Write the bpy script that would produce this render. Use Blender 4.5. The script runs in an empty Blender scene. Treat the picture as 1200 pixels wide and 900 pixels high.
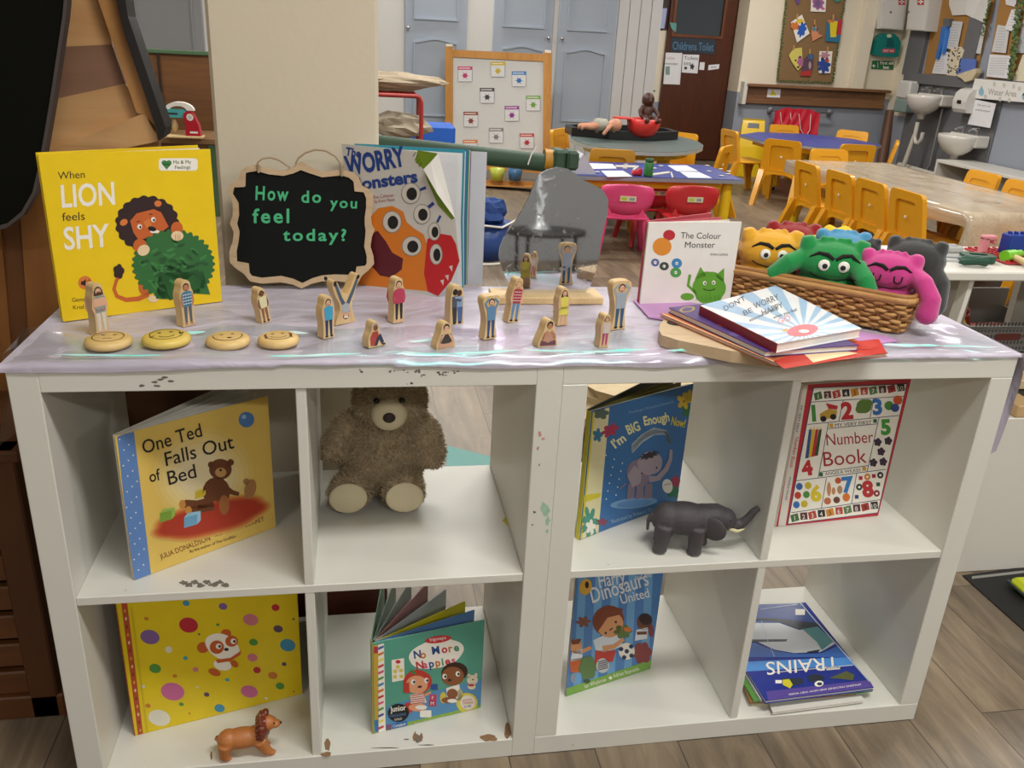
import bpy, math, random
from mathutils import Vector, Matrix, noise
from mathutils.bvhtree import BVHTree
from math import sin, cos, pi, radians as rad

# ------------------------------------------------------------------ camera, world, lights, exposure
SC = bpy.context.scene
COL = SC.collection
CAMP = Vector((.4683, -1.1594, 1.2036))
FPX = 1004.97
RM = ((0.9848496, -0.1656452, 0.0513116), (-0.0152222, -0.3773344, -0.9259520), (0.1727411, 0.9111424, -0.3741391))
cam = bpy.data.objects.new('camera', bpy.data.cameras.new('camera'))
COL.objects.link(cam)
cam.data.sensor_width = 36.0
cam.data.lens = 36.0 * FPX / 1200.0
cam.data.clip_start = .02
_m = Matrix(((RM[0][0], -RM[1][0], -RM[2][0]), (RM[0][1], -RM[1][1], -RM[2][1]), (RM[0][2], -RM[1][2], -RM[2][2]))).to_4x4()
_m.translation = CAMP
cam.matrix_world = _m
SC.camera = cam
SC.view_settings.view_transform = 'Standard'
SC.view_settings.look = 'None'
SC.view_settings.exposure = 0.0
SC.view_settings.gamma = 1.0
SC.view_settings.use_curve_mapping = False
wd = bpy.data.worlds.new('world'); SC.world = wd; wd.use_nodes = True
wd.node_tree.nodes['Background'].inputs[0].default_value = (.93, .96, 1, 1)
wd.node_tree.nodes['Background'].inputs[1].default_value = .30
CEIL = 2.75
LAMPS = [(x, y) for y in (-3.4, -.9, 1.7, 4.3, 6.6) for x in (1.2, 4.2)] + [(-1.6, 4.3), (-1.6, -3.4)]
LAMP_W = 37.0
SC.cycles.max_bounces = 8
SC.cycles.diffuse_bounces = 4
SC.cycles.glossy_bounces = 4
SC.cycles.transparent_max_bounces = 12
SC.cycles.caustics_reflective = False
SC.cycles.caustics_refractive = False
SC.cycles.sample_clamp_indirect = 4.0
SC.cycles.use_denoising = True

# ------------------------------------------------------------------ where a picture point lies on a plane of the room
def ray(px, py):
    a, b = (px - 600) / FPX, (py - 450) / FPX
    return Vector(tuple(RM[0][i] * a + RM[1][i] * b + RM[2][i] for i in range(3)))
def ZP(px, py, z): d = ray(px, py); return CAMP + d * ((z - CAMP.z) / d.z)
def YP(px, py, y): d = ray(px, py); return CAMP + d * ((y - CAMP.y) / d.y)
def XP(px, py, x): d = ray(px, py); return CAMP + d * ((x - CAMP.x) / d.x)

# ------------------------------------------------------------------ materials (all node based)
MATS = {}
def lin(h):
    h = h.lstrip('#')
    c = [int(h[i:i + 2], 16) / 255 for i in (0, 2, 4)]
    return tuple(x / 12.92 if x <= .04045 else ((x + .055) / 1.055) ** 2.4 for x in c)
def K(hexc, rough=.55, metal=0., coat=0., vary=.06, scale=30., bump=0., bscale=200., spec=.5, sheen=0., trans=0., name=None):
    key = (hexc, rough, metal, coat, vary, scale, bump, bscale, spec, sheen, trans)
    if key in MATS: return MATS[key]
    m = bpy.data.materials.new(name or 'paint_' + hexc.lstrip('#')); m.use_nodes = True
    nt = m.node_tree; b = nt.nodes['Principled BSDF']
    c = lin(hexc)
    b.inputs['Base Color'].default_value = (*c, 1)
    b.inputs['Roughness'].default_value = rough
    b.inputs['Metallic'].default_value = metal
    b.inputs['Coat Weight'].default_value = coat
    b.inputs['Coat Roughness'].default_value = .08
    b.inputs['Specular IOR Level'].default_value = spec
    if sheen:
        b.inputs['Sheen Weight'].default_value = sheen
    if trans:
        b.inputs['Transmission Weight'].default_value = trans
    if vary or bump:
        tc = nt.nodes.new('ShaderNodeTexCoord')
    if vary:
        n = nt.nodes.new('ShaderNodeTexNoise'); n.inputs['Scale'].default_value = scale; n.inputs['Detail'].default_value = 4
        r = nt.nodes.new('ShaderNodeMix'); r.data_type = 'RGBA'
        r.inputs[6].default_value = (*[x * (1 - vary) for x in c], 1); r.inputs[7].default_value = (*[min(1, x * (1 + vary)) for x in c], 1)
        nt.links.new(tc.outputs['Object'], n.inputs['Vector']); nt.links.new(n.outputs['Fac'], r.inputs[0]); nt.links.new(r.outputs[2], b.inputs['Base Color'])
    if bump:
        n2 = nt.nodes.new('ShaderNodeTexNoise'); n2.inputs['Scale'].default_value = bscale; n2.inputs['Detail'].default_value = 3
        bp = nt.nodes.new('ShaderNodeBump'); bp.inputs['Strength'].default_value = bump; bp.inputs['Distance'].default_value = .004
        nt.links.new(tc.outputs['Object'], n2.inputs['Vector']); nt.links.new(n2.outputs['Fac'], bp.inputs['Height']); nt.links.new(bp.outputs['Normal'], b.inputs['Normal'])
    MATS[key] = m
    return m
def wood(c1, c2, scale=6., axis='Z', rough=.5, name='wood', ring=9.):
    key = ('w', c1, c2, scale, axis, rough, ring)
    if key in MATS: return MATS[key]
    m = bpy.data.materials.new(name); m.use_nodes = True
    nt = m.node_tree; b = nt.nodes['Principled BSDF']; b.inputs['Roughness'].default_value = rough
    tc = nt.nodes.new('ShaderNodeTexCoord'); mp = nt.nodes.new('ShaderNodeMapping')
    s = {'X': (.12, 1, 1), 'Y': (1, .12, 1), 'Z': (1, 1, .12)}[axis]
    mp.inputs['Scale'].default_value = [x * scale for x in s]
    n = nt.nodes.new('ShaderNodeTexNoise'); n.inputs['Scale'].default_value = ring; n.inputs['Detail'].default_value = 6; n.inputs['Distortion'].default_value = 1.2
    n2 = nt.nodes.new('ShaderNodeTexNoise'); n2.inputs['Scale'].default_value = 1.2; n2.inputs['Detail'].default_value = 2
    cr = nt.nodes.new('ShaderNodeValToRGB')
    cr.color_ramp.elements[0].position = .3; cr.color_ramp.elements[1].position = .72
    cr.color_ramp.elements[0].color = (*lin(c1), 1); cr.color_ramp.elements[1].color = (*lin(c2), 1)
    ad = nt.nodes.new('ShaderNodeMath'); ad.operation = 'MULTIPLY_ADD'; ad.inputs[1].default_value = .5
    L = nt.links.new
    L(tc.outputs['Object'], mp.inputs['Vector']); L(mp.outputs['Vector'], n.inputs['Vector']); L(mp.outputs['Vector'], n2.inputs['Vector'])
    ml = nt.nodes.new('ShaderNodeMath'); ml.operation = 'MULTIPLY'; ml.inputs[1].default_value = .5
    L(n2.outputs['Fac'], ml.inputs[0]); L(n.outputs['Fac'], ad.inputs[0]); L(ml.outputs[0], ad.inputs[2]); L(ad.outputs[0], cr.inputs[0]); L(cr.outputs[0], b.inputs['Base Color'])
    MATS[key] = m
    return m

# ------------------------------------------------------------------ mesh builder
def frame3(d):
    d = d.normalized()
    a = Vector((0, 0, 1)) if abs(d.z) < .9 else Vector((1, 0, 0))
    u = a.cross(d).normalized(); return u, d.cross(u)
class MB:
    def __init__(s, M=None): s.v = []; s.f = []; s.mi = []; s.sm = []; s.mats = []; s.M = M or Matrix()
    def idx(s, mat):
        if mat not in s.mats: s.mats.append(mat)
        return s.mats.index(mat)
    def add(s, vs, fs, mat, sm=False, M=None):
        M = s.M @ M if M is not None else s.M
        b = len(s.v); i = s.idx(mat)
        s.v += [M @ Vector(v) for v in vs]
        for f in fs: s.f.append([b + k for k in f]); s.mi.append(i); s.sm.append(sm)
        return s
    def box(s, lo, hi, mat, bev=.0, M=None):
        lo = Vector(lo); hi = Vector(hi); c = (lo + hi) / 2; h = (hi - lo) / 2
        bev = min(bev, min(h) * .9)
        if bev <= 0:
            vs = [(c.x + h.x * x, c.y + h.y * y, c.z + h.z * z) for x in (-1, 1) for y in (-1, 1) for z in (-1, 1)]
            return s.add(vs, [(0, 1, 3, 2), (4, 6, 7, 5), (0, 4, 5, 1), (2, 3, 7, 6), (0, 2, 6, 4), (1, 5, 7, 3)], mat, False, M)
        vs = []; ix = {}
        for x in (-1, 1):
            for y in (-1, 1):
                for z in (-1, 1):
                    for a in range(3):
                        p = [h.x * x, h.y * y, h.z * z]; sg = (x, y, z)
                        for k in range(3):
                            if k != a: p[k] -= sg[k] * bev
                        ix[(x, y, z, a)] = len(vs); vs.append(c + Vector(p))
        fs = []
        for a in range(3):
            o = [k for k in range(3) if k != a]
            for sg in (-1, 1):
                q = []
                for (p1, p2) in ((-1, -1), (1, -1), (1, 1), (-1, 1)):
                    t = [0, 0, 0]; t[a] = sg; t[o[0]] = p1; t[o[1]] = p2; q.append(ix[(*t, a)])
                fs.append(q)
        for a in range(3):
            o = [k for k in range(3) if k != a]
            for p1 in (-1, 1):
                for p2 in (-1, 1):
                    q = []
                    for (e, ax) in ((-1, o[0]), (1, o[0]), (1, o[1]), (-1, o[1])):
                        t = [0, 0, 0]; t[a] = e; t[o[0]] = p1; t[o[1]] = p2; q.append(ix[(*t, ax)])
                    fs.append(q)
        for x in (-1, 1):
            for y in (-1, 1):
                for z in (-1, 1): fs.append([ix[(x, y, z, a)] for a in range(3)])
        return s.add(vs, fs, mat, False, M)
    def tube(s, pts, r, mat, n=10, caps=True, sm=True, M=None, flat=1.):
        pts = [Vector(p) for p in pts]; N = len(pts)
        rs = list(r) if hasattr(r, '__len__') else [r] * N
        vs = []; u = None
        for i, p in enumerate(pts):
            d = (pts[min(i + 1, N - 1)] - pts[max(i - 1, 0)])
            if d.length < 1e-9: d = Vector((0, 0, 1))
            if u is None: u, w = frame3(d)
            else:
                d.normalize(); u = (u - d * u.dot(d)); u = u.normalized() if u.length > 1e-6 else frame3(d)[0]; w = d.cross(u)
            for k in range(n):
                a = 2 * pi * k / n; vs.append(p + (u * cos(a) + w * sin(a) * flat) * rs[i])
        fs = [[i * n + k, i * n + (k + 1) % n, (i + 1) * n + (k + 1) % n, (i + 1) * n + k] for i in range(N - 1) for k in range(n)]
        s.add(vs, fs, mat, sm, M)
        if caps:
            s.add(vs[:n], [list(range(n))[::-1]], mat, False, M); s.add(vs[-n:], [list(range(n))], mat, False, M)
        return s
    def cyl(s, a, b, r, mat, n=16, r2=None, M=None): return s.tube([a, b], [r, r if r2 is None else r2], mat, n, M=M)
    def ball(s, c, r, mat, n=14, R=None, M=None):
        r = r if hasattr(r, '__len__') else (r, r, r); c = Vector(c); R = R or Matrix.Identity(3)
        vs = []; m = n // 2 + 1
        for i in range(m + 1):
            t = pi * i / m
            for k in range(n):
                a = 2 * pi * k / n; vs.append(c + R @ Vector((r[0] * sin(t) * cos(a), r[1] * sin(t) * sin(a), r[2] * cos(t))))
        fs = []
        for i in range(m):
            for k in range(n):
                q = [i * n + k, (i + 1) * n + k, (i + 1) * n + (k + 1) % n, i * n + (k + 1) % n]
                if i == 0: q = [q[0], q[1], q[2]]
                elif i == m - 1: q = [q[0], q[1], q[3]]
                fs.append(q)
        return s.add(vs, fs, mat, True, M)
    def lathe(s, prof, mat, c=(0, 0, 0), n=24, sm=True, M=None, sx=1., sy=1.):
        c = Vector(c); vs = [c + Vector((r * cos(2 * pi * k / n) * sx, r * sin(2 * pi * k / n) * sy, z)) for r, z in prof for k in range(n)]
        fs = [[i * n + k, i * n + (k + 1) % n, (i + 1) * n + (k + 1) % n, (i + 1) * n + k] for i in range(len(prof) - 1) for k in range(n)]
        fs += [list(range(n))[::-1], [(len(prof) - 1) * n + k for k in range(n)]]
        return s.add(vs, fs, mat, sm, M)
    def prism(s, pts, t, mat, O=(0, 0, 0), U=(1, 0, 0), V=(0, 0, 1), M=None, bev=0.):
        """outline in the U,V plane at O, thickness t towards -UxV ... front face looks along N = U x V"""
        O = Vector(O); U = Vector(U); V = Vector(V); N = U.cross(V).normalized(); n = len(pts)
        fr = [O + U * a + V * b for a, b in pts]; bk = [p - N * t for p in fr]
        s.add(fr + bk, [list(range(n)), list(range(2 * n - 1, n - 1, -1))] + [[i, n + i, n + (i + 1) % n, (i + 1) % n] for i in range(n)], mat, False, M)
        return s
    def ring(s, outer, inner, t, mat, O=(0, 0, 0), U=(1, 0, 0), V=(0, 0, 1), M=None):
        O = Vector(O); U = Vector(U); V = Vector(V); N = U.cross(V).normalized(); n = len(outer)
        a = [O + U * x + V * y for x, y in outer]; b = [O + U * x + V * y for x, y in inner]
        vs = a + b + [p - N * t for p in a] + [p - N * t for p in b]; fs = []
        for i in range(n):
            j = (i + 1) % n
            fs += [[i, j, n + j, n + i], [2 * n + j, 2 * n + i, 3 * n + i, 3 * n + j], [j, i, 2 * n + i, 2 * n + j], [n + i, n + j, 3 * n + j, 3 * n + i]]
        return s.add(vs, fs, mat, False, M)
    def build(s, name, parent=None, loc=None, mods=()):
        me = bpy.data.meshes.new(name)
        me.from_pydata([tuple(v) for v in s.v], [], s.f)
        for m in s.mats: me.materials.append(m)
        me.polygons.foreach_set('material_index', s.mi); me.polygons.foreach_set('use_smooth', s.sm)
        me.validate(); me.update()
        o = bpy.data.objects.new(name, me); COL.objects.link(o)
        if parent: o.parent = parent
        if loc is not None: o.location = loc
        return o
def tag(o, label, cat, group=None):
    o['label'] = label; o['category'] = cat
    if group: o['group'] = group
    return o
def thing(name, label, cat, loc=(0, 0, 0), rz=0., group=None, rot=None):
    o = bpy.data.objects.new(name, None); COL.objects.link(o); o.empty_display_size = .05
    o.location = loc; o.rotation_euler = rot or (0, 0, rz)
    return tag(o, label, cat, group)
def struct(o): o['kind'] = 'structure'; return o
def copy_tree(root, loc, rz, label, group=None, s=None):
    r = root.copy(); COL.objects.link(r); r.location = loc; r.rotation_euler = (0, 0, rz); r['label'] = label
    if group: r['group'] = group
    if s: r.scale = s
    def kids(a, b):
        for ch in [o for o in a.children]:
            c = ch.copy(); COL.objects.link(c); c.parent = b; kids(ch, c)
    kids(root, r)
    return r
def rrect(x0, y0, x1, y1, r, n=4):
    p = []
    for cx, cy, a0 in ((x1 - r, y1 - r, 0), (x0 + r, y1 - r, 90), (x0 + r, y0 + r, 180), (x1 - r, y0 + r, 270)):
        for k in range(n + 1):
            a = rad(a0 + 90 * k / n); p.append((cx + r * cos(a), cy + r * sin(a)))
    return p
def bake(mb, voxel, smooth=6, mat=None):
    """one continuous skin over overlapping rounded shapes: (points, faces)"""
    o = mb.build('skin'); md = o.modifiers.new('r', 'REMESH'); md.mode = 'VOXEL'; md.voxel_size = voxel
    sm = o.modifiers.new('s', 'SMOOTH'); sm.factor = .5; sm.iterations = smooth
    dg = bpy.context.evaluated_depsgraph_get(); me = bpy.data.meshes.new_from_object(o.evaluated_get(dg))
    vs = [v.co.copy() for v in me.vertices]; fs = [list(p.vertices) for p in me.polygons]
    bpy.data.objects.remove(o); bpy.data.meshes.remove(me)
    return vs, fs

# ------------------------------------------------------------------ flat printing on a surface
_T = {}
def textmesh(s, bold=0., shear=0., sp=1.):
    key = (s, bold, shear, sp)
    if key not in _T:
        cu = bpy.data.curves.new('t', 'FONT'); cu.body = s; cu.size = 1; cu.offset = bold; cu.shear = shear; cu.space_character = sp; cu.resolution_u = 3; cu.fill_mode = 'FRONT' if hasattr(cu, 'fill_mode') else cu.fill_mode
        o = bpy.data.objects.new('t', cu); COL.objects.link(o)
        dg = bpy.context.evaluated_depsgraph_get(); me = bpy.data.meshes.new_from_object(o.evaluated_get(dg))
        vs = [(v.co.x, v.co.y) for v in me.vertices]; fs = [list(p.vertices) for p in me.polygons]
        bpy.data.objects.remove(o); bpy.data.curves.remove(cu); bpy.data.meshes.remove(me)
        _T[key] = (vs, fs)
    return _T[key]
class Art:
    """prints on the plane through O spanned by U,V (unit: sc metres); layers 0.25 mm apart towards N = U x V"""
    def __init__(s, mb, O, U, V, sc=1., step=.00025):
        s.mb = mb; s.O = Vector(O); s.U = Vector(U).normalized(); s.V = Vector(V).normalized(); s.N = s.U.cross(s.V); s.sc = sc; s.step = step
        s.clip = None
    def p(s, x, y, l):
        return s.O + (s.U * x + s.V * y) * s.sc + s.N * (l * s.step)
    def emit(s, P, F, mat):
        c = getattr(s, 'clip', None)
        if not c: s.mb.add(P, F, mat); return
        x0, x1, z0, z1 = c
        for f in F:
            q = [P[i] for i in f]
            for ax, lim, sg in ((0, x0, 1), (0, x1, -1), (2, z0, 1), (2, z1, -1)):
                if all((p[ax] - lim) * sg >= 0 for p in q): continue
                o = []
                for k in range(len(q)):
                    a, b = q[k], q[(k + 1) % len(q)]; fa, fb = (a[ax] - lim) * sg, (b[ax] - lim) * sg
                    if fa >= 0: o.append(a)
                    if (fa >= 0) != (fb >= 0): o.append(a.lerp(b, fa / (fa - fb)))
                q = o
                if len(q) < 3: break
            if len(q) > 2: s.mb.add(q, [list(range(len(q)))], mat)
    def poly(s, pts, mat, l=1): s.emit([s.p(x, y, l) for x, y in pts], [list(range(len(pts)))], mat); return s
    def rect(s, x0, y0, x1, y1, mat, l=1): return s.poly([(x0, y0), (x1, y0), (x1, y1), (x0, y1)], mat, l)
    def rr(s, x0, y0, x1, y1, r, mat, l=1): return s.poly(rrect(x0, y0, x1, y1, r, 3), mat, l)
    def ell(s, cx, cy, rx, ry, mat, l=1, rot=0., n=18):
        c, d = cos(rad(rot)), sin(rad(rot))
        return s.poly([(cx + rx * cos(2 * pi * k / n) * c - ry * sin(2 * pi * k / n) * d, cy + rx * cos(2 * pi * k / n) * d + ry * sin(2 * pi * k / n) * c) for k in range(n)], mat, l)
    def blob(s, cx, cy, rx, ry, mat, l=1, amp=.1, lob=9, n=54, seed=0, rot=0.):
        rn = random.Random(seed); ph = rn.random() * 6; pts = []
        for k in range(n):
            a = 2 * pi * k / n; f = 1 + amp * (abs(sin(a * lob / 2 + ph)) * 2 - 1)
            x, y = rx * f * cos(a), ry * f * sin(a); pts.append((cx + x * cos(rot) - y * sin(rot), cy + x * sin(rot) + y * cos(rot)))
        return s.poly(pts, mat, l)
    def chip(s, cx, cy, rx, ry, mat, l=1, seed=0, amp=.5):
        rn = random.Random(seed); hs = [(k, rn.uniform(-1, 1) / k ** .7, rn.uniform(0, 6.28)) for k in (1, 2, 3, 4, 5, 7, 9)]
        return s.poly([(cx + rx * (1 + amp * .5 * sum(a * sin(k * t + p) for k, a, p in hs)) * cos(t), cy + ry * (1 + amp * .5 * sum(a * sin(k * t + p) for k, a, p in hs)) * sin(t)) for t in [2 * pi * i / 40 for i in range(40)]], mat, l)
    def stroke(s, pts, w, mat, l=1, w2=None):
        n = len(pts); w2 = w if w2 is None else w2; L = []; R = []
        for i in range(n):
            a = pts[max(i - 1, 0)]; b = pts[min(i + 1, n - 1)]; dx, dy = b[0] - a[0], b[1] - a[1]; q = math.hypot(dx, dy) or 1
            ww = (w + (w2 - w) * i / (n - 1)) / 2; L.append((pts[i][0] - dy / q * ww, pts[i][1] + dx / q * ww)); R.append((pts[i][0] + dy / q * ww, pts[i][1] - dx / q * ww))
        P = L + R
        s.emit([s.p(x, y, l) for x, y in P], [[n + i, n + i + 1, i + 1, i] for i in range(n - 1)], mat); return s
    def arc(s, cx, cy, rx, ry, a0, a1, w, mat, l=1, n=12): return s.stroke([(cx + rx * cos(rad(a0 + (a1 - a0) * k / n)), cy + ry * sin(rad(a0 + (a1 - a0) * k / n))) for k in range(n + 1)], w, mat, l)
    def text(s, t, x, y, h, mat, l=2, al='L', rot=0., bold=0., fit=None, bend=0., shear=0.):
        vs, fs = textmesh(t, bold, shear)
        if not vs: return s
        k = h / .72; x0 = min(v[0] for v in vs); x1 = max(v[0] for v in vs); W = (x1 - x0) * k
        kx = k * (fit / W if fit else 1); W = fit or W
        off = {'L': 0, 'C': -W / 2, 'R': -W}[al]; c, d = cos(rad(rot)), sin(rad(rot)); out = []
        for a, b in vs:
            xx = (a - x0) * kx + off; yy = b * k
            if bend:
                q = (xx - (off + W / 2)) / (W / 2); yy += bend * (1 - q * q)
            out.append(s.p(x + xx * c - yy * d, y + xx * d + yy * c, l))
        s.emit(out, fs, mat); return s
WHITE = K('#eeece6', .5); BLACK = K('#141414', .6); PAPER = K('#e9e7e0', .7)
# ================================================================== THE ROOM
CREAM = K('#e8dec8', .8, vary=.03, scale=4, bump=.05, bscale=60)
GREYW = K('#949aa6', .7, vary=.04, scale=4)
DGREY = K('#6c6d70', .7, vary=.04, scale=4)
def floor_mat():
    m = bpy.data.materials.new('vinyl_planks'); m.use_nodes = True; nt = m.node_tree; b = nt.nodes['Principled BSDF']; L = nt.links.new
    tc = nt.nodes.new('ShaderNodeTexCoord'); mp = nt.nodes.new('ShaderNodeMapping'); mp.inputs['Rotation'].default_value = (0, 0, pi / 2); mp.inputs['Location'].default_value = (.0, .08, 0)
    br = nt.nodes.new('ShaderNodeTexBrick'); br.offset = .37; br.inputs['Scale'].default_value = 1; br.inputs['Brick Width'].default_value = 1.1; br.inputs['Row Height'].default_value = .16
    br.inputs['Mortar Size'].default_value = .0012; br.inputs['Color1'].default_value = (.0, .0, .0, 1); br.inputs['Color2'].default_value = (1, 1, 1, 1); br.inputs['Mortar'].default_value = (.0, .0, .0, 1)
    L(tc.outputs['Object'], mp.inputs['Vector']); L(mp.outputs['Vector'], br.inputs['Vector'])
    mp2 = nt.nodes.new('ShaderNodeMapping'); mp2.inputs['Scale'].default_value = (16, 2.2, 1)
    ad = nt.nodes.new('ShaderNodeVectorMath'); ad.operation = 'ADD'; sc = nt.nodes.new('ShaderNodeVectorMath'); sc.operation = 'SCALE'; sc.inputs['Scale'].default_value = 7.
    L(br.outputs['Color'], sc.inputs[0]); L(tc.outputs['Object'], mp2.inputs['Vector']); L(mp2.outputs['Vector'], ad.inputs[0]); L(sc.outputs[0], ad.inputs[1])
    n = nt.nodes.new('ShaderNodeTexNoise'); n.inputs['Scale'].default_value = 1.0; n.inputs['Detail'].default_value = 7; n.inputs['Distortion'].default_value = 1.6; n.inputs['Roughness'].default_value = .62
    L(ad.outputs[0], n.inputs['Vector'])
    mx = nt.nodes.new('ShaderNodeMath'); mx.operation = 'MULTIPLY_ADD'; mx.inputs[1].default_value = .22
    sep = nt.nodes.new('ShaderNodeSeparateColor'); L(br.outputs['Color'], sep.inputs[0]); L(sep.outputs[0], mx.inputs[0]); L(n.outputs['Fac'], mx.inputs[2])
    cr = nt.nodes.new('ShaderNodeValToRGB'); e = cr.color_ramp.elements
    e[0].position = .3; e[0].color = (*lin('#51463b'), 1); e[1].position = .9; e[1].color = (*lin('#96866f'), 1)
    e.new(.55).color = (*lin('#716352'), 1)
    L(mx.outputs[0], cr.inputs[0])
    dk = nt.nodes.new('ShaderNodeMix'); dk.data_type = 'RGBA'; dk.inputs[7].default_value = (*lin('#463c33'), 1)
    L(br.outputs['Fac'], dk.inputs[0]); L(cr.outputs[0], dk.inputs[6]); L(dk.outputs[2], b.inputs['Base Color'])
    b.inputs['Roughness'].default_value = .42
    return m
struct(MB().box((-3.5, -6, -.1), (8, 9, 0), floor_mat()).build('floor'))
struct(MB().box((-3.5, -6, CEIL), (8, 9, CEIL + .1), K('#efece4', .9)).build('ceiling'))
YF, YD, YC, XS = 8.15, 8.5, 6.75, 6.38
SPLIT = .78
w = MB(); w.box((4.55, YF, SPLIT), (XS + .2, 8.8, CEIL), CREAM); w.box((4.55, YF, 0), (XS + .2, 8.8, SPLIT), GREYW); struct(w.build('wall_far'))
w = MB(); w.box((3.1, YD, .62), (4.55, 8.8, CEIL), CREAM); w.box((3.1, YD, 0), (4.55, 8.8, .62), GREYW); struct(w.build('wall_door'))
w = MB()
w.box((-3.2, YC, 0), (3.12, 8.8, CEIL), K('#d6d5d2', .6, vary=.03, scale=3))
for k in range(7):                                     # matchboard end
    w.box((2.43 + k * .1, YC - .014, 0), (2.525 + k * .1, YC + .01, CEIL), K('#c9cacb', .6, vary=.04, scale=3), .004)
struct(w.build('wall_cupboard'))
w = MB(); w.box((XS, -6, 0), (XS + .2, YF, CEIL), GREYW)
ypost = XP(1079, 60, XS).y
w.box((XS - .008, ypost, .05), (XS + .01, YF, CEIL), CREAM)
ZB = XP(1100, 93, XS).z
yr = XP(1168, 150, XS).y
w.box((XS - .012, yr, .12), (XS + .01, ypost, ZB), DGREY)
w.box((XS - .016, ypost + .001, .12), (XS - .002, YF, .62), GREYW)
struct(w.build('wall_right'))
struct(MB().box((-3.5, -6, 0), (8, -5.6, CEIL), K('#a2a3a6', .8)).build('wall_back'))
struct(MB().box((-3.5, -6, 0), (-3.2, 9, CEIL), K('#8f8474', .8)).build('wall_left'))
# pillar with its red-brown skirting
px0, px1 = YP(252, 175, .45).x, YP(443.5, 100, .45).x
pil = MB(); pil.box((px0, .45, .12), (px1, .78, CEIL), K('#d3c8b2', .8, vary=.03, scale=5, bump=.08, bscale=90), .006)
struct(pil.build('wall_pillar'))
struct(MB().box((px0 - .012, .438, 0), (px1 + .012, .792, .13), wood('#4a2318', '#6b3626', 5, 'X'), .004).build('baseboard_pillar'))
# ceiling lamps
lampd = bpy.data.lights.new('lamp', 'AREA'); lampd.shape = 'RECTANGLE'; lampd.size = 1.15; lampd.size_y = .3; lampd.energy = LAMP_W; lampd.color = (1, .98, .925)
emi = bpy.data.materials.new('tube_glow'); emi.use_nodes = True
eb = emi.node_tree.nodes['Principled BSDF']; eb.inputs['Emission Color'].default_value = (1, .97, .92, 1); eb.inputs['Emission Strength'].default_value = 3
for i, (x, y) in enumerate(LAMPS):
    t = thing('ceiling_light', 'white fluorescent batten on the ceiling', 'ceiling light', (x, y, CEIL - .07), 0, 'ceiling battens')
    MB().box((-.6, -.17, .03), (.6, .17, .07), K('#e8e8e6', .5), .005).build('housing', t)
    MB().box((-.58, -.15, .0), (.58, .15, .03), emi, .004).build('diffuser', t)
    l = bpy.data.objects.new('lamp_light', lampd); COL.objects.link(l); l.parent = t; l.location = (0, 0, -.012)
# built-in cupboard doors
DOORM = K('#a3aebc', .45, vary=.05, scale=3); DOORS = K('#8e8f92', .5, vary=.05, scale=3)
def cup_door(n, xa, xb, za, zb, mat, knob=None, zm=1.22):
    y = YC - .02
    t = MB(); t.box((xa, y, za), (xb, YC + .01, zb), mat, .006)
    iw = .075
    for z0, z1 in ((za + .1, zm - .07), (zm + .07, zb - .1)):
        n_ = 14; up = []
        for k in range(n_ + 1):
            q = k / n_; up.append((xb - iw - (xb - xa - 2 * iw) * q, z1 - .03 + .03 * (.5 - .5 * cos(2 * pi * min(1, max(0, (q - .0)))))))
        out = [(xa + iw, z0), (xb - iw, z0)] + up
        cx, cz = (xa + xb) / 2, (z0 + z1) / 2
        inn = [(cx + (a - cx) * .93, cz + (b - cz) * (1 - .03 / (z1 - z0))) for a, b in out]
        t.ring(out, inn, .016, mat, O=(0, y - .014, 0))
    d = t.build('door_%d' % n); struct(d)
    if knob is not None:
        k = MB(); k.ball((knob, y - .035, zm + .0), .016, K('#b8b8b6', .25, metal=1), 10); k.cyl((knob, y - .03, zm), (knob, y + .002, zm), .008, K('#9a9a98', .3, metal=1), 8); k.build('knob', d)
    return d
xa = lambda px, py=30: YP(px, py, YC).x
zd = YP(645, 155, YC).z
cup_door(1, xa(474), xa(547), zd, 2.3, DOORM, xa(475) + .02, 1.235)
cup_door(2, xa(578), xa(648), zd, 2.3, DOORM, xa(645) - .02, 1.215)
cup_door(3, xa(654), xa(722), zd, 2.3, DOORM, xa(656) + .02, 1.215)
cup_door(4, xa(148, 20), xa(238, 20), YP(200, 62, YC).z - .35, 2.3, DOORS, None, 1.5)
# brown toilet door
BROWN = wood('#43200f', '#5d2f19', 3, 'Z', .35)
dx0, dx1 = YP(772, 120, YD).x, YP(853, 120, YD).x
d = MB(); zwin = YP(815, 41, YD).z
d.box((dx0, YD - .05, .01), (dx1, YD - .005, zwin), BROWN, .004)
wx0, wx1 = YP(790, 20, YD).x, YP(845, 20, YD).x
d.box((dx0, YD - .05, zwin), (wx0, YD - .005, 2.1), BROWN); d.box((wx1, YD - .05, zwin), (dx1, YD - .005, 2.1), BROWN); d.box((wx0, YD - .05, 1.95), (wx1, YD - .005, 2.1), BROWN)
d.ring([(wx0 - .03, zwin - .03), (wx1 + .03, zwin - .03), (wx1 + .03, 1.98), (wx0 - .03, 1.98)], [(wx0, zwin), (wx1, zwin), (wx1, 1.95), (wx0, 1.95)], .02, wood('#5a3018', '#7c4626', 3, 'Z', .35), O=(0, YD - .062, 0))
dr = struct(d.build('door_5'))
g = MB(); g.box((wx0, YD - .035, zwin), (wx1, YD - .025, 1.95), K('#3d4347', .1, coat=.5)); g.build('glass', dr)
DK = wood('#2c170d', '#3f2315', 3, 'Z', .4)
f = MB(); f.box((dx1, YD - .07, 0), (4.55, YD, 2.2), DK, .005); f.box((dx0 - .04, YD - .06, 2.1), (4.55, YD, 2.2), DK, .005); struct(f.build('trim_1'))
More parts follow.
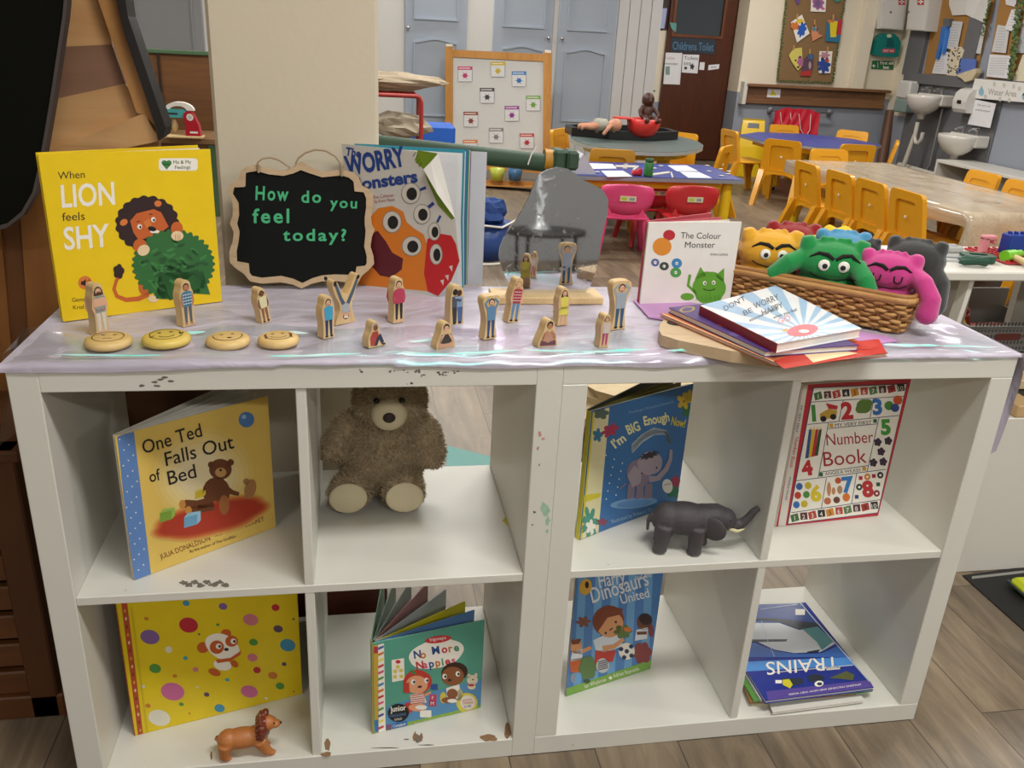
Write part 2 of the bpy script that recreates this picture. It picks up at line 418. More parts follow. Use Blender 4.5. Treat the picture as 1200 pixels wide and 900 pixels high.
# wooden coat rail along the far wall
zr0, zr1 = .69, .875
r = MB(); RW = wood('#6e4a30', '#936a48', 5, 'X', .45)
r.box((4.62, YF - .03, zr0), (XS - .08, YF, zr1 - .03), RW, .004); r.box((4.6, YF - .1, zr1 - .03), (XS - .06, YF, zr1), RW, .005); r.box((4.62, YF - .05, zr0 - .02), (XS - .08, YF, zr0 + .03), RW, .005)
r.box((4.575, YF - .1, zr0 - .03), (4.62, YF, zr1 + .02), K('#d9d5cc', .6), .004)
struct(r.build('trim_2'))
c = MB(); c.box((YP(1003, 50, YF).x, YF - .07, zr1), (YP(1018, 50, YF).x, YF, CEIL), CREAM, .003); struct(c.build('trim_3'))
# frame of the hatch over the sinks
def onS(px, py, dx=0.): return XP(px, py, XS - dx)
w = MB(); FR = K('#68696c', .6, vary=.03)
z0 = XP(1100, 88, XS).z
for a, b in ((1071, 1090), (1137, 1153)):
    w.box((XS - .05, onS(b, 40).y, z0 - .02), (XS, min(YF - .012, onS(a, 40).y), CEIL), FR, .004)
w.box((XS - .056, onS(1260, 60).y, z0 - .1), (XS, min(YF - .01, onS(1071, 60).y + .004), z0 + .002), FR, .004)
struct(w.build('trim_4'))
# ================================================================== PRINTS READ OFF THE PHOTOGRAPH, LAID ON REAL PLANES
def PV(px, py, P0, N): d = ray(px, py); return CAMP + d * ((Vector(P0) - CAMP).dot(N) / d.dot(N))
def RMX(o): return Matrix.LocRotScale(o.location, o.rotation_euler, None)
class PxArt(Art):
    """prints on the plane (P0, N); shapes are traced in picture crops (x0, y0, scale) and carried onto the plane"""
    def __init__(s, mb, P0, N, root=None, step=.00025):
        s.mb = mb; s.P0 = Vector(P0); s.N = Vector(N).normalized(); s.step = step; s.inv = RMX(root).inverted() if root else Matrix(); s.c = (0, 0, 1.)
    def crop(s, x0, y0, k): s.c = (x0, y0, k); return s
    def p(s, x, y, l):
        return s.inv @ (PV(s.c[0] + x / s.c[2], s.c[1] + y / s.c[2], s.P0, s.N) + s.N * (l * s.step))
    def text(s, t, x, y, h, mat, l=2, al='L', rot=0., bold=0., fit=None, bend=0., shear=0., sp=1.):
        vs, fs = textmesh(t, bold, shear, sp)
        if not vs: return s
        k = h / .72; x0 = min(v[0] for v in vs); x1 = max(v[0] for v in vs); W = (x1 - x0) * k
        kx = k * (fit / W if fit else 1); W = fit or W
        off = {'L': 0, 'C': -W / 2, 'R': -W}[al]; c, d = cos(rad(rot)), sin(rad(rot)); out = []
        for a, b in vs:
            xx = (a - x0) * kx + off; yy = b * k
            if bend:
                q = (xx - (off + W / 2)) / (W / 2); yy += bend * (1 - q * q)
            out.append(s.p(x + xx * c - yy * d, y - xx * d - yy * c, l))
        s.emit(out, fs, mat); return s
def flatprism(mb, art, pts, t, mat, l=0):
    """outline traced on art's plane, given thickness t behind it"""
    a = [art.p(x, y, l) for x, y in pts]; R3 = art.inv.to_3x3(); n = R3 @ art.N; b = [p - n * t for p in a]; k = len(a)
    mb.add(a + b, [list(range(k)), list(range(2 * k - 1, k - 1, -1))] + [[i, k + i, k + (i + 1) % k, (i + 1) % k] for i in range(k)], mat)

hx0 = K
# ================================================================== THE TWO CUBE SHELVES
def melamine():
    m = K('#dad9d1', .38, vary=.015, scale=5, name='white_melamine'); nt = m.node_tree; b = nt.nodes['Principled BSDF']
    src = b.inputs['Base Color'].links[0].from_socket
    tc = nt.nodes.new('ShaderNodeTexCoord'); n = nt.nodes.new('ShaderNodeTexNoise'); n.inputs['Scale'].default_value = 22; n.inputs['Detail'].default_value = 5; n.inputs['Roughness'].default_value = .7
    cr = nt.nodes.new('ShaderNodeValToRGB'); cr.color_ramp.elements[0].position = .69; cr.color_ramp.elements[1].position = .76; cr.color_ramp.elements[1].color = (.75, .75, .75, 1); cr.color_ramp.elements[0].color = (0, 0, 0, 1)
    mx = nt.nodes.new('ShaderNodeMix'); mx.data_type = 'RGBA'; mx.inputs[7].default_value = (*lin('#8d867b'), 1)
    L = nt.links.new; L(tc.outputs['Object'], n.inputs['Vector']); L(n.outputs['Fac'], cr.inputs[0]); L(cr.outputs[0], mx.inputs[0]); L(src, mx.inputs[6]); L(mx.outputs[2], b.inputs['Base Color'])
    return m
MEL = melamine()
CHIP = K('#8a6a4b', .85, vary=.25, scale=150); SCUFF = K('#6f6a62', .7, vary=.3, scale=120)
W_, T_, D_ = .765, .04, .39
def cube_shelf(x, label, full):
    t = thing('cube_shelf', label, 'shelf', (x, 0, 0))
    a, b = (0, W_) if full else (T_, W_ - T_); za, zb = (T_, W_ - T_) if full else (0, W_)
    bv = .0012
    tp = MB().box((a, 0, W_ - T_), (b, D_, W_), MEL, bv)
    bt = MB().box((a, 0, 0), (b, D_, T_), MEL, bv)
    if not full:
        A = PxArt(tp, (0, 0, 0), (0, -1, 0), t)
        A.crop(340, 430, 3.913)
        rn = random.Random(4)
        for (cx, cy, n_) in ((470, 22, 3), (530, 20, 2), (580, 20, 6), (615, 40, 4), (690, 28, 8), (720, 30, 6), (760, 22, 4), (545, 72, 3), (320, 18, 4), (960, 6, 3)):
            for k in range(n_):
                x0, y0 = cx + rn.uniform(-14, 14), cy + rn.uniform(-8, 8); A.chip(x0, y0, rn.uniform(2, 7), rn.uniform(1.5, 5), SCUFF, 1, k + int(cx))
        A.crop(0, 420, 1.875)
        for (cx, cy) in ((340, 52), (352, 46), (362, 42), (376, 50), (345, 60), (312, 60)): A.chip(cx, cy, 7, 2.5, SCUFF, 1, cx)
        B = PxArt(bt, (0, 0, T_), (0, 0, 1), t).crop(340, 660, 3.75)
        B.chip(162, 800, 12, 28, CHIP, 1, 1); B.chip(160, 838, 24, 10, CHIP, 2, 2); B.chip(560, 768, 20, 18, SCUFF, 1, 3, .7); B.chip(548, 762, 8, 20, CHIP, 2, 9); B.chip(575, 765, 7, 18, CHIP, 2, 11); B.chip(512, 775, 12, 3, SCUFF, 1, 4); B.chip(874, 768, 38, 15, CHIP, 1, 5, .4); B.chip(958, 735, 15, 34, CHIP, 1, 6); B.chip(600, 800, 30, 3, SCUFF, 1, 8); B.chip(420, 812, 60, 2.5, SCUFF, 1, 10)
        B.crop(130, 690, 4.2875); B.chip(505, 840, 5, 22, CHIP, 1, 7)
    tp.build('top_panel', t); bt.build('bottom_panel', t)
    for sx in (0, W_ - T_):
        sp = MB().box((sx, 0, za), (sx + T_, D_, zb), MEL, bv)
        if (not full) == (sx > 0):
            A = PxArt(sp, (0, 0, 0), (0, -1, 0), t).crop(600, 450, 2); RS, GS = K('#c9918c', .6, vary=.2, scale=90), K('#9fc4ae', .6, vary=.2, scale=90)
            for k, (cx, cy, rx, ry, m_) in enumerate(((66, 118, 4, 6, RS), (72, 128, 4, 3, RS), (60, 150, 3, 4, RS), (78, 290, 9, 16, GS), (84, 320, 5, 10, GS), (82, 345, 3, 5, GS), (52, 300, 3, 3, SCUFF), (48, 330, 2, 2, SCUFF), (64, 190, 1.5, 3, SCUFF))):
                if not full: A.chip(cx, cy, rx, ry, m_, 1, k + 20, .7)
        sp.build('side_panel', t)
    ms = MB().box((T_, .002, .375), (W_ - T_, D_ - .002, .390), MEL, bv)
    if not full:
        A = PxArt(ms, (0, 0, .390), (0, 0, 1), t).crop(340, 430, 3.913); A.poly([(972, 705), (992, 682), (1008, 738)], hx0('#c9bf3a'), 1)
        A.crop(0, 450, 2); [A.chip(430 + k * 14, 465 + (k * 7) % 14, 9, 5, SCUFF, 1, k + 3, .8) for k in range(8)]
    ms.build('middle_shelf', t)
    for z0, z1 in ((T_, .375), (.390, W_ - T_)): MB().box((.375, .003, z0), (.390, D_ - .002, z1), MEL, bv).build('divider', t)
    return t
SHL = cube_shelf(0, 'scuffed white cube shelf holding the sitting teddy bear and the toy lion', False)
SHR = cube_shelf(W_, 'white cube shelf holding the grey toy elephant', True)

# ================================================================== LILAC CLOTH UNDER CLEAR IRIDESCENT FILM
ZT = .768
def cloth_z(x, y, amp=1.):
    w = .0
    for (ang, fr, am, ph) in ((10, 9, .35, 1), (75, 7, .5, 2.2), (130, 11, .45, .4), (40, 16, .25, 5), (95, 22, .18, 3.1)):
        u = x * cos(rad(ang)) + y * sin(rad(ang)); d = noise.noise(Vector((x * 6 + ph, y * 6, ph))) * .5
        w += am * (1 - abs(sin((u * fr + d * 3 + ph)))) ** 4
    return w * amp
CL = K('#c1bacb', .42, vary=.06, scale=9, sheen=.2, coat=.08, name='lilac_satin')
_nt = CL.node_tree; _tc = _nt.nodes.new('ShaderNodeTexCoord'); _mp = _nt.nodes.new('ShaderNodeMapping'); _mp.inputs['Scale'].default_value = (4, 9, 5); _mp.inputs['Rotation'].default_value = (0, 0, .5)
_n = _nt.nodes.new('ShaderNodeTexNoise'); _n.inputs['Scale'].default_value = 1.3; _n.inputs['Detail'].default_value = 3; _n.inputs['Distortion'].default_value = 1.5; _bp = _nt.nodes.new('ShaderNodeBump'); _bp.inputs['Strength'].default_value = .38; _bp.inputs['Distance'].default_value = .03
_nt.links.new(_tc.outputs['Object'], _mp.inputs['Vector']); _nt.links.new(_mp.outputs['Vector'], _n.inputs['Vector']); _nt.links.new(_n.outputs['Fac'], _bp.inputs['Height']); _nt.links.new(_bp.outputs['Normal'], _nt.nodes['Principled BSDF'].inputs['Normal'])
mb = MB(); nx, ny = 170, 46; vs = []
for j in range(ny + 1):
    for i in range(nx + 1):
        x = -.006 + 1.542 * i / nx; y = .392 * (j - 3) / (ny - 3)
        near = max(0, min(1, (x - .0) / .05)) * max(0, min(1, (1.53 - x) / .04)) * max(0, min(1, (.39 - y) / .03))
        z = W_ + .0012 + .0048 * cloth_z(x, y) * near
        if j < 3:
            dr = (.010 + .010 * noise.noise(Vector((x * 5, 3, 0)))) * (1. if x < .35 or .52 < x < 1.02 else .45); y = -.0025 - .0015 * cloth_z(x, 0); z = W_ + .001 - dr * (3 - j) / 3
        vs.append((x, y, z))
mb.add(vs, [[j * (nx + 1) + i, j * (nx + 1) + i + 1, (j + 1) * (nx + 1) + i + 1, (j + 1) * (nx + 1) + i] for j in range(ny) for i in range(nx)], CL, True)
cl = mb.build('shelf_cloth'); tag(cl, 'lilac satin cloth spread over the tops of both white cube shelves', 'cloth')
ov = MB(); vs = []; n1, n2 = 10, 14
for j in range(n2 + 1):
    q = j / n2
    for i in range(n1 + 1):
        s_ = i / n1; y = -.006 + .085 * s_ * (1 - .45 * q) + .02 * q; x = 1.533 + .014 * sin(min(1, q * 3) * pi / 2) + .005 * sin(s_ * 9 + q * 2) * q; z = W_ + .002 - (.185 + .012 * sin(s_ * 7)) * q
        vs.append((x, y, z))
ov.add(vs, [[j * (n1 + 1) + i, j * (n1 + 1) + i + 1, (j + 1) * (n1 + 1) + i + 1, (j + 1) * (n1 + 1) + i] for j in range(n2) for i in range(n1)], CL, True)
ov.build('hanging_end', cl)
def film_mat():
    m = bpy.data.materials.new('iridescent_film'); m.use_nodes = True; nt = m.node_tree; L = nt.links.new
    for n in list(nt.nodes): nt.nodes.remove(n)
    out = nt.nodes.new('ShaderNodeOutputMaterial'); tr = nt.nodes.new('ShaderNodeBsdfTransparent'); gl = nt.nodes.new('ShaderNodeBsdfGlossy'); mx = nt.nodes.new('ShaderNodeMixShader')
    gl.inputs['Roughness'].default_value = .22
    tc = nt.nodes.new('ShaderNodeTexCoord'); n = nt.nodes.new('ShaderNodeTexNoise'); n.inputs['Scale'].default_value = 6; n.inputs['Detail'].default_value = 1
    cr = nt.nodes.new('ShaderNodeValToRGB'); e = cr.color_ramp.elements
    e[0].position = .38; e[0].color = (.35, .95, .95, 1); e[1].position = .62; e[1].color = (.85, .6, 1, 1); e.new(.5).color = (.9, .95, 1, 1)
    lw = nt.nodes.new('ShaderNodeLayerWeight'); lw.inputs[0].default_value = .35
    mm = nt.nodes.new('ShaderNodeMath'); mm.operation = 'MULTIPLY_ADD'; mm.inputs[1].default_value = .30; mm.inputs[2].default_value = .045
    L(tc.outputs['Object'], n.inputs['Vector']); L(n.outputs['Fac'], cr.inputs[0]); L(cr.outputs[0], gl.inputs['Color']); L(lw.outputs['Facing'], mm.inputs[0]); L(mm.outputs[0], mx.inputs[0])
    L(tr.outputs[0], mx.inputs[1]); L(gl.outputs[0], mx.inputs[2]); L(mx.outputs[0], out.inputs[0])
    return m
FILM = film_mat()
mb = MB(); nx, ny = 220, 20; vs = []
for j in range(ny + 1):
    q = j / ny
    for i in range(nx + 1):
        x = .01 + 1.515 * i / nx; y = -.006 + (.15 + .07 * noise.noise(Vector((x * 4, 9, 1)))) * q
        ridge = max(0, 1 - abs(q - .14 - .08 * noise.noise(Vector((x * 7, 0, 4)))) / .12)
        z = W_ + .0025 + .0045 * cloth_z(x, y) + .006 * ridge * (.5 + noise.noise(Vector((x * 9, 5, 2)))) + .003 * noise.noise(Vector((x * 25, y * 25, 0)))
        if j == 0: z = W_ - .004 - .012 * max(0, noise.noise(Vector((x * 4, 1, 7))) + .2)
        vs.append((x, y, max(z, W_ + .0015) if j else z))
mb.add(vs, [[j * (nx + 1) + i, j * (nx + 1) + i + 1, (j + 1) * (nx + 1) + i + 1, (j + 1) * (nx + 1) + i] for j in range(ny) for i in range(nx)], FILM, True)
GLN = bpy.data.materials.new('fold_glint'); GLN.use_nodes = True  # cyan glints of light along the film's creases, put into the colour
_b = GLN.node_tree.nodes['Principled BSDF']; _b.inputs['Roughness'].default_value = .18; _b.inputs['Metallic'].default_value = .1
_tc = GLN.node_tree.nodes.new('ShaderNodeTexCoord'); _n = GLN.node_tree.nodes.new('ShaderNodeTexNoise'); _n.inputs['Scale'].default_value = 9
_cr = GLN.node_tree.nodes.new('ShaderNodeValToRGB'); _e = _cr.color_ramp.elements; _e[0].position = .42; _e[0].color = (*lin('#8ff2ea'), 1); _e[1].position = .6; _e[1].color = (*lin('#d9f2f2'), 1)
GLN.node_tree.links.new(_tc.outputs['Object'], _n.inputs['Vector']); GLN.node_tree.links.new(_n.outputs['Fac'], _cr.inputs[0]); GLN.node_tree.links.new(_cr.outputs[0], _b.inputs['Base Color'])
for xa, xb, y0, y1, wv in ((.06, .20, .018, .010, .0018), (.34, .47, .004, .012, .0022), (.50, .60, .016, .006, .0018), (.60, .70, .005, .020, .0026), (.71, .79, .022, .012, .0018), (.79, .90, .012, .018, .0024), (.93, 1.02, .012, .030, .003), (1.02, 1.10, .030, .020, .0018), (1.30, 1.40, .030, .026, .0034), (1.40, 1.50, .026, .016, .0016), (.20, .24, .10, .115, .003), (.36, .39, .11, .105, .003), (.54, .58, .06, .075, .0025)):  # narrow ribbons over the film stand in for its glints
    L1, L2 = [], []
    for k in range(25):
        q = k / 24; x = xa + (xb - xa) * q; y = y0 + (y1 - y0) * q + .004 * noise.noise(Vector((x * 22, 1, 3))); z = W_ + .0085 + .002 * noise.noise(Vector((x * 14, 2, 8))); hw = wv * sin(pi * q) ** .5 * (.7 + .5 * noise.noise(Vector((x * 40, 0, 0)))) + .0001
        L1.append((x, y - hw, z - hw * .6)); L2.append((x, y + hw, z + hw * .6))
    mb.add(L1 + L2, [[k, k + 1, 25 + k + 1, 25 + k] for k in range(24)], GLN, True)
o = mb.build('clear_film'); tag(o, 'crinkled clear iridescent film along the front edge of the lilac cloth', 'plastic film')
# film drooping down the left end
mb = MB(); vs = []
for j in range(13):
    for i in range(9):
        q = j / 12; s_ = i / 8; vs.append((-.012 - .03 * q + .008 * sin(s_ * 11 + q * 4), .03 + .30 * s_, W_ + .004 - .16 * q + .012 * sin(s_ * 8)))
mb.add(vs, [[j * 9 + i, j * 9 + i + 1, (j + 1) * 9 + i + 1, (j + 1) * 9 + i] for j in range(12) for i in range(8)], FILM, True)
o = mb.build('clear_film'); tag(o, 'end of clear film drooping beside the left cube shelf above the slatted crate', 'plastic film')

# ================================================================== BOOKS
def book(name, label, x, y, z, yaw, w, h, cover, tc=.0016, tp=.003, back=None, op=0., leaves=(), leafm=PAPER, lean=0., group=None, tb=None, spine=None, tsp=.0):
    r = thing(name, label, 'book', (x, y, z), 0, group, rot=(-lean, 0, rad(yaw)))
    fc = MB(); fc.box((0, 0, 0), (w, tc, h), cover, .0004)
    M = RMX(r); N = (M.to_3x3() @ Vector((0, -1, 0))).normalized()
    A = PxArt(fc, M @ Vector((0, 0, 0)), N, r); A.clip = (.0003, w - .0003, .0006, h - .0003)
    pg = MB(); pg.box((.002, tc + .0002, .0025), (w - .004, tc + tp, h - .0025), PAPER)
    for k, (a, lm) in enumerate(leaves):
        R = Matrix.Translation((.002, tc + tp, 0)) @ Matrix.Rotation(rad(a), 4, 'Z'); pg.box((0, 0, .003), (w - .006, tb or .0006, h - .003), lm, M=R)
    pg.build('pages', r)
    if back:
        R = Matrix.Translation((0, tc + tp + .0006, 0)) @ Matrix.Rotation(rad(op), 4, 'Z'); MB().box((0, 0, 0), (w, tc, h), back, .0004, M=R).build('back_cover', r)
    if spine: MB().box((-.0014, 0, 0), (-.0001, tsp or tc + tp, h), spine, .0003).build('spine', r)
    return r, fc, A
hx = K
# --- yellow picture book with a lion
r, fc, A = book('picture_book', 'yellow picture book with a lion behind a bush, standing on the shelf top', .0225, .1775, ZT, 26.6, .243, .249, hx('#eecb1c', .35), .0025, .010, hx('#e8c61c', .35), 9, ((3, PAPER), (6, PAPER)))
DKB = hx('#2e1a1c', .6); ORG = hx('#c8622a', .6); ORG2 = hx('#d97b3a', .6); CRM = hx('#e8cfa5', .6); GRN = hx('#2f6b35', .6); GRN2 = hx('#3e8244', .6); GRN3 = hx('#24552d', .6); WT = hx('#f2eee4', .55)
A.crop(0, 200, 4)
A.text('When', 272, 40, 36, DKB, 1, fit=126, rot=3).text('LION', 290, 172, 108, WT, 1, fit=250, rot=3.5, bold=.018).text('feels', 292, 236, 40, DKB, 1, fit=106, rot=3).text('SHY', 303, 370, 108, WT, 1, fit=215, rot=4.5, bold=.018)
A.blob(690, 248, 146, 128, DKB, 1, .04, 19, 90); A.ell(580, 242, 19, 15, ORG2, 2, -30); A.ell(740, 154, 17, 15, ORG2, 2)
A.poly([(610, 235), (640, 200), (720, 180), (755, 195), (790, 262), (740, 300), (650, 325), (625, 290)], ORG, 2)
A.stroke([(684, 232), (700, 262)], 30, ORG2, 3); A.ell(712, 272, 20, 11, BLACK, 4, 15)
for ex, ey in ((654, 262), (718, 229)): A.ell(ex, ey, 11, 12, WT, 3); A.ell(ex + 3, ey + 2, 5, 6, BLACK, 4)
A.stroke([(640, 240), (655, 236)], 4, DKB, 3).stroke([(698, 204), (714, 203)], 4, DKB, 3).ell(725, 285, 22, 8, WT, 3)
A.ell(690, 535, 40, 52, ORG, 2, 20); A.stroke([(695, 578), (650, 600), (590, 605), (548, 588), (534, 555), (545, 515), (566, 490)], 24, ORG, 2, 14); A.blob(556, 472, 24, 32, DKB, 3, .12, 5)
A.ell(718, 600, 26, 17, CRM, 3)
A.blob(812, 440, 188, 160, GRN, 3, .05, 34, 140); A.poly([(730, 600), (745, 480), (950, 470), (985, 580), (900, 575), (860, 600), (800, 602)], GRN, 3)
rn = random.Random(2)
for k in range(60):
    a, q = rn.uniform(0, 6.28), rn.uniform(.1, .85); A.ell(812 + 180 * q * cos(a), 440 + 150 * q * sin(a), 22, 8, (GRN2, GRN3)[k % 2], 4, rn.uniform(-40, 60), 8)
A.ell(655, 350, 32, 32, ORG, 5).ell(672, 372, 30, 25, CRM, 6, -30).ell(828, 270, 28, 32, ORG, 5).ell(830, 305, 29, 23, CRM, 6)
for k in (-9, 2, 12): A.stroke([(830 + k, 298), (830 + k, 325)], 2, ORG, 7)
A.ell(399, 525, 33, 32, ORG2, 1); A.poly([(380, 518), (390, 518), (402, 508), (402, 545), (390, 535), (380, 535)], DKB, 2); A.arc(402, 526, 12, 14, -50, 50, 3, DKB, 2).arc(402, 526, 20, 22, -50, 50, 3, DKB, 2)
A.text('Gemma', 338, 615, 20, DKB, 1, fit=85, rot=3).text('Krishna', 343, 650, 20, DKB, 1, fit=85, rot=3)
A.crop(0, 0, 4).rr(744, 742, 926, 800, 14, WT, 1).text('Me & My', 812, 768, 17, GRN3, 2, fit=84, rot=1).text('Feelings', 820, 792, 17, GRN3, 2, fit=72, rot=1)
A.ell(770, 763, 13, 12, GRN2, 2).ell(791, 763, 13, 12, GRN2, 2).poly([(758, 767), (804, 767), (781, 795)], GRN2, 2)
fc.build('front_cover', r)
# --- teddy paperback
YL = hx('#e3c262', .4); PLB = hx('#5f86c2', .4); BRN = hx('#6d3d1f', .6)
r, fc, A = book('picture_book', 'pale yellow paperback with a blue dotted spine strip and a bear among toy blocks', .115, .039, .3905, 34.8, .246, .249, YL, .0012, .004, hx('#d8d4c8', .5), 20, ((6, PAPER), (11, PAPER), (16, PAPER)))
A.crop(120, 440, 3.6)
A.poly([(62, 258), (132, 232), (205, 838), (128, 872)], PLB, 1)
for k in range(26): A.ell(72 + (k * 37 % 60) + k * 2.2, 270 + k * 22, 3, 3, WT, 2)
[A.ell(425, 420, 215 - k * 22, 200 - k * 22, hx(c, .4), 1 + k * .3, 0, 40) for k, c in enumerate(('#e4c66e', '#e6cb7c', '#e8d08a', '#ead598', '#ecdaa6', '#eedfb4'))]; [A.blob(455, 600, 258 - k * 10, 80 - k * 7, hx(c, .5), 2.6 + k * .2, .03, 7, 60, 1, -.24) for k, c in enumerate(('#d9a85a', '#cf8544', '#c46432', '#b94a26', '#b03620'))]
A.text('One Ted', 176, 330, 58, BLACK, 3, fit=262, rot=17, bold=.006, shear=.1).text('Falls Out', 268, 382, 60, BLACK, 3, fit=300, rot=15, bold=.006, shear=.1).text('of', 202, 450, 50, BLACK, 3, fit=50, rot=14, bold=.006, shear=.1).text('Bed', 280, 462, 60, BLACK, 3, fit=128, rot=16, bold=.006, shear=.1)
A.ell(607, 186, 33, 33, hx('#4f7fbf', .4), 2).ell(596, 174, 10, 9, hx('#9fc0e6', .4), 3)
A.ell(497, 395, 48, 44, BRN, 3).ell(458, 376, 14, 14, BRN, 3).ell(540, 366, 14, 14, BRN, 3).ell(498, 408, 24, 20, hx('#c79a5e', .6), 4).ell(497, 398, 6, 5, BLACK, 5)
A.ell(480, 490, 58, 62, BRN, 3).stroke([(500, 460), (545, 492), (575, 500)], 26, BRN, 4, 16).stroke([(465, 530), (400, 545), (345, 540)], 42, BRN, 4, 34).stroke([(470, 550), (420, 560), (370, 568)], 34, BRN, 4, 30).ell(336, 542, 14, 18, hx('#c78a3e', .6), 5).ell(362, 568, 14, 18, hx('#c78a3e', .6), 5)
A.ell(512, 545, 22, 42, hx('#a86a3a', .6), 5).ell(622, 478, 24, 42, hx('#a87a4a', .6), 5, 15).ell(606, 446, 13, 13, hx('#a87a4a', .6), 5)
def cube2(A, x, y, s, m1, m2, l): A.poly([(x, y), (x + s, y - s * .25), (x + s, y + s * .5), (x, y + s * .8)], m1, l).poly([(x, y), (x + s * .3, y - s * .35), (x + s * 1.25, y - s * .5), (x + s, y - s * .25)], m2, l).poly([(x + s, y - s * .25), (x + s * 1.25, y - s * .5), (x + s * 1.25, y + s * .2), (x + s, y + s * .5)], m2, l)
cube2(A, 242, 580, 50, hx('#7ca23a', .5), hx('#99bb55', .5), 4); cube2(A, 343, 598, 56, hx('#6fa9cf', .5), hx('#97c6e0', .5), 5); cube2(A, 390, 492, 36, hx('#d8bd30', .5), hx('#e6d060', .5), 3)
A.text('JULIA DONALDSON', 246, 775, 22, hx('#7c3a20', .6), 2, fit=225, rot=21).text('AND', 476, 682, 14, hx('#7c3a20', .6), 2, fit=36, rot=20).text('ANNA CURREY', 522, 668, 22, hx('#7c3a20', .6), 2, fit=172, rot=19).text('By the author of The Gruffalo', 370, 748, 12, DKB, 2, fit=205, rot=19)
fc.build('front_cover', r)
# --- yellow spotted book
PY = hx('#e0c616', .35)
r, fc, A = book('picture_book', 'yellow hardback with coloured spots and a red spine standing behind the toy lion', .0697, .0826, .0405, 14.5, .2895, .315, PY, .0025, .010, hx('#d8be18', .35), 1.2, spine=hx('#b44a26', .5), tsp=.016)
A.crop(130, 690, 4.2875)
SP = dict(p='#7d5d96', r='#b92536', w='#dedacb', g='#4f8f3c', k='#c9679a', b='#3f8fb5', d='#5c4260', o='#c9792a', t='#3fa0a8', q='#cf7a86')
for c, x, y, rx, ry in (('p', 196, 242, 49, 36), ('r', 390, 182, 48, 38), ('w', 290, 305, 18, 17), ('g', 222, 400, 30, 23), ('k', 310, 516, 60, 44), ('w', 243, 648, 56, 40), ('b', 546, 600, 26, 20), ('k', 695, 516, 44, 30), ('q', 702, 155, 39, 29), ('r', 827, 94, 20, 17), ('d', 840, 201, 24, 18), ('b', 888, 283, 39, 31), ('g', 716, 268, 22, 17), ('q', 711, 345, 26, 20), ('r', 734, 408, 19, 16), ('o', 813, 435, 24, 18), ('g', 850, 488, 22, 17), ('d', 870, 378, 12, 10), ('p', 563, 88, 22, 17), ('b', 378, 72, 18, 14), ('t', 374, 348, 12, 10), ('q', 425, 405, 15, 12), ('o', 321, 438, 12, 9), ('d', 481, 531, 14, 11), ('t', 584, 457, 12, 8), ('g', 354, 580, 12, 9), ('o', 186, 587, 14, 11), ('o', 178, 150, 12, 9), ('g', 537, 180, 9, 7), ('d', 443, 228, 6, 5), ('o', 395, 626, 6, 5), ('d', 917, 152, 6, 5), ('w', 434, 494, 6, 6), ('w', 162, 490, 10, 8), ('o', 918, 516, 6, 5), ('w', 780, 550, 8, 7)):
    A.ell(x, y, rx, ry, hx(SP[c], .4), 1, 12)
RP = hx('#c25a26', .5)
A.ell(462, 295, 30, 28, RP, 1).ell(578, 224, 26, 22, RP, 1).blob(560, 290, 90, 60, WT, 2, .02, 4, 40, 0, .45).ell(532, 292, 36, 34, RP, 3).ell(606, 262, 32, 28, RP, 3)
for ex, ey in ((541, 287), (615, 262)): A.ell(ex, ey, 15, 14, WT, 4).ell(ex + 5, ey, 7, 7, BLACK, 5)
A.ell(580, 303, 12, 8, DKB, 4); A.poly([(525, 355), (600, 345), (655, 308), (650, 330), (600, 362), (535, 372)], RP, 4); A.ell(560, 382, 46, 27, WT, 3, 10).ell(520, 418, 32, 17, RP, 4, 20).ell(620, 376, 22, 15, RP, 4, 40)
A.poly([(98, 92), (108, 90), (190, 735), (178, 738)], hx('#cdb314', .4), 1).poly([(50, 60), (80, 56), (164, 748), (138, 750)], hx('#b44a26', .5), 1)
for k in range(16): A.ell(70 + k * 5.2, 110 + k * 40, 5, 9, hx(('#d8a03a', '#e0c8a0', '#7c2a1c')[k % 3], .5), 2)
fc.build('front_cover', r)
# --- nappies board book
TEA = hx('#57a08c', .35)
lv = [(a, hx(c, .4)) for a, c in ((9, '#5c86b8'), (18, '#c9bf28'), (33, '#a9b3ba'), (45, '#b07a78'), (55, '#8fa29a'), (64, '#77997f'))]
r, fc, A = book('board_book', 'teal board book with two toddlers on the cover and its thick leaves fanned open', .480, .040, .0405, 12.3, .203, .199, TEA, .0022, .003, hx('#6fa58a', .4), 70, lv, spine=hx('#c9a53a', .5), tsp=.012, tb=.0018)
A.crop(340, 660, 3.75)
A.poly([(386, 358), (412, 352), (420, 745), (388, 752)], WT, 1)
A.poly([(366, 362), (387, 356), (389, 752), (372, 758)], hx('#c9a53a', .45), 1).rect(368, 366, 386, 395, hx('#b8324a', .5), 2).poly([(371, 690), (388, 686), (389, 738), (373, 742)], hx('#2f6fb0', .4), 2)
for k, c in enumerate(('#3a62a8', '#d2762e', '#e6dc5a', '#c73a44', '#d2527e', '#5c9a4e', '#3a82b8', '#d2762e', '#c73a44', '#e0608e', '#5c9a4e', '#2f4f8f', '#e6dc5a', '#c73a44')): A.poly([(387, 370 + k * 27), (411, 360 + k * 27), (411, 370 + k * 27), (387, 381 + k * 27)], hx(c, .4), 2)
A.poly([(422, 632), (640, 560), (846, 508), (838, 640), (422, 738)], hx('#5590c0', .4), 1).poly([(422, 720), (838, 622), (838, 642), (423, 746)], hx('#8bb043', .4), 2)
A.blob(642, 398, 122, 62, WT, 1, .02, 5, 50, 0, -.22).ell(650, 334, 58, 16, hx('#c8313a', .4), 2, -8).text('bigsteps', 614, 342, 15, WT, 3, fit=72, rot=8)
x = 545
for ch, c in zip('No', ('#30508f', '#c9792a')): A.text(ch, x, 418, 34, hx(c, .5), 2, rot=8, bold=.03); x += 28
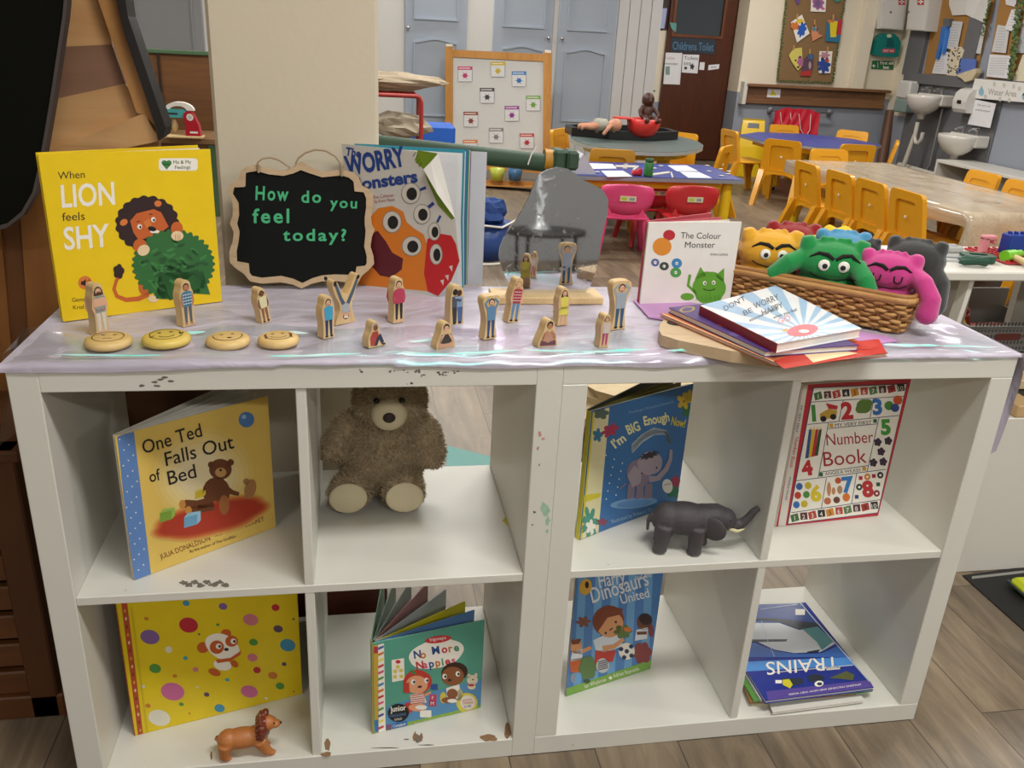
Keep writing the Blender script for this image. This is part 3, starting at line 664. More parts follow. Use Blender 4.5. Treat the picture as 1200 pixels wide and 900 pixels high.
x = 625
for ch, c in zip('More', ('#274a8a', '#c8313a', '#c9792a', '#3f8f6a')): A.text(ch, x, 400 - (x - 625) * .14, 34, hx(c, .5), 2, rot=8, bold=.03); x += (42, 30, 24, 26)['More'.index(ch)]
x = 556
for ch, c in zip('Nappies', ('#c8313a', '#d2527e', '#30508f', '#c9792a', '#3f8f6a', '#c8313a', '#d2527e')): A.text(ch, x, 466 - (x - 556) * .15, 34, hx(c, .5), 2, rot=9, bold=.03); x += 28 if ch not in 'i' else 15
A.poly([(445, 425), (500, 416), (503, 512), (448, 522)], WT, 2).ell(474, 432, 11, 8, hx('#c8313a', .5), 3)
for sx, sy in ((473, 454), (461, 474), (487, 470), (461, 498), (489, 496)): A.blob(sx, sy, 8, 8, hx('#d8c65a', .5), 3, .35, 5, 20)
SK1 = hx('#e3a27c', .5); SK2 = hx('#8d5630', .5); RED = hx('#c23a2e', .5)
A.blob(560, 520, 62, 52, RED, 3, .02, 4).ell(556, 532, 48, 40, SK1, 4).poly([(500, 530), (497, 565), (525, 570), (522, 520)], RED, 5)
for ex in (540, 598): A.ell(ex, 520 - (ex - 540) * .12, 10, 12, WT, 5).ell(ex + 4, 520 - (ex - 540) * .12, 5, 6, BLACK, 6)
A.ell(569, 541, 10, 5, DKB, 5, -8).ell(540, 478, 16, 6, GRN2, 4, 30)
A.poly([(526, 578), (585, 568), (600, 612), (530, 620)], WT, 3)
for k in range(5): A.stroke([(528, 582 + k * 9), (592, 572 + k * 9)], 4, RED, 4)
A.stroke([(590, 580), (618, 566)], 10, SK1, 3).ell(560, 632, 40, 18, SK1, 3).ell(575, 632, 26, 10, WT, 4).ell(520, 635, 22, 24, RED, 2)
A.ell(722, 478, 58, 44, hx('#3a1f14', .6), 3, -8).ell(714, 495, 50, 42, SK2, 4)
for ex in (678, 736): A.ell(ex, 496 - (ex - 678) * .2, 10, 12, WT, 5).ell(ex + 3, 496 - (ex - 678) * .2, 5, 6, BLACK, 6)
A.ell(700, 512, 8, 6, DKB, 5).poly([(685, 548), (742, 530), (755, 600), (690, 612)], WT, 3).ell(712, 572, 24, 22, SK2, 4).ell(672, 590, 14, 25, hx('#d8c64a', .5), 3).ell(745, 576, 12, 25, hx('#d8c64a', .5), 3).ell(700, 600, 36, 14, SK2, 4).ell(712, 603, 22, 9, WT, 5)
A.rr(617, 530, 648, 556, 3, hx('#2c4f9a', .5), 3).rr(613, 576, 643, 604, 3, hx('#c83a5e', .5), 3).rr(610, 602, 642, 628, 3, hx('#b8325a', .5), 3).text('F', 622, 598, 16, WT, 4).text('M', 617, 622, 16, WT, 4).rr(570, 645, 620, 676, 4, WT, 3)
A.ell(800, 512, 24, 22, hx('#e5d8bf', .6), 3).ell(797, 540, 18, 14, hx('#e5d8bf', .6), 3).ell(786, 494, 7, 9, hx('#e5d8bf', .6), 3).ell(816, 490, 7, 9, hx('#e5d8bf', .6), 3).ell(795, 535, 14, 5, RED, 4).ell(802, 510, 4, 3, BLACK, 4)
A.ell(776, 612, 47, 44, hx('#d9cb4a', .4), 3).ell(780, 610, 33, 32, hx('#ece3d6', .4), 4).text('POTTY', 758, 608, 10, RED, 5, fit=42, rot=8).text('TRAINING', 756, 620, 10, RED, 5, fit=50, rot=8).text('BOOK', 764, 634, 10, hx('#30508f'), 5, fit=32, rot=8)
A.ell(475, 656, 47, 40, BLACK, 4, -8).text('Junior', 440, 652, 24, WT, 5, fit=70, rot=8, bold=.02).text('MAGAZINE', 438, 676, 12, hx('#5c82b8'), 5, fit=72, rot=8).text('GOLD', 458, 690, 10, WT, 5, fit=34, rot=8)
A.poly([(446, 704), (514, 690), (515, 712), (447, 727)], hx('#2f6fb0', .4), 4).text('Campbell', 452, 720, 12, WT, 5, fit=56, rot=11).rr(421, 708, 444, 730, 1, hx('#7a4a78', .4), 4)
A.text('Endorsed by Dr Amanda Gummer', 548, 708, 10, WT, 4, fit=168, rot=13)
fc.build('front_cover', r)
# --- elephant hardback
BL = hx('#3f73ad', .35)
r, fc, A = book('picture_book', 'blue hardback with a bathing elephant on its cover standing behind the toy elephant', .842, .093, .3905, 27, .2475, .2475, BL, .0025, .006, hx('#4a4a42', .4), 14, ((4, hx('#7a7530')), (8, hx('#8a8438'))), spine=hx('#c9bf3a', .4), tsp=.010)
A.crop(640, 440, 4.2857)
A.poly([(235, 182), (318, 160), (262, 788), (172, 824)], hx('#e4ddb0', .4), 1).poly([(234, 182), (244, 180), (180, 820), (172, 824)], hx('#d8c92e', .4), 2)
A.poly([(190, 600), (275, 590), (268, 610), (187, 640)], hx('#d8cc3c', .4), 2).blob(275, 190, 34, 26, hx('#5c6e64', .5), 2, .2, 5).blob(320, 275, 40, 24, hx('#b03a5c', .5), 2, .3, 6, 40, 1, -.5).blob(258, 300, 20, 28, hx('#3c7aa0', .5), 2, .3, 5)
A.blob(215, 740, 34, 62, hx('#4f9a86', .5), 2, .4, 7).blob(222, 760, 20, 30, WT, 3, .3, 5).blob(280, 735, 24, 14, hx('#8a4a5c', .5), 2, .3, 5)
A.text('Penelope Mckenna-Edwards', 418, 192, 14, hx('#8fb3d8', .5), 2, fit=230, rot=14)
A.text("I'm", 345, 366, 44, hx('#e9e6b8'), 3, fit=72, rot=36, bold=.03).text('BIG', 412, 296, 48, hx('#eceab0'), 3, fit=68, rot=22, bold=.03).text('Enough', 492, 250, 46, hx('#eceab0'), 3, fit=130, rot=10, bold=.03).text('Now!', 624, 246, 42, hx('#e3cf4a'), 3, fit=72, rot=-12, bold=.03)
EL = hx('#a99aa6', .5); EL2 = hx('#8a7c8c', .5)
for q in range(6): A.stroke([(430, 385 + q * -7), (480, 330 - q * 6), (540, 292 - q * 5), (600, 290 - q * 2), (622, 340)], 10, hx('#a9b8c4', .5), 3, 16)
A.ell(440, 640, 120, 26, hx('#79a3cf', .5), 2, -6).ell(440, 642, 90, 17, hx('#5f8fc4', .5), 3, -6)
A.ell(465, 490, 62, 70, EL2, 3).blob(520, 440, 62, 58, EL, 4, .03, 5, 40, 0, -.4).poly([(405, 500), (440, 450), (480, 480), (470, 540), (430, 562)], EL, 5).stroke([(515, 520), (560, 515), (600, 470), (622, 420), (625, 370)], 32, EL, 5, 14)
A.ell(478, 490, 4, 5, BLACK, 6).ell(552, 462, 4, 5, BLACK, 6).blob(515, 400, 42, 14, hx('#3c3440', .6), 5, .3, 9, 40, 0, -.3)
for lx in (410, 455, 498): A.poly([(lx, 545), (lx + 34, 540), (lx + 32, 612), (lx - 8, 622)], EL2, 4)
A.stroke([(400, 540), (368, 568)], 7, EL2, 4)
A.ell(608, 555, 26, 36, WT, 3, -10).text('read by', 592, 552, 9, BLACK, 4, fit=32, rot=12)
A.blob(650, 532, 20, 26, hx('#b03a5c', .5), 2, .25, 5).blob(640, 585, 30, 26, hx('#2f7a5c', .5), 2, .3, 5).blob(690, 128, 26, 32, hx('#d9bb3a', .5), 2, .4, 5).blob(718, 105, 20, 26, hx('#d9bb3a', .5), 2, .4, 5).ell(690, 130, 7, 8, hx('#b0761f'), 3).blob(702, 170, 18, 34, hx('#3c7a4e', .5), 1, .3, 5)
for k in range(12): A.ell(300 + (k * 41) % 90, 400 + k * 20, 3, 4, WT, 2)
A.text('Illustrated by Rebecca Elliott', 330, 742, 20, hx('#9fc0dc', .5), 2, fit=240, rot=17)
fc.build('front_cover', r)
# --- number book
RC = hx('#c02633', .3)
r, fc, A = book('picture_book', 'white and red number book with rows of numerals standing in the upper right cell', 1.2195, .1058, .3905, 5.6, .222, .283, RC, .0025, .008, hx('#d8d4cc', .3), 0, spine=hx('#dedad2', .4), tsp=.013)
A.crop(890, 430, 4.0913)
NV = hx('#2e3566', .5)
A.poly([(256, 98), (708, 78), (568, 700), (132, 755)], NV, 1).poly([(260, 101), (704, 82), (565, 697), (137, 751)], WT, 2)
A.poly([(200, 60), (236, 60), (120, 790), (85, 790)], hx('#dedad2', .4), 1).text('MY VERY FIRST', 196, 185, 12, NV, 2, fit=130, rot=-101).text('Number Book', 172, 335, 18, RC, 2, fit=150, rot=-101).text('ANGELA WILKES', 143, 525, 10, NV, 2, fit=115, rot=-101)
def line(*p): A.stroke(p, 3, NV, 3)
line((246, 168), (690, 140)); line((229, 275), (668, 232)); line((176, 545), (605, 490)); line((152, 698), (580, 635)); line((400, 158), (380, 258)); line((548, 148), (528, 245)); line((330, 266), (280, 532)); line((572, 242), (515, 500)); line((320, 530), (296, 676)); line((465, 510), (440, 655)); line((326, 295), (565, 272)); line((288, 504), (520, 472))
NC = ('#3f6b3a', '#59302e', '#b23a32', '#1f1c22', '#d08a2a', '#b8433a', '#5c7a4e', '#4a2a2e', '#a8302e', '#1a1a1f')
for k in range(10):
    q = k / 9; x, y = 280 + 395 * q, 138 - 38 * q; s_ = 17
    A.poly([(x - s_, y - s_), (x + s_, y - s_ - 3), (x + s_ + 3, y + s_ - 3), (x - s_ + 3, y + s_)] if k % 2 else [(x - s_ - 4, y - s_ + 5), (x + s_ - 3, y - s_ - 5), (x + s_ + 5, y + s_ - 5), (x - s_ + 3, y + s_ + 5)], hx(NC[k], .5), 3).text(str(k + 1), x + 1, y + 12, 22, WT if k not in (4, 8) else BLACK, 4, 'C', 5)
    x, y = 168 + 380 * q, 722 - 58 * q
    A.poly([(x - s_, y - s_), (x + s_, y - s_ - 3), (x + s_ + 3, y + s_ - 3), (x - s_ + 3, y + s_)] if k % 2 else [(x - s_ - 4, y - s_ + 5), (x + s_ - 3, y - s_ - 5), (x + s_ + 5, y + s_ - 5), (x - s_ + 3, y + s_ + 5)], hx(NC[k], .5), 3).text(str(k + 1), x + 1, y + 12, 22, WT if k not in (4, 8) else BLACK, 4, 'C', 7)
A.text('1', 252, 258, 76, hx('#3f8a3a'), 3, bold=.04, rot=4).text('2', 392, 248, 78, RC, 3, bold=.05, rot=4).text('3', 543, 226, 72, hx('#2f6fb8'), 3, bold=.05, rot=4).text('5', 582, 322, 70, hx('#3f9a3a'), 3, bold=.05, rot=3).text('4', 206, 520, 66, RC, 3, bold=.06, rot=10).text('6', 246, 642, 72, hx('#dcc428'), 3, bold=.05, rot=4).text('7', 398, 600, 72, hx('#2f7ac0'), 3, bold=.05, rot=6).text('8', 494, 622, 74, RC, 3, bold=.05, rot=6)
A.poly([(288, 225), (330, 200), (372, 208), (366, 244), (290, 250)], hx('#c09a3a'), 3).poly([(316, 172), (375, 186), (370, 204), (330, 200)], RC, 4).ell(305, 248, 15, 14, BLACK, 4).ell(352, 238, 15, 14, BLACK, 4)
A.blob(500, 188, 42, 32, hx('#5a7a34'), 3, .08, 4, 30, 0, -.5); A.ell(620, 185, 22, 22, hx('#4a8a3a'), 3).ell(662, 158, 22, 22, hx('#d0562a'), 4).ell(648, 195, 20, 20, hx('#34488f'), 5)
for k, c in enumerate(('#27508f', '#d8b428', '#b8302e', '#2f4a2e')): A.poly([(236 + k * 16, 300), (250 + k * 16, 298), (234 + k * 15, 436 - k * 4), (218 + k * 15, 438 - k * 4)], hx(c, .5), 3).poly([(236 + k * 16, 300), (250 + k * 16, 298), (246 + k * 16, 284)], CRM, 3)
for x, y in ((566, 360), (616, 354), (582, 405), (545, 458), (592, 454)): A.blob(x, y, 17, 18, hx('#3a2740'), 3, .15, 5)
for x, y, c in ((190, 572, '#2f5fae'), (232, 568, '#c9b52a'), (183, 615, '#c0392b'), (224, 611, '#4a8a3a'), (176, 660, '#2f6fb8'), (214, 656, '#c9b52a')): A.ell(x, y, 16, 17, hx(c), 3)
for x, y, rx, ry, c in ((332, 585, 10, 34, '#c98a5e'), (376, 544, 15, 15, '#c0502e'), (354, 594, 9, 18, '#c98a5e'), (384, 588, 13, 20, '#b08a6a'), (325, 642, 17, 17, '#c06a4a'), (369, 637, 16, 16, '#6a3a2e'), (415, 624, 18, 20, '#d8742a')): A.ell(x, y, rx, ry, hx(c), 3)
for x, y, c in ((516, 526, '#d8882a'), (578, 518, '#22282e'), (477, 575, '#22382e'), (561, 605, '#8a2030')): A.ell(x, y, 15, 16, hx(c), 3).ell(x, y, 6, 6, WT, 4)
for x, y, c in ((484, 532, '#b8203a'), (547, 522, '#a0203a'), (568, 562, '#22503a'), (465, 622, '#2a3a6f'), (343, 280, '#d8a02a'), (553, 258, '#2a6a3a'), (294, 515, '#2a6a3a'), (501, 487, '#d8a02a')): A.rect(x - 9, y - 9, x + 9, y + 9, hx(c), 3)
A.text('MY VERY FIRST', 362, 288, 18, hx('#333'.replace('#333', '#33333a')), 3, fit=176, rot=5).text('Number', 322, 376, 58, hx('#a8242e'), 3, fit=224, rot=4).text('Book', 308, 476, 72, hx('#a8242e'), 3, fit=208, rot=5).text('ANGELA WILKES', 314, 520, 16, hx('#33333a'), 3, fit=172, rot=7)
fc.build('front_cover', r)
# --- striped blue paperback with a footballer
r, fc, A = book('picture_book', 'blue striped paperback of a boy with a football, standing in a lower cell', .844, .094, .0405, 17.2, .197, .29, hx('#4a7fbe', .35), .0012, .003, hx('#c9c4b8', .5), 8, ((3, PAPER), (5, PAPER)))
A.crop(640, 660, 3.9115)
for k in range(5): A.poly([(150 + k * 76, 40), (186 + k * 76, 36), (160 + k * 76, 560), (124 + k * 76, 570)], hx('#6aa3d6', .35), 1)
A.poly([(86, 575), (500, 435), (498, 482), (84, 620)], hx('#7dac48', .4), 2).text('Ian Whybrow', 178, 572, 18, WT, 3, fit=104, rot=19).text('Adrian Reynolds', 308, 524, 18, WT, 3, fit=124, rot=16).blob(294, 524, 7, 7, WT, 3, .3, 4)
SH = hx('#dfe3ea', .4)
A.text('Harry', 244, 112, 64, SH, 3, fit=125, rot=12, bold=.01, shear=.1).text('and the', 408, 74, 24, SH, 3, fit=76, rot=10).text('Dinosaurs', 212, 182, 72, SH, 3, fit=275, rot=18, bold=.01, shear=.1).text('United', 345, 186, 44, SH, 3, fit=134, rot=14, bold=.01)
A.ell(180, 108, 28, 38, hx('#d8a83a', .4), 3, 15).ell(186, 98, 9, 16, DKB, 4)
SK = hx('#d99a6a', .5); AB = hx('#7a3a1c', .5)
A.ell(284, 262, 74, 68, AB, 3, -30).ell(292, 280, 62, 58, SK, 4, -30).poly([(218, 272), (262, 212), (350, 205), (345, 232), (280, 248), (232, 318)], AB, 5).ell(272, 318, 5, 6, DKB, 5).ell(318, 268, 5, 6, DKB, 5).stroke([(288, 306), (304, 296)], 5, DKB, 5)
A.poly([(215, 352), (262, 330), (330, 316), (352, 380), (262, 408), (225, 395)], hx('#d8e0ea', .5), 3).stroke([(258, 390), (310, 380), (355, 346)], 26, SK, 4, 16).blob(350, 312, 36, 28, hx('#5c7a3a', .5), 4, .2, 6).ell(372, 302, 18, 11, ORG2, 5, 10)
A.poly([(225, 400), (320, 398), (305, 450), (220, 462)], RED, 3).ell(258, 468, 30, 34, hx('#c9ccd2', .5), 4)
for k in range(5): A.stroke([(236, 452 + k * 9), (282, 440 + k * 9)], 4, DKB, 5)
A.ell(368, 402, 37, 39, WT, 4)
for dx, dy in ((0, 0), (-26, -10), (20, -22), (22, 20), (-12, 28)): A.blob(368 + dx, 402 + dy, 10, 10, hx('#27345c'), 5, .05, 5, 20)
A.ell(450, 268, 34, 38, hx('#6a3a22', .5), 3, 20).ell(455, 255, 30, 26, DKB, 4, 20).poly([(412, 305), (465, 292), (462, 345), (405, 355)], SH, 3).stroke([(415, 320), (460, 318)], 14, hx('#6a3a22', .5), 4).blob(440, 410, 40, 46, hx('#8a3a3a', .5), 3, .12, 6).ell(480, 310, 12, 28, hx('#8a3a3a', .5), 3)
A.ell(136, 380, 28, 34, SK, 3).poly([(112, 352), (160, 345), (150, 368), (118, 372)], AB, 4).poly([(118, 405), (165, 392), (165, 440), (110, 450)], SH, 3).poly([(108, 440), (165, 432), (150, 500), (112, 500)], ORG, 3).stroke([(150, 410), (205, 385)], 18, SK, 3).blob(190, 478, 40, 52, hx('#5f7f4a', .5), 3, .1, 6).ell(186, 540, 16, 10, hx('#3f5a3a'), 3).ell(122, 525, 12, 22, hx('#8a97a8'), 3)
A.blob(170, 268, 26, 20, hx('#7a4a3a', .5), 3, .35, 6)
fc.build('front_cover', r)
# --- small white board book
r, fc, A = book('board_book', 'small white board book with a green creature and coloured dots beside the wicker basket', .964, .264, ZT, 5.6, .1805, .151, hx('#e6e2da', .35), .003, .006, hx('#b04a56', .4), 24, ((8, hx('#d9d2cc')), (16, hx('#c05a66'))), tb=.0015)
A.crop(740, 220, 3.243)
A.ell(143, 180, 23, 20, hx('#b8262e', .5), 1).ell(116, 224, 36, 34, hx('#d98a2a', .5), 1).ell(90, 284, 16, 15, hx('#5a6a9e', .5), 1).ell(124, 298, 18, 16, hx('#3a4a3e', .5), 1).ell(172, 287, 20, 19, hx('#3f86b8', .5), 1).ell(168, 322, 21, 19, hx('#4f9a4a', .5), 1)
for x, y in ((90, 284), (124, 298), (172, 287), (168, 322)): A.ell(x, y, 6, 6, WT, 2).ell(x - 3, y, 1.6, 1.6, BLACK, 3).ell(x + 3, y, 1.6, 1.6, BLACK, 3)
A.text('The Colour', 188, 192, 24, BLACK, 1, fit=152, rot=-1, shear=.1).text('Monster', 202, 228, 24, BLACK, 1, fit=116, rot=0, shear=.1).text('ANNA LLENAS', 298, 257, 9, BLACK, 1, fit=68, rot=-1)
GM = hx('#5fa02e', .5)
A.blob(295, 380, 62, 62, GM, 1, .03, 6, 60, 3).poly([(240, 350), (262, 300), (285, 335)], GM, 1).poly([(318, 335), (352, 305), (352, 362)], GM, 1).ell(212, 414, 26, 14, GM, 1).stroke([(245, 400), (215, 372), (222, 330)], 11, GM, 1)
for k in range(14): A.stroke([(248 + k * 7, 400 + (k * 13) % 30), (246 + k * 7, 428)], 2, hx('#3f7a22', .5), 2)
A.ell(278, 362, 7, 8, WT, 2).ell(312, 360, 7, 8, WT, 2).ell(279, 363, 3, 4, BLACK, 3).ell(311, 361, 3, 4, BLACK, 3).arc(295, 378, 24, 12, 20, 160, 3, BLACK, 2)
fc.build('front_cover', r)
# ================================================================== THINGS ON TOP OF THE SHELVES
BIRCH = wood('#c7a673', '#e0c695', 14, 'Z', .5, 'birch'); PINE = wood('#b98d52', '#d8b37a', 8, 'X', .5, 'pine')
PALEW = wood('#b59a78', '#cdb593', 10, 'X', .55, 'pale_wood')
# --- chalkboard plaque
a_ = rad(7); N = Vector((0, -cos(a_), sin(a_))); P0 = ZP(353.4, 338.6, ZT)
r = thing('chalkboard_plaque', 'scalloped black chalkboard plaque with pale wood border and green handwriting, leaning on the pillar', 'plaque', P0)
OUT = [(60, 262), (66, 236), (92, 222), (106, 208), (112, 180), (136, 160), (180, 150), (230, 170), (290, 176), (330, 160), (362, 138), (400, 162), (450, 182), (530, 172), (575, 182), (602, 205), (614, 238), (642, 252), (662, 280), (660, 330), (652, 370), (656, 400), (668, 420), (656, 450), (650, 490), (662, 530), (665, 562), (640, 590), (614, 612), (598, 642), (560, 640), (500, 632), (450, 634), (405, 645), (365, 664), (330, 648), (280, 638), (200, 644), (152, 634), (125, 602), (95, 582), (68, 556), (66, 510), (80, 470), (84, 430), (68, 396), (80, 360), (80, 310)]
INN = [(80, 272), (86, 246), (128, 244), (132, 240), (134, 186), (150, 182), (180, 178), (230, 192), (290, 198), (330, 188), (362, 174), (400, 188), (450, 204), (530, 196), (562, 206), (580, 222), (584, 262), (622, 266), (632, 290), (632, 330), (626, 370), (626, 400), (630, 424), (628, 450), (624, 490), (634, 530), (634, 560), (628, 570), (592, 574), (588, 600), (556, 608), (500, 606), (450, 610), (408, 622), (368, 642), (330, 624), (280, 612), (200, 620), (160, 612), (150, 600), (146, 560), (98, 552), (96, 510), (104, 470), (108, 430), (98, 396), (106, 360), (104, 310)]
bd = MB(); A = PxArt(bd, P0, N, r).crop(250, 150, 3.529)
SLATE = K('#131514', .8, vary=.12, scale=25, spec=.15)
flatprism(bd, A, INN, .003, SLATE, 0)
GCH = K('#48b27c', .8, vary=.12, scale=80)
A.text('How', 174, 296, 58, GCH, 1, fit=136, rot=-2, bold=.02, sp=1.25).text('do', 364, 308, 50, GCH, 1, fit=82, bold=.02, sp=1.25).text('you', 482, 328, 44, GCH, 1, fit=112, rot=-2, bold=.02, sp=1.25).text('feel', 162, 392, 60, GCH, 1, fit=152, bold=.02, sp=1.25).text('today?', 288, 466, 50, GCH, 1, fit=262, bold=.02, sp=1.25)
bd.build('slate', r)
fr = MB(); A = PxArt(fr, P0 + N * .003, N, r).crop(250, 150, 3.529)
n = len(OUT); R3 = A.inv.to_3x3(); nn = R3 @ N
o = [A.p(x, y, 0) for x, y in OUT]; i_ = [A.p(x, y, 0) for x, y in INN]; ob = [p - nn * .009 for p in o]; ib = [p - nn * .009 for p in i_]
fs = []
for k in range(n):
    j = (k + 1) % n; fs += [[k, j, n + j, n + k], [j, k, 2 * n + k, 2 * n + j], [n + k, n + j, 3 * n + j, 3 * n + k], [2 * n + j, 2 * n + k, 3 * n + k, 3 * n + j]]
fr.add(o + i_ + ob + ib, fs, PALEW); fr.build('border', r)
tw = MB(); TW = K('#a89272', .9, bump=.4, bscale=900)
A = PxArt(tw, P0 + N * .006, N, r).crop(250, 150, 3.529)
tw.tube([A.p(*q, 0) for q in ((186, 180), (182, 145), (200, 128), (235, 122), (270, 132), (300, 152), (318, 163))], .0016, TW, 6)
tw.tube([A.p(*q, 0) for q in ((340, 150), (352, 125), (380, 103), (420, 90), (465, 94), (505, 118), (528, 150), (530, 198))], .0016, TW, 6)
tw.tube([A.p(*q, 0) for q in ((186, 185), (192, 160), (184, 148))], .0022, TW, 6); tw.tube([A.p(*q, 0) for q in ((530, 200), (536, 165), (526, 155))], .0022, TW, 6)
tw.build('hanging_twine', r)
# --- monsters picture book with curled cover
pa, pb = ZP(418, 332, ZT), ZP(513, 348, ZT); dirv = (pb - pa).normalized(); N = Vector((dirv.y, -dirv.x, 0)); 
if N.y > 0: N = -N
r = thing('picture_book', 'well-thumbed paperback with orange and red monsters and a dog-eared cover, beside the chalkboard plaque', 'book', pa)
fc = MB(); A = PxArt(fc, pa, N, r).crop(250, 150, 3.529)
CG = K('#c9c5bd', .45, vary=.04)
flatprism(fc, A, [(530, 65), (930, 105), (1000, 375), (1008, 460), (1020, 550), (985, 630), (930, 700), (595, 648)], .0008, CG, 0)
DB = hx('#1f3f86', .5); OG = hx('#d97a1e', .5); RD = hx('#bf1c22', .5); GY = hx('#cfc9bd', .5)
A.text('The', 546, 112, 34, DB, 2, fit=62, rot=-8, bold=.03).text('WORRY', 552, 196, 80, DB, 2, fit=250, rot=10, bold=.04).text('Monsters', 560, 262, 50, DB, 2, fit=290, rot=8, bold=.04)
A.text('Eve Coleman', 665, 292, 14, hx('#a8564e'), 2, fit=82, rot=6).text('by Kevin Payne', 668, 310, 14, hx('#a8564e'), 2, fit=84, rot=6)
A.poly([(845, 92), (925, 104), (962, 250), (998, 372), (985, 380), (930, 320), (890, 230), (870, 170), (835, 140)], hx('#6f8a1c', .5), 1)
A.poly([(600, 480), (640, 380), (680, 332), (740, 322), (785, 345), (800, 390), (830, 415), (870, 440), (890, 500), (890, 675), (600, 648)], OG, 1)
A.poly([(650, 440), (680, 425), (715, 470), (740, 515), (785, 540), (780, 585), (735, 618), (690, 610), (655, 570)], hx('#5c1420', .5), 2)
A.poly([(885, 460), (930, 435), (985, 445), (1004, 480), (1018, 550), (985, 630), (930, 695), (888, 676), (872, 600)], RD, 2)
for x, y, rx, ry in ((818, 270, 40, 44), (864, 356, 36, 42), (914, 428, 26, 38), (740, 388, 40, 46), (822, 488, 42, 42), (922, 522, 27, 44)):
    A.ell(x, y, rx, ry, hx('#8d867a', .5), 3).ell(x, y, rx - 3, ry - 3, GY, 4).ell(x + 4, y + 2, rx * .55, ry * .6, BLACK, 5)
A.stroke([(850, 258), (880, 246)], 12, DB, 2).stroke([(890, 328), (912, 310)], 14, DB, 2).stroke([(926, 390), (940, 362)], 10, DB, 2)
for x, y in ((984, 580), (968, 618), (948, 638)): A.poly([(x - 9, y - 8), (x + 6, y - 12), (x + 4, y + 14)], GY, 3)
for k in range(4): A.stroke([(838 + k * 8, 100 + k * 14), (826 + k * 8, 118 + k * 14)], 3, hx('#3f5210', .5), 2)
fc.build('front_cover', r)
fl = MB(); A = PxArt(fl, pa + N * .001, N, r, .002).crop(250, 150, 3.529)
q = [A.p(930, 105, 0), A.p(905, 140, 3), A.p(880, 168, 5), A.p(935, 270, 4), A.p(1000, 375, 0)]
fl.add(q, [[0, 1, 4], [1, 3, 4], [1, 2, 3]], PAPER); fl.add([p + Vector((0, .0006, 0)) for p in q], [[4, 1, 0], [4, 3, 1], [3, 2, 1]], PAPER); fl.build('folded_corner', r)
bk = MB(); pc = ZP(566, 336, ZT); d2 = (pc - pa).normalized(); N2 = Vector((d2.y, -d2.x, 0))
A = PxArt(bk, pa + Vector((0, .014, 0)), N2, r).crop(250, 150, 3.529); flatprism(bk, A, [(530, 68), (1132, 100), (1112, 650), (600, 645)], .001, K('#c4c7ce', .5), 0); bk.build('back_cover', r)
pgs = MB()
for k, (c, q, w_, h_) in enumerate((('#d2d3d6', .62, .190, .240), ('#d9dadb', .70, .197, .244), ('#2f8fa0', .76, .199, .249), ('#c9d2dc', .80, .200, .246), ('#3b6ea8', .84, .201, .249), ('#2f7d86', .88, .203, .248), ('#4f8a4e', .91, .204, .249), ('#d6d3cc', .94, .205, .247), ('#6a3a6a', .97, .206, .249))):
    m = K(c, .5); n1 = 9; vs = []
    for z in (.002, h_ * .5, h_):
        for i in range(n1):
            s_ = i / (n1 - 1); dv = (dirv * (1 - q) + d2 * q).normalized(); bow = sin(s_ * pi) * .010 * (1 - abs(z / h_ - .4)) * (1.2 - q)
            vs.append(dv * (w_ * s_ - .02 * (z > .1) * s_ ** 3 * (1 - q)) + N * bow * s_ + Vector((0, .006 + .008 * q, z)))
    pgs.add(vs, [[j * n1 + i, j * n1 + i + 1, (j + 1) * n1 + i + 1, (j + 1) * n1 + i] for i in range(n1 - 1) for j in (0, 1)], m, True)
pgs.build('pages', r)

# --- wavy acrylic mirror on a wooden base
a_ = rad(3.0); N = Vector((.02, -cos(a_), sin(a_))).normalized(); P0 = Vector((.80, .302, ZT + .018))
r = thing('mirror', 'wavy-edged acrylic mirror standing in a pale wooden base, reflecting the wooden figures', 'mirror', (.80, .30, ZT))
MO = [(330, 130), (345, 112), (385, 90), (440, 74), (500, 85), (545, 112), (580, 145), (640, 172), (695, 202), (724, 255), (722, 330), (700, 410), (684, 480), (676, 560), (655, 650), (622, 740), (575, 792), (420, 786), (245, 776), (195, 745), (155, 690), (128, 620), (116, 570), (122, 520), (142, 470), (195, 395), (245, 315), (285, 240), (310, 170)]
def mirror_mat():
    m = bpy.data.materials.new('acrylic_mirror'); m.use_nodes = True; nt = m.node_tree; b = nt.nodes['Principled BSDF']; L = nt.links.new
    b.inputs['Base Color'].default_value = (.72, .73, .74, 1); b.inputs['Metallic'].default_value = 1
    tc = nt.nodes.new('ShaderNodeTexCoord'); n = nt.nodes.new('ShaderNodeTexNoise'); n.inputs['Scale'].default_value = 55; n.inputs['Detail'].default_value = 8; n.inputs['Distortion'].default_value = 2
    cr = nt.nodes.new('ShaderNodeValToRGB'); cr.color_ramp.elements[0].position = .56; cr.color_ramp.elements[0].color = (.03, .03, .03, 1); cr.color_ramp.elements[1].position = .8; cr.color_ramp.elements[1].color = (.35, .35, .35, 1)
    L(tc.outputs['Object'], n.inputs['Vector']); L(n.outputs['Fac'], cr.inputs[0]); L(cr.outputs[0], b.inputs['Roughness'])
    return m
mb = MB(); A = PxArt(mb, P0, N, r).crop(560, 180, 4.735); flatprism(mb, A, MO, .0035, mirror_mat(), 0); mb.build('mirror_panel', r)
b = MB(); y0 = ZP(640, 357, ZT).y; xl, xr = ZP(578, 357, ZT).x, ZP(706, 356, ZT).x
b.box((xl - .80, y0 - .30, 0), (xr - .80, y0 - .30 + .062, .013), BIRCH, .0015); b.build('base_board', r)
MP0, MN = P0, N
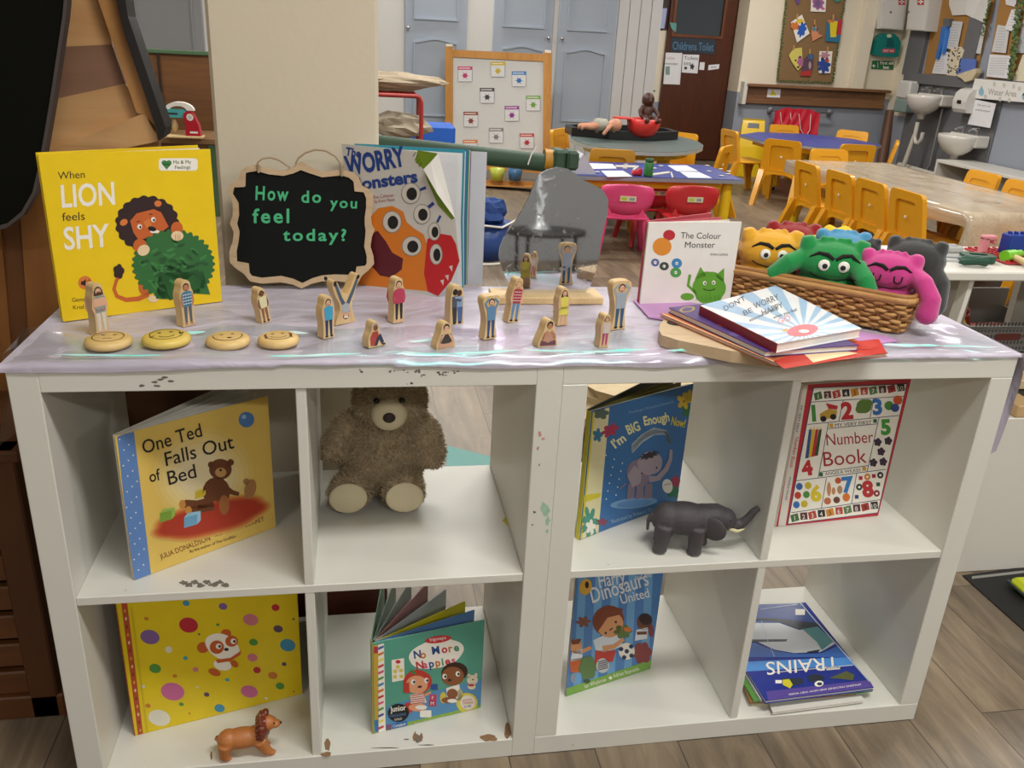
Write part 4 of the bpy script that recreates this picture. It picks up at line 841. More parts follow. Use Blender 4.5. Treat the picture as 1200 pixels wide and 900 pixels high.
# round low table with a silver tree, behind the photographer, that the mirror shows
def refl(px, py, t):
    p = CAMP + ray(px, py) * t; d = (p - MP0).dot(MN); return p - MN * (2 * d)
tt = 6.0; c0 = refl(640, 269, tt)
rad_ = (refl(687, 269, tt) - c0).length
r = thing('round_table', 'low round dark-rimmed table behind the photographer, seen in the mirror', 'table', (c0.x, c0.y, 0))
m = MB(); DT = K('#3a3836', .5, vary=.35, scale=9); m.lathe([(0, c0.z - .03), (rad_, c0.z - .03), (rad_, c0.z), (0, c0.z)], DT, n=36); m.build('table_top', r)
for k in range(4):
    a = pi / 4 + k * pi / 2; MB().cyl((rad_ * .85 * cos(a), rad_ * .85 * sin(a), 0), (rad_ * .85 * cos(a), rad_ * .85 * sin(a), c0.z - .02), .012, K('#2a2a2a', .5), 8).build('leg', r)
SIL = K('#c3c6c8', .35, metal=.7)
r = thing('tree_ornament', 'silver twisted tree ornament on the low round table, seen in the mirror', 'ornament', c0)
def rl(x, y): return refl(560 + x / 4.735, 180 + y / 4.735, tt) - c0
m = MB(); m.lathe([(.16 * .6, 0), (.12 * .6, .02), (.05 * .6, .06), (.03, .1)], SIL, c=rl(338, 425) * Vector((1, 0, 0)) if False else (rl(338, 425).x, 0, 0), n=16)
m.tube([rl(338, 420), rl(330, 370), rl(345, 330), rl(365, 290), rl(350, 250), rl(338, 200), rl(350, 130)], [.03, .026, .026, .024, .024, .028, .02], SIL, 8); m.tube([rl(345, 400), rl(352, 360), rl(335, 325), rl(330, 290), rl(362, 255), rl(385, 220)], [.022, .02, .02, .018, .014, .006], SIL, 8)
m.tube([rl(350, 140), rl(330, 110), rl(345, 80)], [.02, .014, .006], SIL, 8); m.tube([rl(345, 150), rl(385, 150), rl(430, 128)], [.016, .012, .005], SIL, 8); m.build('trunk', r)

# --- wooden emotion discs
YW = wood('#cda968', '#e6c889', 9, 'X', .4, 'disc_wood')
rn = random.Random(7)
faces = (('sad', 'wooden emotion disc with a frowning face, left of the others'), ('wave', 'wooden emotion disc with a smiling face and waving hand'), ('flat', 'wooden emotion disc with a small open mouth'), ('tears', 'wooden emotion disc with red tears beside its smile'))
lab = ('round wooden face disc in front of the robed figure', 'yellow wooden face disc with a waving hand drawn on', 'round wooden face disc with a small open mouth, beside the tear-marked one', 'round wooden face disc with dark red tear marks round a smile')
for (px, py, w2), l_, ft in zip(((127.5, 400, 24), (195.5, 397, 25.5), (267.5, 399, 24), (326.5, 398, 23)), lab, (0, 1, 2, 3)):
    c = ZP(px, py + 3, ZT + .004); R = w2 / FPX * (c - CAMP).length
    r = tag(bpy.data.objects.new('face_disc', None), l_, 'disc', 'wooden face discs'); bpy.data.objects.remove(r)
    m = MB(); h = .013; m.lathe([(R * .80, 0), (R * .96, .0025), (R, .0065), (R * .96, .0105), (R * .82, h), (R * .3, h + .0005)], YW if ft != 1 else wood('#cdb04e', '#e6cc6c', 9, 'X', .4, 'disc_yellow'), n=30)
    A = Art(m, (0, 0, h + .0003), (1, 0, 0), (0, 1, 0), R * .8)
    A.arc(0, .05, .82, .80, 0 + (0 if ft != 1 else 20), 360 if ft == 0 else (340 if ft == 1 else 300), .04, DKB, 2, 30) if ft in (0, 1) else A.arc(0, .05, .8, .78, 165, 375, .05, DKB, 2, 24)
    for sx in (-1, 1): A.arc(sx * .3, .3, .12, .1, 20, 160, .05, DKB, 2, 6).ell(sx * .3, .3, .06, .05, DKB, 2)
    if ft == 0: A.arc(0, -.35, .25, .14, 30, 150, .05, DKB, 2)
    if ft == 1: A.arc(0, -.05, .4, .38, 200, 340, .06, DKB, 2).stroke([(.7, -.1), (.72, .2)], .1, DKB, 2).stroke([(.8, -.1), (.86, .15)], .08, DKB, 2).stroke([(-.85, -.3), (-.6, -.05)], .06, DKB, 2)
    if ft == 2: A.ell(.05, -.28, .14, .09, DKB, 2)
    if ft == 3:
        A.arc(0, .0, .5, .4, 200, 340, .05, DKB, 2)
        for sx in (-1, 1):
            for k in range(4): A.ell(sx * (.7 + .07 * (k % 2)), .25 - k * .2, .06, .1, hx('#7c2a22', .6), 2, sx * 15)
    o = m.build('face_disc', None, (c.x, c.y, ZT - .001 + .002)); tag(o, l_, 'disc', 'wooden face discs'); o.rotation_euler = (0, 0, math.atan2(-(CAMP.x - c.x), CAMP.y - c.y) + pi + (.1 if ft else -.2))

# --- wooden block people
SKIN = dict(l=hx('#dcae90', .55), m=hx('#b9805c', .55), d=hx('#7c4a32', .55)); HAIR = dict(k=hx('#1f1714', .6), b=hx('#4a2f20', .6), y=hx('#b08a52', .6), g=hx('#8f8a86', .6))
def smooth(p, it=2):
    for _ in range(it):
        q = []
        for i in range(len(p)):
            a, b = p[i], p[(i + 1) % len(p)]; q += [(.75 * a[0] + .25 * b[0], .75 * a[1] + .25 * b[1]), (.25 * a[0] + .75 * b[0], .25 * a[1] + .75 * b[1])]
        p = q
    return p
SHAPE = dict(
    stand=[(-.17, 0), (-.165, .0), (.165, 0), (.17, 0), (.15, .3), (.19, .55), (.19, .72), (.13, .82), (.12, .95), (.05, 1.), (-.05, 1.), (-.12, .95), (-.13, .82), (-.19, .72), (-.19, .55), (-.15, .3)],
    slim=[(-.16, 0), (-.155, 0), (.155, 0), (.16, 0), (.13, .35), (.15, .6), (.15, .75), (.11, .85), (.11, .95), (.05, 1.), (-.05, 1.), (-.11, .95), (-.11, .85), (-.15, .75), (-.15, .6), (-.13, .35)],
    up=[(-.19, 0), (-.185, 0), (.185, 0), (.19, 0), (.13, .35), (.15, .55), (.21, .72), (.26, .88), (.22, .98), (.1, 1.), (-.1, 1.), (-.22, .98), (-.26, .88), (-.21, .72), (-.15, .55), (-.13, .35)],
    hand=[(-.25, 0), (-.245, 0), (.245, 0), (.25, 0), (.2, .15), (.14, .3), (.16, .45), (.24, .68), (.36, .92), (.33, 1.), (.24, .98), (.12, .72), (.02, .58), (-.1, .66), (-.18, .9), (-.26, .94), (-.31, .86), (-.24, .62), (-.14, .45), (-.12, .3), (-.2, .15)],
    sit=[(-.36, 0), (-.355, 0), (.395, 0), (.4, 0), (.36, .12), (.2, .38), (.12, .62), (.1, .85), (.0, 1.), (-.14, .98), (-.22, .82), (-.22, .62), (-.34, .45), (-.38, .2)],
    squat=[(-.4, 0), (-.395, 0), (.395, 0), (.4, 0), (.4, .15), (.3, .42), (.22, .62), (.18, .88), (.06, 1.), (-.06, 1.), (-.18, .88), (-.22, .62), (-.3, .42), (-.4, .15)],
    hug=[(-.2, 0), (-.195, 0), (.195, 0), (.2, 0), (.19, .4), (.2, .7), (.15, .9), (.08, .98), (.02, .96), (-.04, 1.), (-.12, .95), (-.18, .8), (-.2, .5)])
def figure(px, py, top, kind, label, skin, hair, shirt, legs, feet='k', extra=None, lean=0., turn=33, long=0, scale=1.):
    c = ZP(px, py, ZT + .001); d = (c - CAMP).length; h = (py - top) / FPX * d / cos(math.asin((CAMP.z - ZT) / d)) * .97 * scale
    az = math.atan2(CAMP.x - c.x, -(CAMP.y - c.y)); yaw = az + rad(turn)
    m = MB(); out = smooth(SHAPE[kind]); t = .017
    out = [(x * h * (.88 if kind in ('stand', 'slim', 'up') else 1), max(0., z) * h) for x, z in out]
    m.prism(out, t, BIRCH, O=(0, -t / 2, 0))
    for A in (Art(m, (0, -t / 2, 0), (1, 0, 0), (0, 0, 1), h), Art(m, (0, t / 2, 0), (-1, 0, 0), (0, 0, 1), h)): figprint(A, kind, skin, hair, shirt, legs, feet, extra, long)
    o = m.build('wooden_figure', None, (c.x, c.y, ZT + .0005)); o.rotation_euler = (0, rad(lean), yaw); tag(o, label, 'wooden figure', 'wooden people figures')
    return o
def figprint(A, kind, skin, hair, shirt, legs, feet, extra, long):
    S = SKIN[skin]; H = HAIR[hair]; SHM = hx(shirt, .6, vary=.15, scale=150); LG = hx(legs, .6, vary=.15, scale=150); FT = HAIR['k'] if feet == 'k' else S
    if kind in ('stand', 'slim', 'up'):
        A.ell(0, .855, .075, .085, H, 1)
        if long: A.poly([(-.085, .87), (.085, .87), (.1, .87 - long), (-.1, .87 - long)], H, 1)
        A.ell(0, .84, .058, .07, S, 2).rect(-.03, .74, .03, .8, S, 2)
        for sx in (-1, 1):
            A.ell(sx * .022, .85, .009, .007, BLACK, 3)
            A.poly([(sx * .01, .46), (sx * .095, .46), (sx * .085, .08), (sx * .035, .08)], LG, 2).ell(sx * .065, .055, .04, .024, FT, 3)
            if kind == 'up': A.stroke([(sx * .1, .7), (sx * .17, .84), (sx * .07, .93)], .05, SHM if extra != 'bare' else S, 3)
            else: A.stroke([(sx * .115, .72), (sx * .145, .55), (sx * .11, .44)], .045, SHM if extra == 'sleeve' else S, 2)
        A.arc(0, .815, .022, .012, 200, 340, .008, hx('#8a3a34'), 3, 5)
        A.poly([(-.12, .74), (-.04, .77), (.04, .77), (.12, .74), (.1, .44), (-.1, .44)], SHM, 4)
        if extra == 'dress': A.poly([(-.09, .5), (.09, .5), (.15, .28), (-.15, .28)], SHM, 4)
        if extra == 'plaid':
            for k in range(4): A.stroke([(-.1, .5 + k * .065), (.1, .5 + k * .065)], .014, WT, 5)
            for k in range(3): A.stroke([(-.06 + k * .06, .45), (-.06 + k * .06, .75)], .012, BLACK, 5)
        if extra == 'shawl':
            A.poly([(-.12, .72), (.12, .72), (.13, .56), (-.13, .56)], S, 5).stroke([(-.1, .6), (.1, .68)], .05, S, 6).ell(0, .79, .06, .05, H, 3)
            for k in range(5): A.ell(-.08 + k * .04, .5 - .02 * (k % 2), .014, .012, hx('#9c3a44'), 5)
    elif kind == 'hand':
        A.ell(0, .16, .07, .07, H, 1).ell(0, .175, .055, .055, S, 2).rect(-.045, .12, .045, .15, WT, 3)
        A.poly([(-.1, .24), (.1, .24), (.09, .44), (-.09, .44)], SHM, 2).stroke([(-.05, .42), (-.12, .56), (-.22, .84)], .08, LG, 3, .06).stroke([(.05, .42), (.14, .6), (.28, .88)], .08, LG, 3, .06).ell(-.24, .87, .035, .05, BLACK, 4).ell(.3, .93, .035, .05, BLACK, 4, -30)
        for sx in (-1, 1): A.stroke([(sx * .08, .26), (sx * .14, .1)], .04, S, 2)
    elif kind == 'sit':
        A.ell(-.06, .78, .12, .14, H, 1).ell(-.05, .74, .09, .11, S, 2).poly([(-.28, .08), (-.3, .4), (-.18, .62), (.02, .6), (.05, .3), (-.05, .06)], SHM, 2).poly([(-.12, .06), (.02, .42), (.16, .5), (.3, .16), (.22, .06), (.1, .28), (.0, .06)], LG, 3).ell(.3, .07, .07, .035, FT, 4).stroke([(-.2, .5), (.05, .42), (.0, .62)], .08, SHM, 4)
        A.ell(-.08, .76, .014, .01, BLACK, 3).ell(-.02, .76, .014, .01, BLACK, 3)
    elif kind == 'squat':
        A.ell(0, .8, .13, .14, H, 1).ell(0, .76, .1, .11, S, 2).poly([(-.2, .55), (.2, .55), (.24, .2), (-.24, .2)], SHM, 2).poly([(-.34, .06), (-.3, .26), (0, .16), (.3, .26), (.34, .06)], LG, 3).stroke([(-.2, .5), (-.26, .3), (-.08, .6)], .07, S if extra == 'bare' else SHM, 4).stroke([(.2, .5), (.26, .3), (.08, .6)], .07, S if extra == 'bare' else SHM, 4).ell(-.05, .78, .016, .012, BLACK, 3).ell(.05, .78, .016, .012, BLACK, 3)
    elif kind == 'hug':
        A.ell(-.07, .83, .075, .08, H, 1).ell(.05, .8, .07, .08, HAIR['b'], 2).poly([(-.16, .72), (.02, .74), (.0, .42), (-.15, .42)], SHM, 2).poly([(-.02, .72), (.14, .7), (.15, .42), (-.02, .42)], hx('#7f97bd', .6), 3).stroke([(-.12, .66), (.1, .6)], .06, SHM, 4).stroke([(.12, .68), (-.08, .7)], .05, hx('#8fa3c4', .6), 5).poly([(-.15, .44), (-.01, .44), (-.02, .06), (-.12, .06)], LG, 2).poly([(.0, .44), (.15, .44), (.14, .06), (.03, .06)], hx('#3f5f95', .6), 3).ell(-.08, .045, .05, .025, BLACK, 4).ell(.08, .045, .05, .025, BLACK, 4)
figure(117, 390, 336, 'slim', 'wooden figure of a bearded robed man with bare shoulders behind a face disc', 'l', 'b', '#8f9a92', '#d6cfc4', 's', 'shawl', long=.1)
figure(218, 380, 330, 'stand', 'wooden figure in a blue checked shirt in front of the yellow lion book', 'm', 'k', '#4f88ad', '#5c5f68', 's', 'plaid')
figure(309, 376, 336, 'stand', 'wooden figure of a curly-haired girl in a cream top and shorts', 'd', 'k', '#d9d3a8', '#8a5a42', 'k', lean=-8, long=.04)
figure(382, 394, 346, 'stand', 'wooden figure of a boy in a turquoise t-shirt and navy trousers', 'l', 'k', '#3f9dc0', '#2a3350')
figure(402, 377, 322, 'hand', 'wooden figure doing a handstand with legs spread in a V', 'l', 'k', '#a9adb4', '#4a5a70')
figure(438, 404, 374, 'sit', 'wooden figure sitting hunched with arms round dark-trousered knees', 'd', 'g', '#a8433a', '#2a3045')
figure(464, 376, 324, 'slim', 'wooden figure in a crimson jumper and black trousers', 'l', 'k', '#b23a55', '#26262a', 's', 'sleeve')
figure(532, 378, 332, 'hug', 'wooden figure of two people in blue hugging', 'l', 'k', '#4a525e', '#33373c')
figure(519, 406, 375, 'squat', 'wooden figure of a bare-armed child sitting cross-legged, chin in hands', 'l', 'k', '#3c3634', '#c99a7c', 's', 'bare')
figure(571, 395, 344, 'up', 'wooden figure of a boy in a denim shirt with hands behind his head', 'l', 'k', '#5f86a8', '#2f4a75')
figure(598, 376, 324, 'slim', 'wooden figure in a red checked shirt and jeans, head tilted', 'l', 'y', '#b8434a', '#5f86b0', 'k', 'plaid', lean=7, long=.05)
figure(638, 404, 372, 'squat', 'wooden figure of a crouching child with patterned dark trousers', 'm', 'k', '#b98a74', '#6a3f4a', 's', 'bare', lean=4)
figure(656, 379, 335, 'stand', 'wooden figure of a girl in a yellow dress, hands on hips', 'l', 'b', '#d9cf5a', '#cfa58a', 's', 'dress', long=.12)
figure(704, 405, 366, 'stand', 'wooden figure of a small girl in pink patterned trousers', 'l', 'b', '#c9bdb4', '#a8446a', 's', long=.06, lean=2)
figure(721, 384, 327, 'up', 'wooden figure of a man in a grey shirt with hands behind his head', 'l', 'b', '#9aa5b2', '#2f5578')

# --- pile of picture books on a wooden ring board
def lying(name, label, pts, z, t, cover, parts=(), root=None):
    """book lying flat; pts = picture corners of its top face at height z+t, counter-clockwise from the spine's front end"""
    w3 = [ZP(x, y, z + t) for x, y in pts]; c = sum(w3, Vector()) / 4; c.z = z
    r = thing(name, label, 'book', c); loc = [p - c for p in w3]
    tc = min(.0012, t / 4)
    def slab(nm, q, z0, z1, mat):
        m = MB(); n = len(q); m.add([(p.x, p.y, z1) for p in q] + [(p.x, p.y, z0) for p in q], [list(range(n)), list(range(2 * n - 1, n - 1, -1))] + [[i, n + i, n + (i + 1) % n, (i + 1) % n] for i in range(n)], mat); return m
    k = .985; inner = [Vector((p.x * k, p.y * k, 0)) for p in loc]
    slab('back', loc, 0, tc, cover).build('back_cover', r); slab('pages', inner, tc, t - tc, PAPER).build('pages', r)
    fc = slab('front', loc, t - tc, t, cover); A = PxArt(fc, (0, 0, z + t), (0, 0, 1), r)
    return r, fc, A, loc
def F(*p): return [(740 + x / 3.243, 220 + y / 3.243) for x, y in p]
c = ZP(800, 390, ZT); r = thing('wooden_board', 'pale rounded wooden board with a round hole under the pile of books', 'board', (0, 0, ZT))
m = MB(); q = [ZP(740 + x / 3.243, 220 + y / 3.243, ZT + .018) for x, y in ((108, 520), (125, 498), (180, 492), (420, 520), (640, 600), (560, 640), (380, 620), (180, 580), (115, 560), (104, 540))]; n = len(q)
m.add([(p.x, p.y, .018) for p in q] + [(p.x, p.y, 0) for p in q], [list(range(n)), list(range(2 * n - 1, n - 1, -1))] + [[i, n + i, n + (i + 1) % n, (i + 1) % n] for i in range(n)], PALEW)
p = ZP(740 + 165 / 3.243, 220 + 515 / 3.243, ZT + .018); m.lathe([(.001, .0182), (.013, .0183), (.013, .0186), (.001, .0186)], BLACK, c=(p.x, p.y, 0), n=16); m.build('board', r)
z1 = ZT + .0185
r, fc, A, L_ = lying('picture_book', 'orange and red picture book with a curled corner, lowest in the pile by the basket', F((108, 478), (555, 668), (975, 628), (560, 455)), z1, .006, hx('#b8663c', .4))
A.crop(740, 220, 3.243).poly([(540, 660), (690, 600), (940, 575), (970, 628), (580, 688)], hx('#c2382c', .4), 1).poly([(650, 628), (760, 612), (860, 630), (690, 665)], CRM, 2).ell(880, 600, 60, 16, RED, 3); A.stroke([(120, 480), (550, 664)], 5, hx('#d9a27a', .5), 1); fc.build('front_cover', r)
z1 += .0065
r, fc, A, L_ = lying('picture_book', 'purple picture book second from the top of the pile by the basket', F((142, 455), (510, 622), (865, 598), (420, 425)), z1, .009, hx('#4f3a78', .35))
A.crop(740, 220, 3.243); A.ell(212, 463, 30, 11, hx('#a08a4a', .4), 1, -8).ell(212, 463, 20, 7, hx('#4f3a78', .35), 2, -8).blob(345, 522, 12, 5, hx('#c06a2a', .4), 1, .3); A.blob(415, 555, 40, 10, hx('#6f5a9a', .4), 1, .2); fc.build('front_cover', r)
z1 += .0095
pts = F((262, 448), (556, 592), (875, 535), (548, 372))
r, fc, A, L_ = lying('picture_book', 'white paperback with pale blue sunburst rays on top of the pile by the basket', pts, z1, .0145, hx('#dfe2e6', .3))
A.crop(740, 220, 3.243); LBm = hx('#9fbedb', .3)
cx, cy = 655, 545; qd = [(262, 448), (556, 592), (875, 535), (548, 372)]
def clip(poly, quad):
    def area(q): return sum(q[i][0] * q[(i + 1) % len(q)][1] - q[(i + 1) % len(q)][0] * q[i][1] for i in range(len(q)))
    if area(quad) < 0: quad = quad[::-1]
    out = poly
    for i in range(len(quad)):
        a, b = quad[i], quad[(i + 1) % len(quad)]; inp = out; out = []
        f = lambda p: (b[0] - a[0]) * (p[1] - a[1]) - (b[1] - a[1]) * (p[0] - a[0])
        for k in range(len(inp)):
            p, q = inp[k], inp[(k + 1) % len(inp)]; fp, fq = f(p), f(q)
            if fp >= 0: out.append(p)
            if (fp >= 0) != (fq >= 0):
                t = fp / (fp - fq); out.append((p[0] + (q[0] - p[0]) * t, p[1] + (q[1] - p[1]) * t))
        if not out: return []
    return out
for k in range(18):
    a = rad(k * 20 + 5); b = rad(k * 20 + 14); s_ = .55
    tri = clip([(cx, cy), (cx + 700 * cos(a), cy + 700 * s_ * sin(a)), (cx + 700 * cos(b), cy + 700 * s_ * sin(b))], qd)
    if len(tri) > 2: A.poly(tri, LBm, 1)
A.ell(650, 543, 60, 22, hx('#d9707a', .4), 2, -8).ell(655, 547, 20, 6, WT, 3).poly([(590, 535), (568, 545), (592, 547)], hx('#d9a03a', .4), 2)
IN = hx('#4a4a55', .5)
A.text("DON'T", 356, 470, 20, IN, 2, fit=90, rot=28).text('WORRY', 470, 462, 24, IN, 2, fit=100, rot=22).text('BE', 430, 488, 20, IN, 2, fit=36, rot=26).text('HAPPY', 500, 486, 22, IN, 2, fit=85, rot=22).text('stories to help', 450, 510, 12, IN, 2, fit=120, rot=24).text('when you feel', 540, 500, 12, IN, 2, fit=95, rot=20)
A.text('GO', 560, 520, 22, hx('#d98a95'), 2, fit=50, rot=20)
fc.build('front_cover', r)
sp = MB(); a, b = L_[0], L_[1]; o2 = (b - a).normalized().cross(Vector((0, 0, 1))) * .0012
sp.add([a, b, b + o2, a + o2] + [Vector((p.x, p.y, 0)) for p in (a, b, b + o2, a + o2)], [[0, 1, 2, 3], [7, 6, 5, 4], [3, 2, 6, 7], [0, 3, 7, 4], [1, 5, 6, 2], [0, 4, 5, 1]], hx('#8f1f2a', .4)); sp.build('spine', r)

# --- wicker basket with soft toys
byaw = rad(-42); bw, bd_, bh = .315, .165, .064
bfr = ZP(1054.5, 392.5, ZT)                              # front right bottom corner
ax, ay = Vector((cos(byaw), sin(byaw), 0)), Vector((-sin(byaw), cos(byaw), 0))
bo = bfr - ax * bw
r = thing('wicker_basket', 'long brown wicker basket full of soft monster toys', 'basket', bo, byaw)
def wick(): return wood('#a8783f', '#d9aa6c', 20, 'X', .5, 'wicker')
WK = wick(); WK2 = wood('#875a2e', '#bd8a4e', 20, 'X', .5, 'wicker_dark')
def loop(z, grow):
    g = grow; P = rrect(-g, -g, bw + g, bd_ + g, .018 + g * .5, 3); P2 = []
    for i in range(len(P)):
        a, b = Vector((*P[i], z)), Vector((*P[(i + 1) % len(P)], z)); k = max(1, round((b - a).length / .0055))
        P2 += [a.lerp(b, j / k) for j in range(k)]
    return P2
wv = MB(); rows = 10
for k in range(rows):
    z = .006 + (bh - .014) * k / (rows - 1); P = loop(z, (.009 * k / rows)); n = len(P); c = Vector((bw / 2, bd_ / 2, z)); pts = []
    for i, p in enumerate(P):
        d = (P[(i + 1) % n] - P[i - 1]).normalized(); nn = Vector((d.y, -d.x, 0)); pts.append(p + nn * (.0032 * (1 if ((i // 3) + k) % 2 else -1)) + Vector((0, 0, .0012 * sin(i * .7 + k))))
    wv.tube(pts + [pts[0]], .0036, (WK, WK2)[k % 3 == 1], 6, caps=False)
wv.build('woven_wall', r)
rm = MB(); P = loop(bh - .004, .010); rm.tube(P + [P[0]], .0065, WK, 8, caps=False); P = loop(bh + .003, .009); rm.tube(P + [P[0]], .0045, WK2, 8, caps=False); rm.build('rim', r)
st = MB(); P0_, P1_ = loop(.002, 0), loop(bh, .009)
for i in range(0, len(P0_), 6): j = min(len(P1_) - 1, round(i * len(P1_) / len(P0_))); st.tube([P0_[i], P1_[j]], .0026, WK2, 5)
st.build('stakes', r)
fl = MB(); fl.box((.002, .002, .001), (bw - .002, bd_ - .002, .007), WK2, .001); fl.box((.004, .004, .007), (bw - .004, .007, bh * .9), WK2); fl.box((.004, bd_ - .007, .007), (bw - .004, bd_ - .004, bh * .9), WK2); fl.build('floor_weave', r)

def plush(label, px, py, off, wpx, col, ears=1, face=1, arms=(), turn=0., squash=1., ear_h=1., tuft=True):
    """soft toy: (px, py) = middle of its face; off = metres behind the basket's front wall; wpx = head width in the picture"""
    P = PV(px, py, bo + ay * off, ay); d = (P - CAMP).length; w = wpx / FPX * d; k = w / .12
    az = math.atan2(CAMP.x - P.x, -(CAMP.y - P.y)) + rad(turn)
    bz = ZT + .012; r = thing('plush_monster', label, 'soft toy', (P.x, P.y, bz), az, 'soft monsters in the basket')
    M = RMX(r); zf = P.z - bz
    hcz = zf; m = MB()
    m.ball((0, 0, hcz), (.060 * k, .042 * k, .040 * k * squash), WHITE, 18); m.ball((0, .002, max(.035, hcz - .06 * k)), (.056 * k, .040 * k, .05 * k), WHITE, 18)
    m.ball((0, .0, .042), (.05 * k, .038 * k, .042), WHITE, 16)
    for sx in (-1, 1): m.tube([(sx * .036 * k, .002, hcz + .016 * k), (sx * .044 * k, .002, hcz + .030 * k), (sx * .047 * k, .002, hcz + (.034 + .008 * ear_h) * k)], [.020 * k, .016 * k, .010 * k], WHITE, 10)
    if tuft:
        for t in (-.018, -.006, .006, .018): m.tube([(t * k, .0, hcz + .03 * k), (t * 1.2 * k, 0, hcz + .045 * k)], [.008 * k, .005 * k], WHITE, 8)
    inv = M.inverted()
    for A_ in arms:
        pts = [inv @ (PV(ax_, ay_, bo + ay * o_, ay)) for ax_, ay_, o_, _ in A_]; m.tube(pts, [q[3] * k for q in A_], WHITE, 12)
        m.ball(pts[-1], A_[-1][3] * k * 1.02, WHITE, 10)
    vs, fs = bake(m, .0032, 5)
    PM = K(col, .9, vary=.07, scale=60, bump=.35, bscale=700, sheen=.5, spec=.15)
    b = MB(); b.add(vs, fs, PM, True); b.build('body', r)
    bv = BVHTree.FromPolygons(vs, fs)
    def srf(x, z, o=.0):
        h = bv.ray_cast(Vector((x, -.4, z)), Vector((0, 1, 0))); return (h[0] + Vector((0, -o, 0))) if h[0] else Vector((x, -.04 * k, z))
    BK = K('#17130f', .9)
    if face:
        f = MB()
        for sx in (-1, 1):
            f.tube([srf(sx * x * k, hcz + z * k, .001) for x, z in ((.002, .014), (.012, .020), (.026, .021), (.040, .013))], [.0030 * k, .0038 * k, .0032 * k, .0012 * k], BK, 8)
        f.tube([srf(x * k, hcz + z * k, .0004) for x, z in ((-.036, -.013), (-.026, -.018), (-.01, -.021), (.01, -.021), (.026, -.018), (.036, -.013))], .0012 * k, BK, 6); f.build('brows_and_mouth', r)
        for sx in (-1, 1):
            e = MB()
            if face == 1:
                p = srf(sx * .0155 * k, hcz + .003 * k); e.ball(p, (.0098 * k, .003, .0098 * k), WT, 14); e.ball(p + Vector((-.001 * sx, -.0026, -.001)), (.0045 * k, .0014, .0045 * k), BLACK, 10)
            else: e.tube([srf((sx * .019 + x) * k, hcz + z * k, .0006) for x, z in ((-.007, .004), (-.006, -.006), (0, -.010), (.006, -.006), (.007, .004))], .0014 * k, BK, 6)
            e.build('eye', r)
    return r
plush('mustard yellow soft monster with round eyes at the basket end nearest the white board book', 903, 295, .05, 70, '#e0a62c', arms=(((872, 288, .05, .017), (862, 296, .045, .016)), ((932, 294, .06, .015), (945, 298, .06, .014))), turn=10)
plush('green soft monster with round eyes in the middle of the basket front', 975, 308, .045, 76, '#1d8a45', arms=(((946, 300, .03, .016), (925, 308, .005, .017), (906, 322, .0, .016)), ((1004, 312, .03, .016), (1014, 330, .008, .016), (1018, 342, .005, .015))), turn=6, squash=.95)
plush('pink soft monster with closed eyes, one long arm hanging over the basket end', 1042, 320, .05, 66, '#c8418a', face=2, arms=(((1066, 318, .05, .017), (1082, 332, .03, .0185), (1091, 352, .02, .019), (1086, 368, .018, .021)), ((1015, 310, .05, .013), (1006, 306, .05, .013))), turn=-2)
plush('dark red soft monster at the back of the basket behind the yellow one', 928, 284, .135, 62, '#8f1b22', face=0, turn=10)
plush('light blue soft monster behind the green one', 986, 293, .105, 60, '#4f93bd', face=0, turn=8)
plush('charcoal soft monster behind the pink one, drooping over the basket end', 1072, 304, .12, 62, '#383a39', face=0, arms=(((1086, 306, .12, .02), (1098, 335, .10, .026), (1096, 358, .095, .022)),), turn=-4)
plush('dark grey soft monster low between the blue and pink ones', 1012, 292, .115, 36, '#333536', face=0, turn=8)
m = MB(); P = PV(978, 283, bo + ay * .14, ay); m.ball((0, 0, .03), (.05, .03, .045), WHITE, 16); m.ball((-.03, 0, .02), (.03, .025, .04), WHITE, 14); m.ball((.03, 0, .015), (.03, .025, .04), WHITE, 14)
vs, fs = bake(m, .004, 3); b = MB(); b.add([(v.x, v.y, v.z + .004 * sin(v.x * 160 + v.z * 60)) for v in vs], fs, K('#e2c229', .8, bump=.2), True); o = b.build('yellow_cloth', None, (P.x, P.y, P.z - .045)); tag(o, 'bright yellow folded cloth stuffed behind the soft monsters in the basket', 'cloth')
# pinkish gauze under the basket
m = MB(); q = [ZP(x, y, ZT + .002) for x, y in ((742, 352), (770, 348), (1040, 395), (1052, 400), (1000, 408), (960, 402), (760, 372))]
m.add([(p.x, p.y, .0035) for p in q] + [(p.x, p.y, .001) for p in q], [list(range(7)), list(range(13, 6, -1))] + [[i, 7 + i, 7 + (i + 1) % 7, (i + 1) % 7] for i in range(7)], hx('#c08fc4', .5)); o = m.build('gauze_cloth', None, (0, 0, ZT)); tag(o, 'strip of pink and violet gauze under the white board book and basket', 'cloth')
